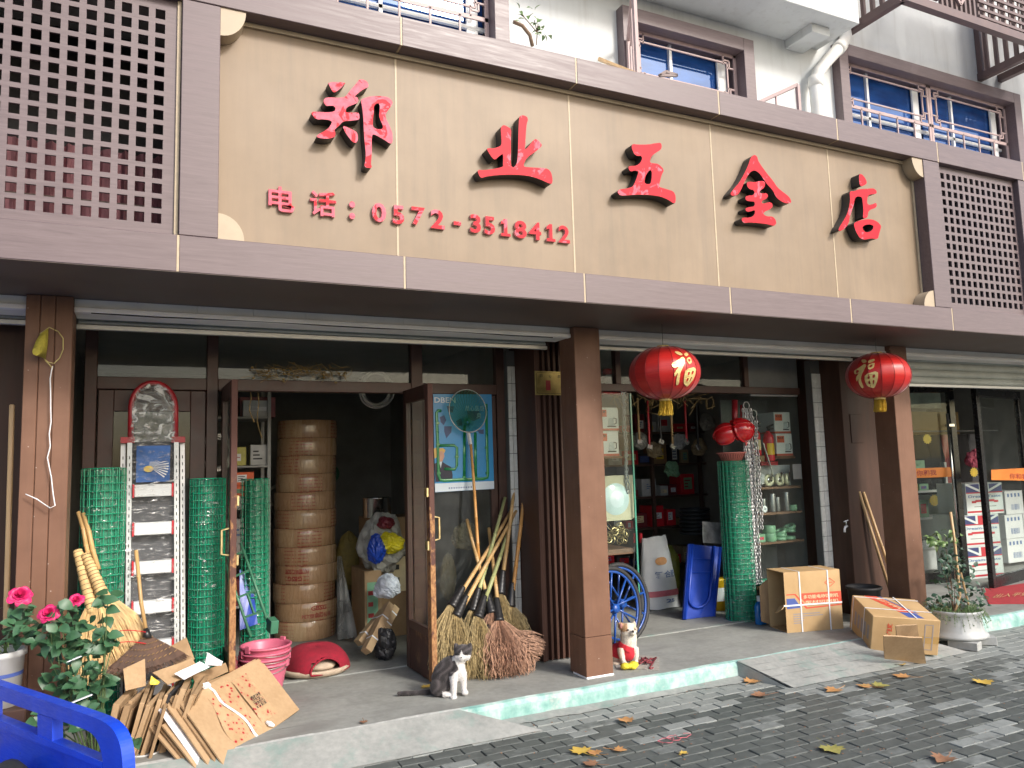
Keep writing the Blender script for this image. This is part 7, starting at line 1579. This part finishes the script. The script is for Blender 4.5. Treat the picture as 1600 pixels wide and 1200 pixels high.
# rim planter at the right
rp_ = thing('rim_planter', 'climbing plant on a stick in a grey wheel-rim planter on bricks', 'planter', (6.70,-.36,0)); rc_ = V(6.73,-.33,.075)
m = MB(); m.smooth = True; part('rim', m.lathe([(0,.03),(.20,.02),(.255,.0),(.268,.012),(.262,.030),(.238,.05),(.232,.07),(.222,.10),(.218,.17),(.222,.20),(.235,.215),(.240,.235),(.232,.240),(.215,.225),(.20,.18),(0,.18)], rc_, 40), 'rim_grey', rp_)
m = MB(); m.smooth = True; part('soil', m.lathe([(0,.205),(.205,.195)], rc_, 24), 'soil', rp_)
for i, (dx, dy) in enumerate(((-.12,-.16),(.16,-.12),(.02,.16))): single('brick', MB().box((rc_.x+dx, rc_.y+dy, .036), (.12,.24,.07), (0,0,.5*i+.3), .004), 'brick_grey', ['grey brick under the left of the wheel-rim planter','grey brick under the right of the wheel-rim planter','grey brick under the back of the wheel-rim planter'][i], 'brick', 'bricks under the planter')
st = [W(1485,800,-.33), W(1492,850,-.33), W(1500,930,-.33), V(6.72,-.33,.26)]; m = MB(); m.smooth = True; part('stake', m.tube(st, .0125, 8), 'pole_wood', rp_); m = MB(); part('stake', m.tube([W(1500,890,-.30), W(1513,945,-.30)], .010, 7), 'pole_wood', rp_)
for (cx, cy, rx, ry, n, ms) in ((1475,840,28,14,30,LEAFL),(1460,846,16,12,14,LEAFL),(1490,870,24,20,40,LEAFD),(1500,895,26,22,46,LEAFD),(1512,925,30,20,46,LEAFD),(1480,915,24,28,44,LEAFD),(1462,940,16,14,16,LEAFD),(1478,880,14,18,24,LEAFD),(1525,945,18,14,18,LEAFD)):
    tgt = W(cx, cy, -.34); m = MB(); m.smooth = True; part('stem', m.tube([rc_+V(0,0,.2), rc_.lerp(tgt, .5)+V(.02,0,.1), tgt], [.004,.003,.002], 5), 'stem_brown', rp_)
    for k in range(n): a, r_ = qr.uniform(0,6.28), math.sqrt(qr.random()); put_leaf(qr.choice(ms), W(cx+rx*r_*math.cos(a), cy+ry*r_*math.sin(a), -.34+qr.uniform(-.12,.12)), qr, rp_)
m = MB(); q = random.Random(17)          # trailing stonecrop over the rim
for k in range(130):
    a = q.uniform(0, 6.28); r_ = .20*math.sqrt(q.random()); p0 = rc_+V(r_*math.cos(a), r_*math.sin(a), .21); out = V(math.cos(a), math.sin(a), 0); dr = q.random() if math.sin(a) < .2 else .1
    pts = [p0, p0+out*.05+V(0,0,.05*q.random()+.02), p0+out*(.08+.03*q.random())+V(0,0,-.02-.16*dr*q.random())]
    m.tube(pts, .0016, 3, cap=False)
    for u in range(9):
        v = u/8; c_ = pts[0].lerp(pts[1], min(1, v*2)) if v < .5 else pts[1].lerp(pts[2], v*2-1)
        for s_ in range(3): d = V(q.gauss(0,1), q.gauss(0,1), q.gauss(0,.6)+.4).normalized()*.016; w_ = d.orthogonal().normalized()*.0028; m.add([c_-w_, c_+w_, c_+d], [(0,1,2)])
part('trailing_stems', m, 'leaf_light', rp_, kind='stuff')
# fallen plane-tree leaves
PT = [(0,-.5),(.06,-.2),(.34,-.34),(.30,-.16),(.52,-.02),(.36,.06),(.42,.30),(.22,.24),(.16,.40),(.0,.62),(-.16,.40),(-.22,.24),(-.42,.30),(-.36,.06),(-.52,-.02),(-.30,-.16),(-.34,-.34),(-.06,-.2)]
def fallen(px, py, size, mat, label, z0=.0):
    c_ = G(px, py, z0); q = random.Random(int(px*7+py)); a = q.uniform(0, 6.28); m = MB(); m.smooth = True; cu = q.uniform(.12,.30); n = len(PT); ca, sa = math.cos(a), math.sin(a); bend = q.uniform(0, 3)
    def f(u, v, s_=1.0):
        x, y = (u*ca-v*sa)*size, (u*sa+v*ca)*size; r2 = (u*u+v*v); return V(c_.x+x, c_.y+y, z0+.006+size*cu*r2*(1.0+.8*math.sin(math.atan2(v, u)*2+bend))+.004)
    inn = [(u*.5, v*.5) for u, v in PT]; vs_ = [f(0,0)]+[f(*p_) for p_ in inn]+[f(u*(1+q.gauss(0,.05)), v*(1+q.gauss(0,.05))) for u, v in PT]
    fs_ = [(0, 1+i, 1+(i+1) % n) for i in range(n)]+[(1+i, 1+n+i, 1+n+(i+1) % n, 1+(i+1) % n) for i in range(n)]
    m.add(vs_, fs_); o = single('fallen_leaf', m, mat, label, 'leaf', 'fallen plane leaves'); part('leaf_stalk', MB().tube([f(0,-.35), f(.05,-.75), f(.12,-1.0)], .0016, 4), mat, o)
for nm_, c0, c1 in (('fallen_orange', (.40,.19,.065), (.58,.31,.12)), ('fallen_yellow', (.55,.36,.05), (.66,.46,.10)), ('fallen_olive', (.22,.23,.06), (.42,.36,.10)), ('fallen_brown', (.20,.095,.05), (.34,.18,.10))):
    t = NT(nm_); a = t.noise(t.pos(), 28, 5, .6); t.base(t.ramp(a, [(.3, c0), (.7, c1)])); t.set(Roughness=.7); t.bump(a, .3, .003)
for (px, py, s_, mt_, lab) in [
 (1030,1074,.085,'fallen_orange','curled orange leaf at the kerb below the small dog'), (1104,1069,.08,'fallen_brown','brown leaf lying under the turquoise kerb'), (1175,1067,.13,'fallen_orange','wide orange leaf at the corner of the ramp'), (1190,1088,.12,'fallen_brown','reddish leaf on wet paving just below the ramp corner'),
 (1304,1080,.13,'fallen_orange','pale star-shaped leaf in the middle of the paving right of the ramp'), (1353,1074,.11,'fallen_orange','orange leaf touching a yellow-green one'), (1373,1073,.12,'fallen_olive','yellow-green leaf touching an orange one'), (1412,1059,.12,'fallen_orange','orange leaf below the leaning cardboard'), (1536,1067,.14,'fallen_yellow','bright yellow leaf alone at the right of the paving'),
 (1372,1038,.12,'fallen_orange','orange leaf at the left foot of the leaning cardboard'), (1402,1039,.13,'fallen_yellow','yellowish leaf bunched under the leaning cardboard'), (978,1128,.11,'fallen_orange','pale orange leaf on paving below the middle pillar'), (1300,1172,.14,'fallen_olive','large green-brown leaf near the bottom of the picture'), (1476,1188,.13,'fallen_brown','curled brown leaf at the bottom right'),
 (966,1174,.08,'fallen_orange','small orange leaf right of the yellow pair'), (908,1176,.13,'fallen_yellow','large yellow leaf of the pair at the bottom middle'), (930,1179,.09,'fallen_orange','orange leaf overlapping the yellow one at the bottom middle'), (925,1196,.09,'fallen_brown','brown leaf cut by the bottom edge of the picture'), (1068,1179,.05,'fallen_yellow','tiny yellow leaf on wet paving')]:
    fallen(px, py, s_*1.12, mt_, lab)
fallen(568,1130,.06,'fallen_brown','small brown leaf on the worn step edge',.131); fallen(666,1075,.09,'fallen_yellow','yellow leaf on the step behind the cat',.131)
m = MB(); q = random.Random(6)
for k in range(3): c_ = G(1042+k*12, 1157-k*4, .006); m.tube([c_+V(.05*math.cos(a)*(1+.3*math.sin(a*3+k)), .04*math.sin(a), .002*math.sin(a*5)) for a in [k+5.0*i/16 for i in range(17)]], .0022, 4)
single('red_string', m, 'sack_red', 'loose loop of red string on the wet paving', 'string')
# ------------------------------------------------------------ cat and dog
_U = V(math.cos(YAW), -math.sin(YAW), 0); _D = V(-math.sin(YAW), -math.cos(YAW), 0)
def fused(name, prims, voxel, smooth_it, colfn, mat, parent, org):
    """one continuous skin: overlapping ellipsoids and tapered limbs fused by a voxel remesh, then smoothed"""
    m = MB()
    for p_ in prims:
        if p_[0] == 's': m.sphere(p_[1], 1.0, 20, 14, p_[2], p_[3] if len(p_) > 3 else None)
        else: m.tube(p_[1], p_[2], 14)
    me = m.mesh(name, mat); o = bpy.data.objects.new(name, me); C.objects.link(o)
    r_ = o.modifiers.new('r', 'REMESH'); r_.mode = 'VOXEL'; r_.voxel_size = voxel; s_ = o.modifiers.new('s', 'SMOOTH'); s_.iterations = smooth_it; s_.factor = .5
    dg = bpy.context.evaluated_depsgraph_get(); dg.update(); me2 = bpy.data.meshes.new_from_object(o.evaluated_get(dg)); bpy.data.objects.remove(o)
    me2.name = name; me2.materials.clear(); me2.materials.append(M_(mat))
    if colfn:
        at = me2.color_attributes.new('fur', 'FLOAT_COLOR', 'POINT'); buf = []
        for v in me2.vertices: buf += [*colfn(v.co.x, v.co.y, v.co.z), 1.0]
        at.data.foreach_set('color', buf)
    me2.polygons.foreach_set('use_smooth', [True]*len(me2.polygons))
    b = Matrix((( _U.x, _D.x, 0, org.x), (_U.y, _D.y, 0, org.y), (0, 0, 1, org.z), (0, 0, 0, 1)))   # local: u right, d towards camera, v up
    # mirrored axes (u, d, v) are left-handed -> flip faces
    me2.transform(WM[parent] @ b); me2.flip_normals(); me2.update()
    return obj(name, me2, parent), b
def coat(parent, ob, n, length, flow, seed, skip=None):
    """short hairs standing on the skin, coloured like the skin under them"""
    q = random.Random(seed); me = ob.data; cols = me.color_attributes['fur'].data; vs_ = []; fs_ = []; cl_ = []
    ps = me.polygons
    for _ in range(n):
        f = ps[q.randrange(len(ps))]; vi = f.vertices[0]; n_ = f.normal; c_ = Vector(f.center); L = length*q.uniform(.6, 1.2)
        d = (n_*.45+Vector(flow)*.8+Vector((q.gauss(0,.25), q.gauss(0,.25), q.gauss(0,.25)))).normalized()
        if d.dot(n_) < .1: d = (d+n_*.4).normalized()
        w_ = d.cross(n_); w_ = (w_.normalized() if w_.length > 1e-4 else d.orthogonal())*.0007; b = len(vs_); vs_ += [c_-w_, c_+w_, c_+d*L]; fs_.append((b, b+1, b+2)); k = list(cols[vi].color)[:3]; s_ = q.uniform(.75, 1.3); cl_ += [min(1, x*s_) for x in k]+[1.0]
        cl_ += cl_[-4:]*2
    m2 = bpy.data.meshes.new('fur_coat'); m2.from_pydata([tuple(v) for v in vs_], [], fs_); m2.materials.append(M_('fur')); a_ = m2.color_attributes.new('fur', 'FLOAT_COLOR', 'POINT'); a_.data.foreach_set('color', cl_); props(obj('fur_coat', m2, parent), kind='stuff')
t = NT('fur'); at = t.n('ShaderNodeVertexColor', _layer_name='fur').outputs[0]; n1 = t.noise(t.pos((1,1,.5)), 160, 4, .7); t.base(t.mix(.35, at, t.mix(1.0, at, t.ramp(n1, [(.3, .45), (.7, 1.5)]), 'MULTIPLY'))); t.set(Roughness=.9, Sheen_Weight=.3); t.bump(n1, .5, .004)
simple('eye_dark', (.02,.016,.012), .12, .1, coat=.6); simple('nose_dark', (.035,.022,.022), .4, .1); simple('nose_pink', (.42,.20,.19), .5, .1); simple('vest_red', (.60,.028,.045), .85, .12, 30, bump=.3, bscale=150)
def small(parent, b, nm, c_, sc, mat):
    m = MB(); m.smooth = True; m.sphere((0,0,0), 1.0, 12, 8, sc); M3 = b; m.v = [tuple(M3 @ (Vector(p_)+Vector(c_))) for p_ in m.v]; part(nm, m, mat, parent)
# ---- cat (zoom crop 610,990 at 10x; 2180 crop pixels per metre)
oc = G(700,1086); cat = thing('cat', 'grey tabby and white cat sitting on the step before the brooms', 'cat', (oc.x, oc.y, STEP))
S_ = 2180.0
def K(x, y, d): return V((x-900)/S_, d, max(0, (975-y)/S_+.0)+.0+.29*0)
def kd(x, y, d, r=0): p_ = K(x, y, d); p_.z = (975-y+d*S_*.29)/S_; return p_
pr_ = [('s', kd(790,800,.0), (.064,.060,.078)), ('s', kd(760,850,.035), (.060,.040,.062)), ('s', kd(820,830,-.055), (.055,.040,.062)),
 ('t', [kd(770,770,-.01), kd(830,640,-.005), kd(920,540,.0), kd(1010,470,.012)], [.066,.072,.066,.050]),
 ('s', kd(1060,560,.022), (.052,.050,.075)), ('s', kd(1090,640,.025), (.047,.043,.06)), ('t', [kd(1040,500,.015), kd(1120,400,.03)], [.052,.045]),
 ('s', kd(1150,345,.035), (.062,.052,.054)), ('s', kd(1135,425,.072), (.030,.026,.022)), ('s', kd(1085,410,.055), (.030,.025,.026)), ('s', kd(1200,410,.055), (.032,.025,.026)),
 ('t', [kd(1065,300,.03), kd(1040,232,.03), kd(1030,205,.032)], [.028,.016,.004]), ('t', [kd(1235,300,.03), kd(1262,236,.03), kd(1272,205,.032)], [.028,.016,.004]),
 ('t', [kd(1010,640,.045), kd(1000,800,.055), kd(1003,940,.06), kd(1003,1000,.062)], [.036,.025,.019,.018]), ('s', kd(1000,1015,.072), (.024,.032,.016)),
 ('t', [kd(1130,650,.02), kd(1145,800,.015), kd(1150,920,.012)], [.034,.023,.018]), ('s', kd(1168,945,.026), (.024,.030,.016)),
 ('s', kd(890,965,.052), (.040,.030,.017)), ('s', kd(850,940,-.03), (.04,.03,.02)),
 ('t', [kd(720,905,-.035), kd(620,925,-.03), kd(450,928,-.02), kd(280,925,-.005), kd(120,928,.0)], [.030,.020,.0175,.0165,.013])]
def catcol(u, d, v):
    x = u*S_+900; y = 975-v*S_+d*S_*.29
    dark = (.027,.023,.024); st = .5+.5*math.sin(x*.045+y*.03+2.2*math.sin(y*.02)); g_ = tuple(c*(1+1.9*st*st) for c in dark); white = (.66,.64,.62)
    if y > 925 and x > 830: return white
    if y > 700 and x > 930 and d > -.02: return white
    if 395 < y <= 720:
        edge = 1000+ (y-400)*.42 if y < 600 else 1084-(y-600)*1.15
        if x > edge and d > -.01: return white
    if y <= 470 and d > .03:
        if y > 402 and 985 < x < 1295: return white
        if y > 325 and abs(x-1135) < (y-320)*.42: return white
    if x < 660: return tuple(c*(.8+.9*(.5+.5*math.sin(x*.05))) for c in dark)
    return g_
body, bm_ = fused('body', pr_, .0048, 5, catcol, 'fur', cat, V(oc.x, oc.y, STEP))
coat(cat, body, 16000, .0085, (-.1,.1,-.7), 3)
for sx in (-1, 1):
    for k in range(4):
        w0 = bm_ @ kd(1135+sx*30, 430+k*5, .092); w1 = bm_ @ kd(1135+sx*120, 420+k*18, .075); m = MB(); part('whisker', m.tube([w0, w0.lerp(w1, .5)+V(0,0,.004), w1], .0004, 3), 'paper_white', cat)
for x in (1078, 1212): small(cat, bm_, 'eye', kd(x,372,.083), (.0095,.004,.0035), 'eye_dark')
small(cat, bm_, 'nose', kd(1135,432,.098), (.0055,.004,.004), 'nose_dark')
# ---- dog (zoom crop 940,960 at 10.9x; 2060 crop pixels per metre)
od = G(985,1036); dog = thing('dog', 'small white and tan dog in a red vest sitting beside the middle pillar', 'dog', (od.x, od.y, STEP)); D_ = 2060.0
def dd(x, y, d): return V((x-490)/D_, d, (830-y+d*D_*.27)/D_)
body_p = [('s', dd(330,660,-.07), (.075,.085,.075)), ('s', dd(455,620,.0), (.066,.062,.085)), ('s', dd(300,740,-.06), (.07,.07,.05))]
pr_ = body_p+[('t', [dd(460,560,.0), dd(475,430,.012), dd(480,360,.02)], [.068,.066,.060]), ('s', dd(480,300,.025), (.066,.058,.055)), ('s', dd(470,340,.03), (.062,.05,.045)), ('s', dd(525,352,.078), (.026,.034,.022)), ('s', dd(520,372,.066), (.022,.028,.014)),
 ('t', [dd(400,270,.015), dd(355,225,.012), dd(318,178,.012)], [.032,.030,.006]), ('t', [dd(555,255,.005), dd(578,205,.0), dd(590,155,.0)], [.026,.020,.004]),
 ('t', [dd(345,600,.035), dd(330,680,.05), dd(352,780,.06), dd(365,820,.066)], [.036,.026,.019,.017]), ('s', dd(372,832,.080), (.020,.030,.014)), ('t', [dd(560,590,.025), dd(580,690,.03), dd(568,800,.035)], [.034,.024,.018]), ('s', dd(572,828,.048), (.020,.030,.014)),
 ('s', dd(270,830,.01), (.05,.05,.022)), ('s', dd(520,815,-.03), (.035,.05,.025))]
def dogcol(u, d, v):
    x = u*D_+490; y = 830-v*D_+d*D_*.27; w = (.72,.67,.58); tan = (.50,.30,.155)
    if y < 330 and x < 450-(y-200)*.05 and d > -.05: return tan
    if y < 320 and x > 565: return tuple(a*.5+b*.5 for a, b in zip(w, tan))
    if y < 320 and x > 540 and y > 250: return tuple(a*.5+b*.5 for a, b in zip(w, tan))
    if x < 330 and y > 500: return tuple(a*.55+b*.45 for a, b in zip(w, tan))
    return w
dbody, bm_ = fused('body', pr_, .0048, 5, dogcol, 'fur', dog, V(od.x, od.y, STEP))
coat(dog, dbody, 12000, .007, (0,0,-.7), 5)
vp = [('s', dd(335,655,-.072), (.084,.09,.080)), ('s', dd(455,628,.0), (.074,.070,.082)), ('t', [dd(430,600,.0), dd(462,520,.004)], [.078,.073])]
fused('vest', vp, .0050, 4, None, 'vest_red', dog, V(od.x, od.y, STEP))
for x, y in ((450,308), (568,300)): small(dog, bm_, 'eye', dd(x,y,.080 if x < 500 else .066), (.009,.006,.007), 'eye_dark')
small(dog, bm_, 'nose', dd(524,338,.110), (.0105,.008,.009), 'nose_dark'); small(dog, bm_, 'mouth', dd(522,372,.094), (.012,.004,.003), 'nose_dark')
for (a, b_) in ((dd(350,235,.043), (.012,.006,.022)),): small(dog, bm_, 'inner_ear', a, b_, 'nose_pink')
# mat, leash, yellow toy
m = MB(); m.smooth = True; P4 = [G(962,1043,.137), G(1030,1047,.137), G(1030,1026,.137), G(958,1020,.137)]; single('rag_mat', sheet_slab(MB(), *P4, .008, .004, 6), 'rag_grey', 'grey rag mat under the small dog', 'mat')
m = MB(); m.smooth = True; q = random.Random(4); lp_ = [G(1000+10*math.sin(k*1.3)+k*1.3, 1032+5*math.cos(k*1.9), .150+.008*math.sin(k)) for k in range(16)]+[G(1015+k*1.2, 1044+math.sin(k), .142) for k in range(6)]; single('dog_leash', m.tube(lp_, .006, 6), 'leash_red', 'tangled dark red leash on the rag mat', 'leash')
ty = thing('plush_toy', 'yellow tufted toy lying at the dog\'s feet', 'toy', tuple(G(984,1046,.131))); c_ = G(985,1045,.131)
for (dx, dy, dz, r_) in ((-.045,0,.026,.034),(-.012,-.01,.024,.030),(.03,0,.027,.036),(.005,-.035,.018,.022)):
    m = MB(); m.smooth = True; q2 = random.Random(int(dx*999)); n1_, n2_ = 16, 10; g = []
    for k in range(n2_+1):
        th = math.pi*k/n2_; g.append([c_+V(dx, dy, dz)+V(math.sin(th)*math.cos(2*math.pi*i/n1_)*r_*1.15, math.sin(th)*math.sin(2*math.pi*i/n1_)*r_, math.cos(th)*r_*.72)*(1+.10*math.sin(i*4.1+k*2.7)) for i in range(n1_)]+[None])
        g[-1][-1] = g[-1][0]
    part('tuft', m.sheet(g), 'toy_yellow', ty)
# ------------------------------------------------------------ small things on the canopy ledge
vn = thing('potted_vine', 'thin leafy vine growing up on the canopy ledge before the white wall', 'plant', tuple(W(838,60,-.1)))
m = MB(); m.smooth = True; part('arching_stem', m.tube([W(802,34,-.3), W(816,40,-.3), W(828,55,-.3), W(832,72,-.3)], .014, 7), 'stem_brown', vn)
for px, py in ((815,22),(835,32),(846,50),(840,40)):
    c_ = W(px, py, -.2); m = MB(); part('stem', m.tube([W(838,70,-.2), W(836,50,-.2)+V(.02,0,0), c_], .004, 5), 'stem_brown', vn)
    for k in range(7): put_leaf(LEAFL[0], c_+V(qr.gauss(0,.035), qr.gauss(0,.03), qr.gauss(0,.04)), qr, vn)
m = MB(); m.beam(W(935,92,-.5), W(1010,122,-.7), .03, .02); single('wood_lath', m, 'pole_wood', 'weathered lath lying on the canopy ledge below the middle window', 'lath')
m = MB(); m.beam(W(1030,118,-.6), W(1058,118,-.6), .02); m.beam(W(1030,118,-.6), W(1040,112,-.6), .02); m.beam(W(1040,112,-.6), W(1058,118,-.6), .02); single('metal_bracket', m, 'cage_brown', 'bent dark bracket lying on the canopy ledge', 'bracket')
# cables clipped along under the header
m = MB(); m.smooth = True; m.tube([(-.3+.35*k, .052, 2.712-.004*math.sin(k*1.7)) for k in range(10)], .004, 5); single('cable', m, 'black_plastic', 'thin black cable sagging along the header above the left doorway', 'cable')
# crumbs of leaf and grit on the paving
m = MB(); q = random.Random(44)
for k in range(420):
    px, py = q.uniform(430, 1600), q.uniform(1040, 1200); c_ = G(px, py, 0)
    if c_.y > -.20: continue
    s_ = q.uniform(.003, .011); a = q.uniform(0, 6.28); m.add([c_+V(s_*math.cos(a+b)*q.uniform(.5,1), s_*math.sin(a+b)*q.uniform(.5,1), .004+.004*q.random()) for b in (0, 1.6, 3.1, 4.7)], [(0,1,2,3)])
props(obj('leaf_litter', m.mesh('leaf_litter', 'fallen_brown')), 'crumbs of dry leaf and grit scattered over the paving', 'litter', None, 'stuff')
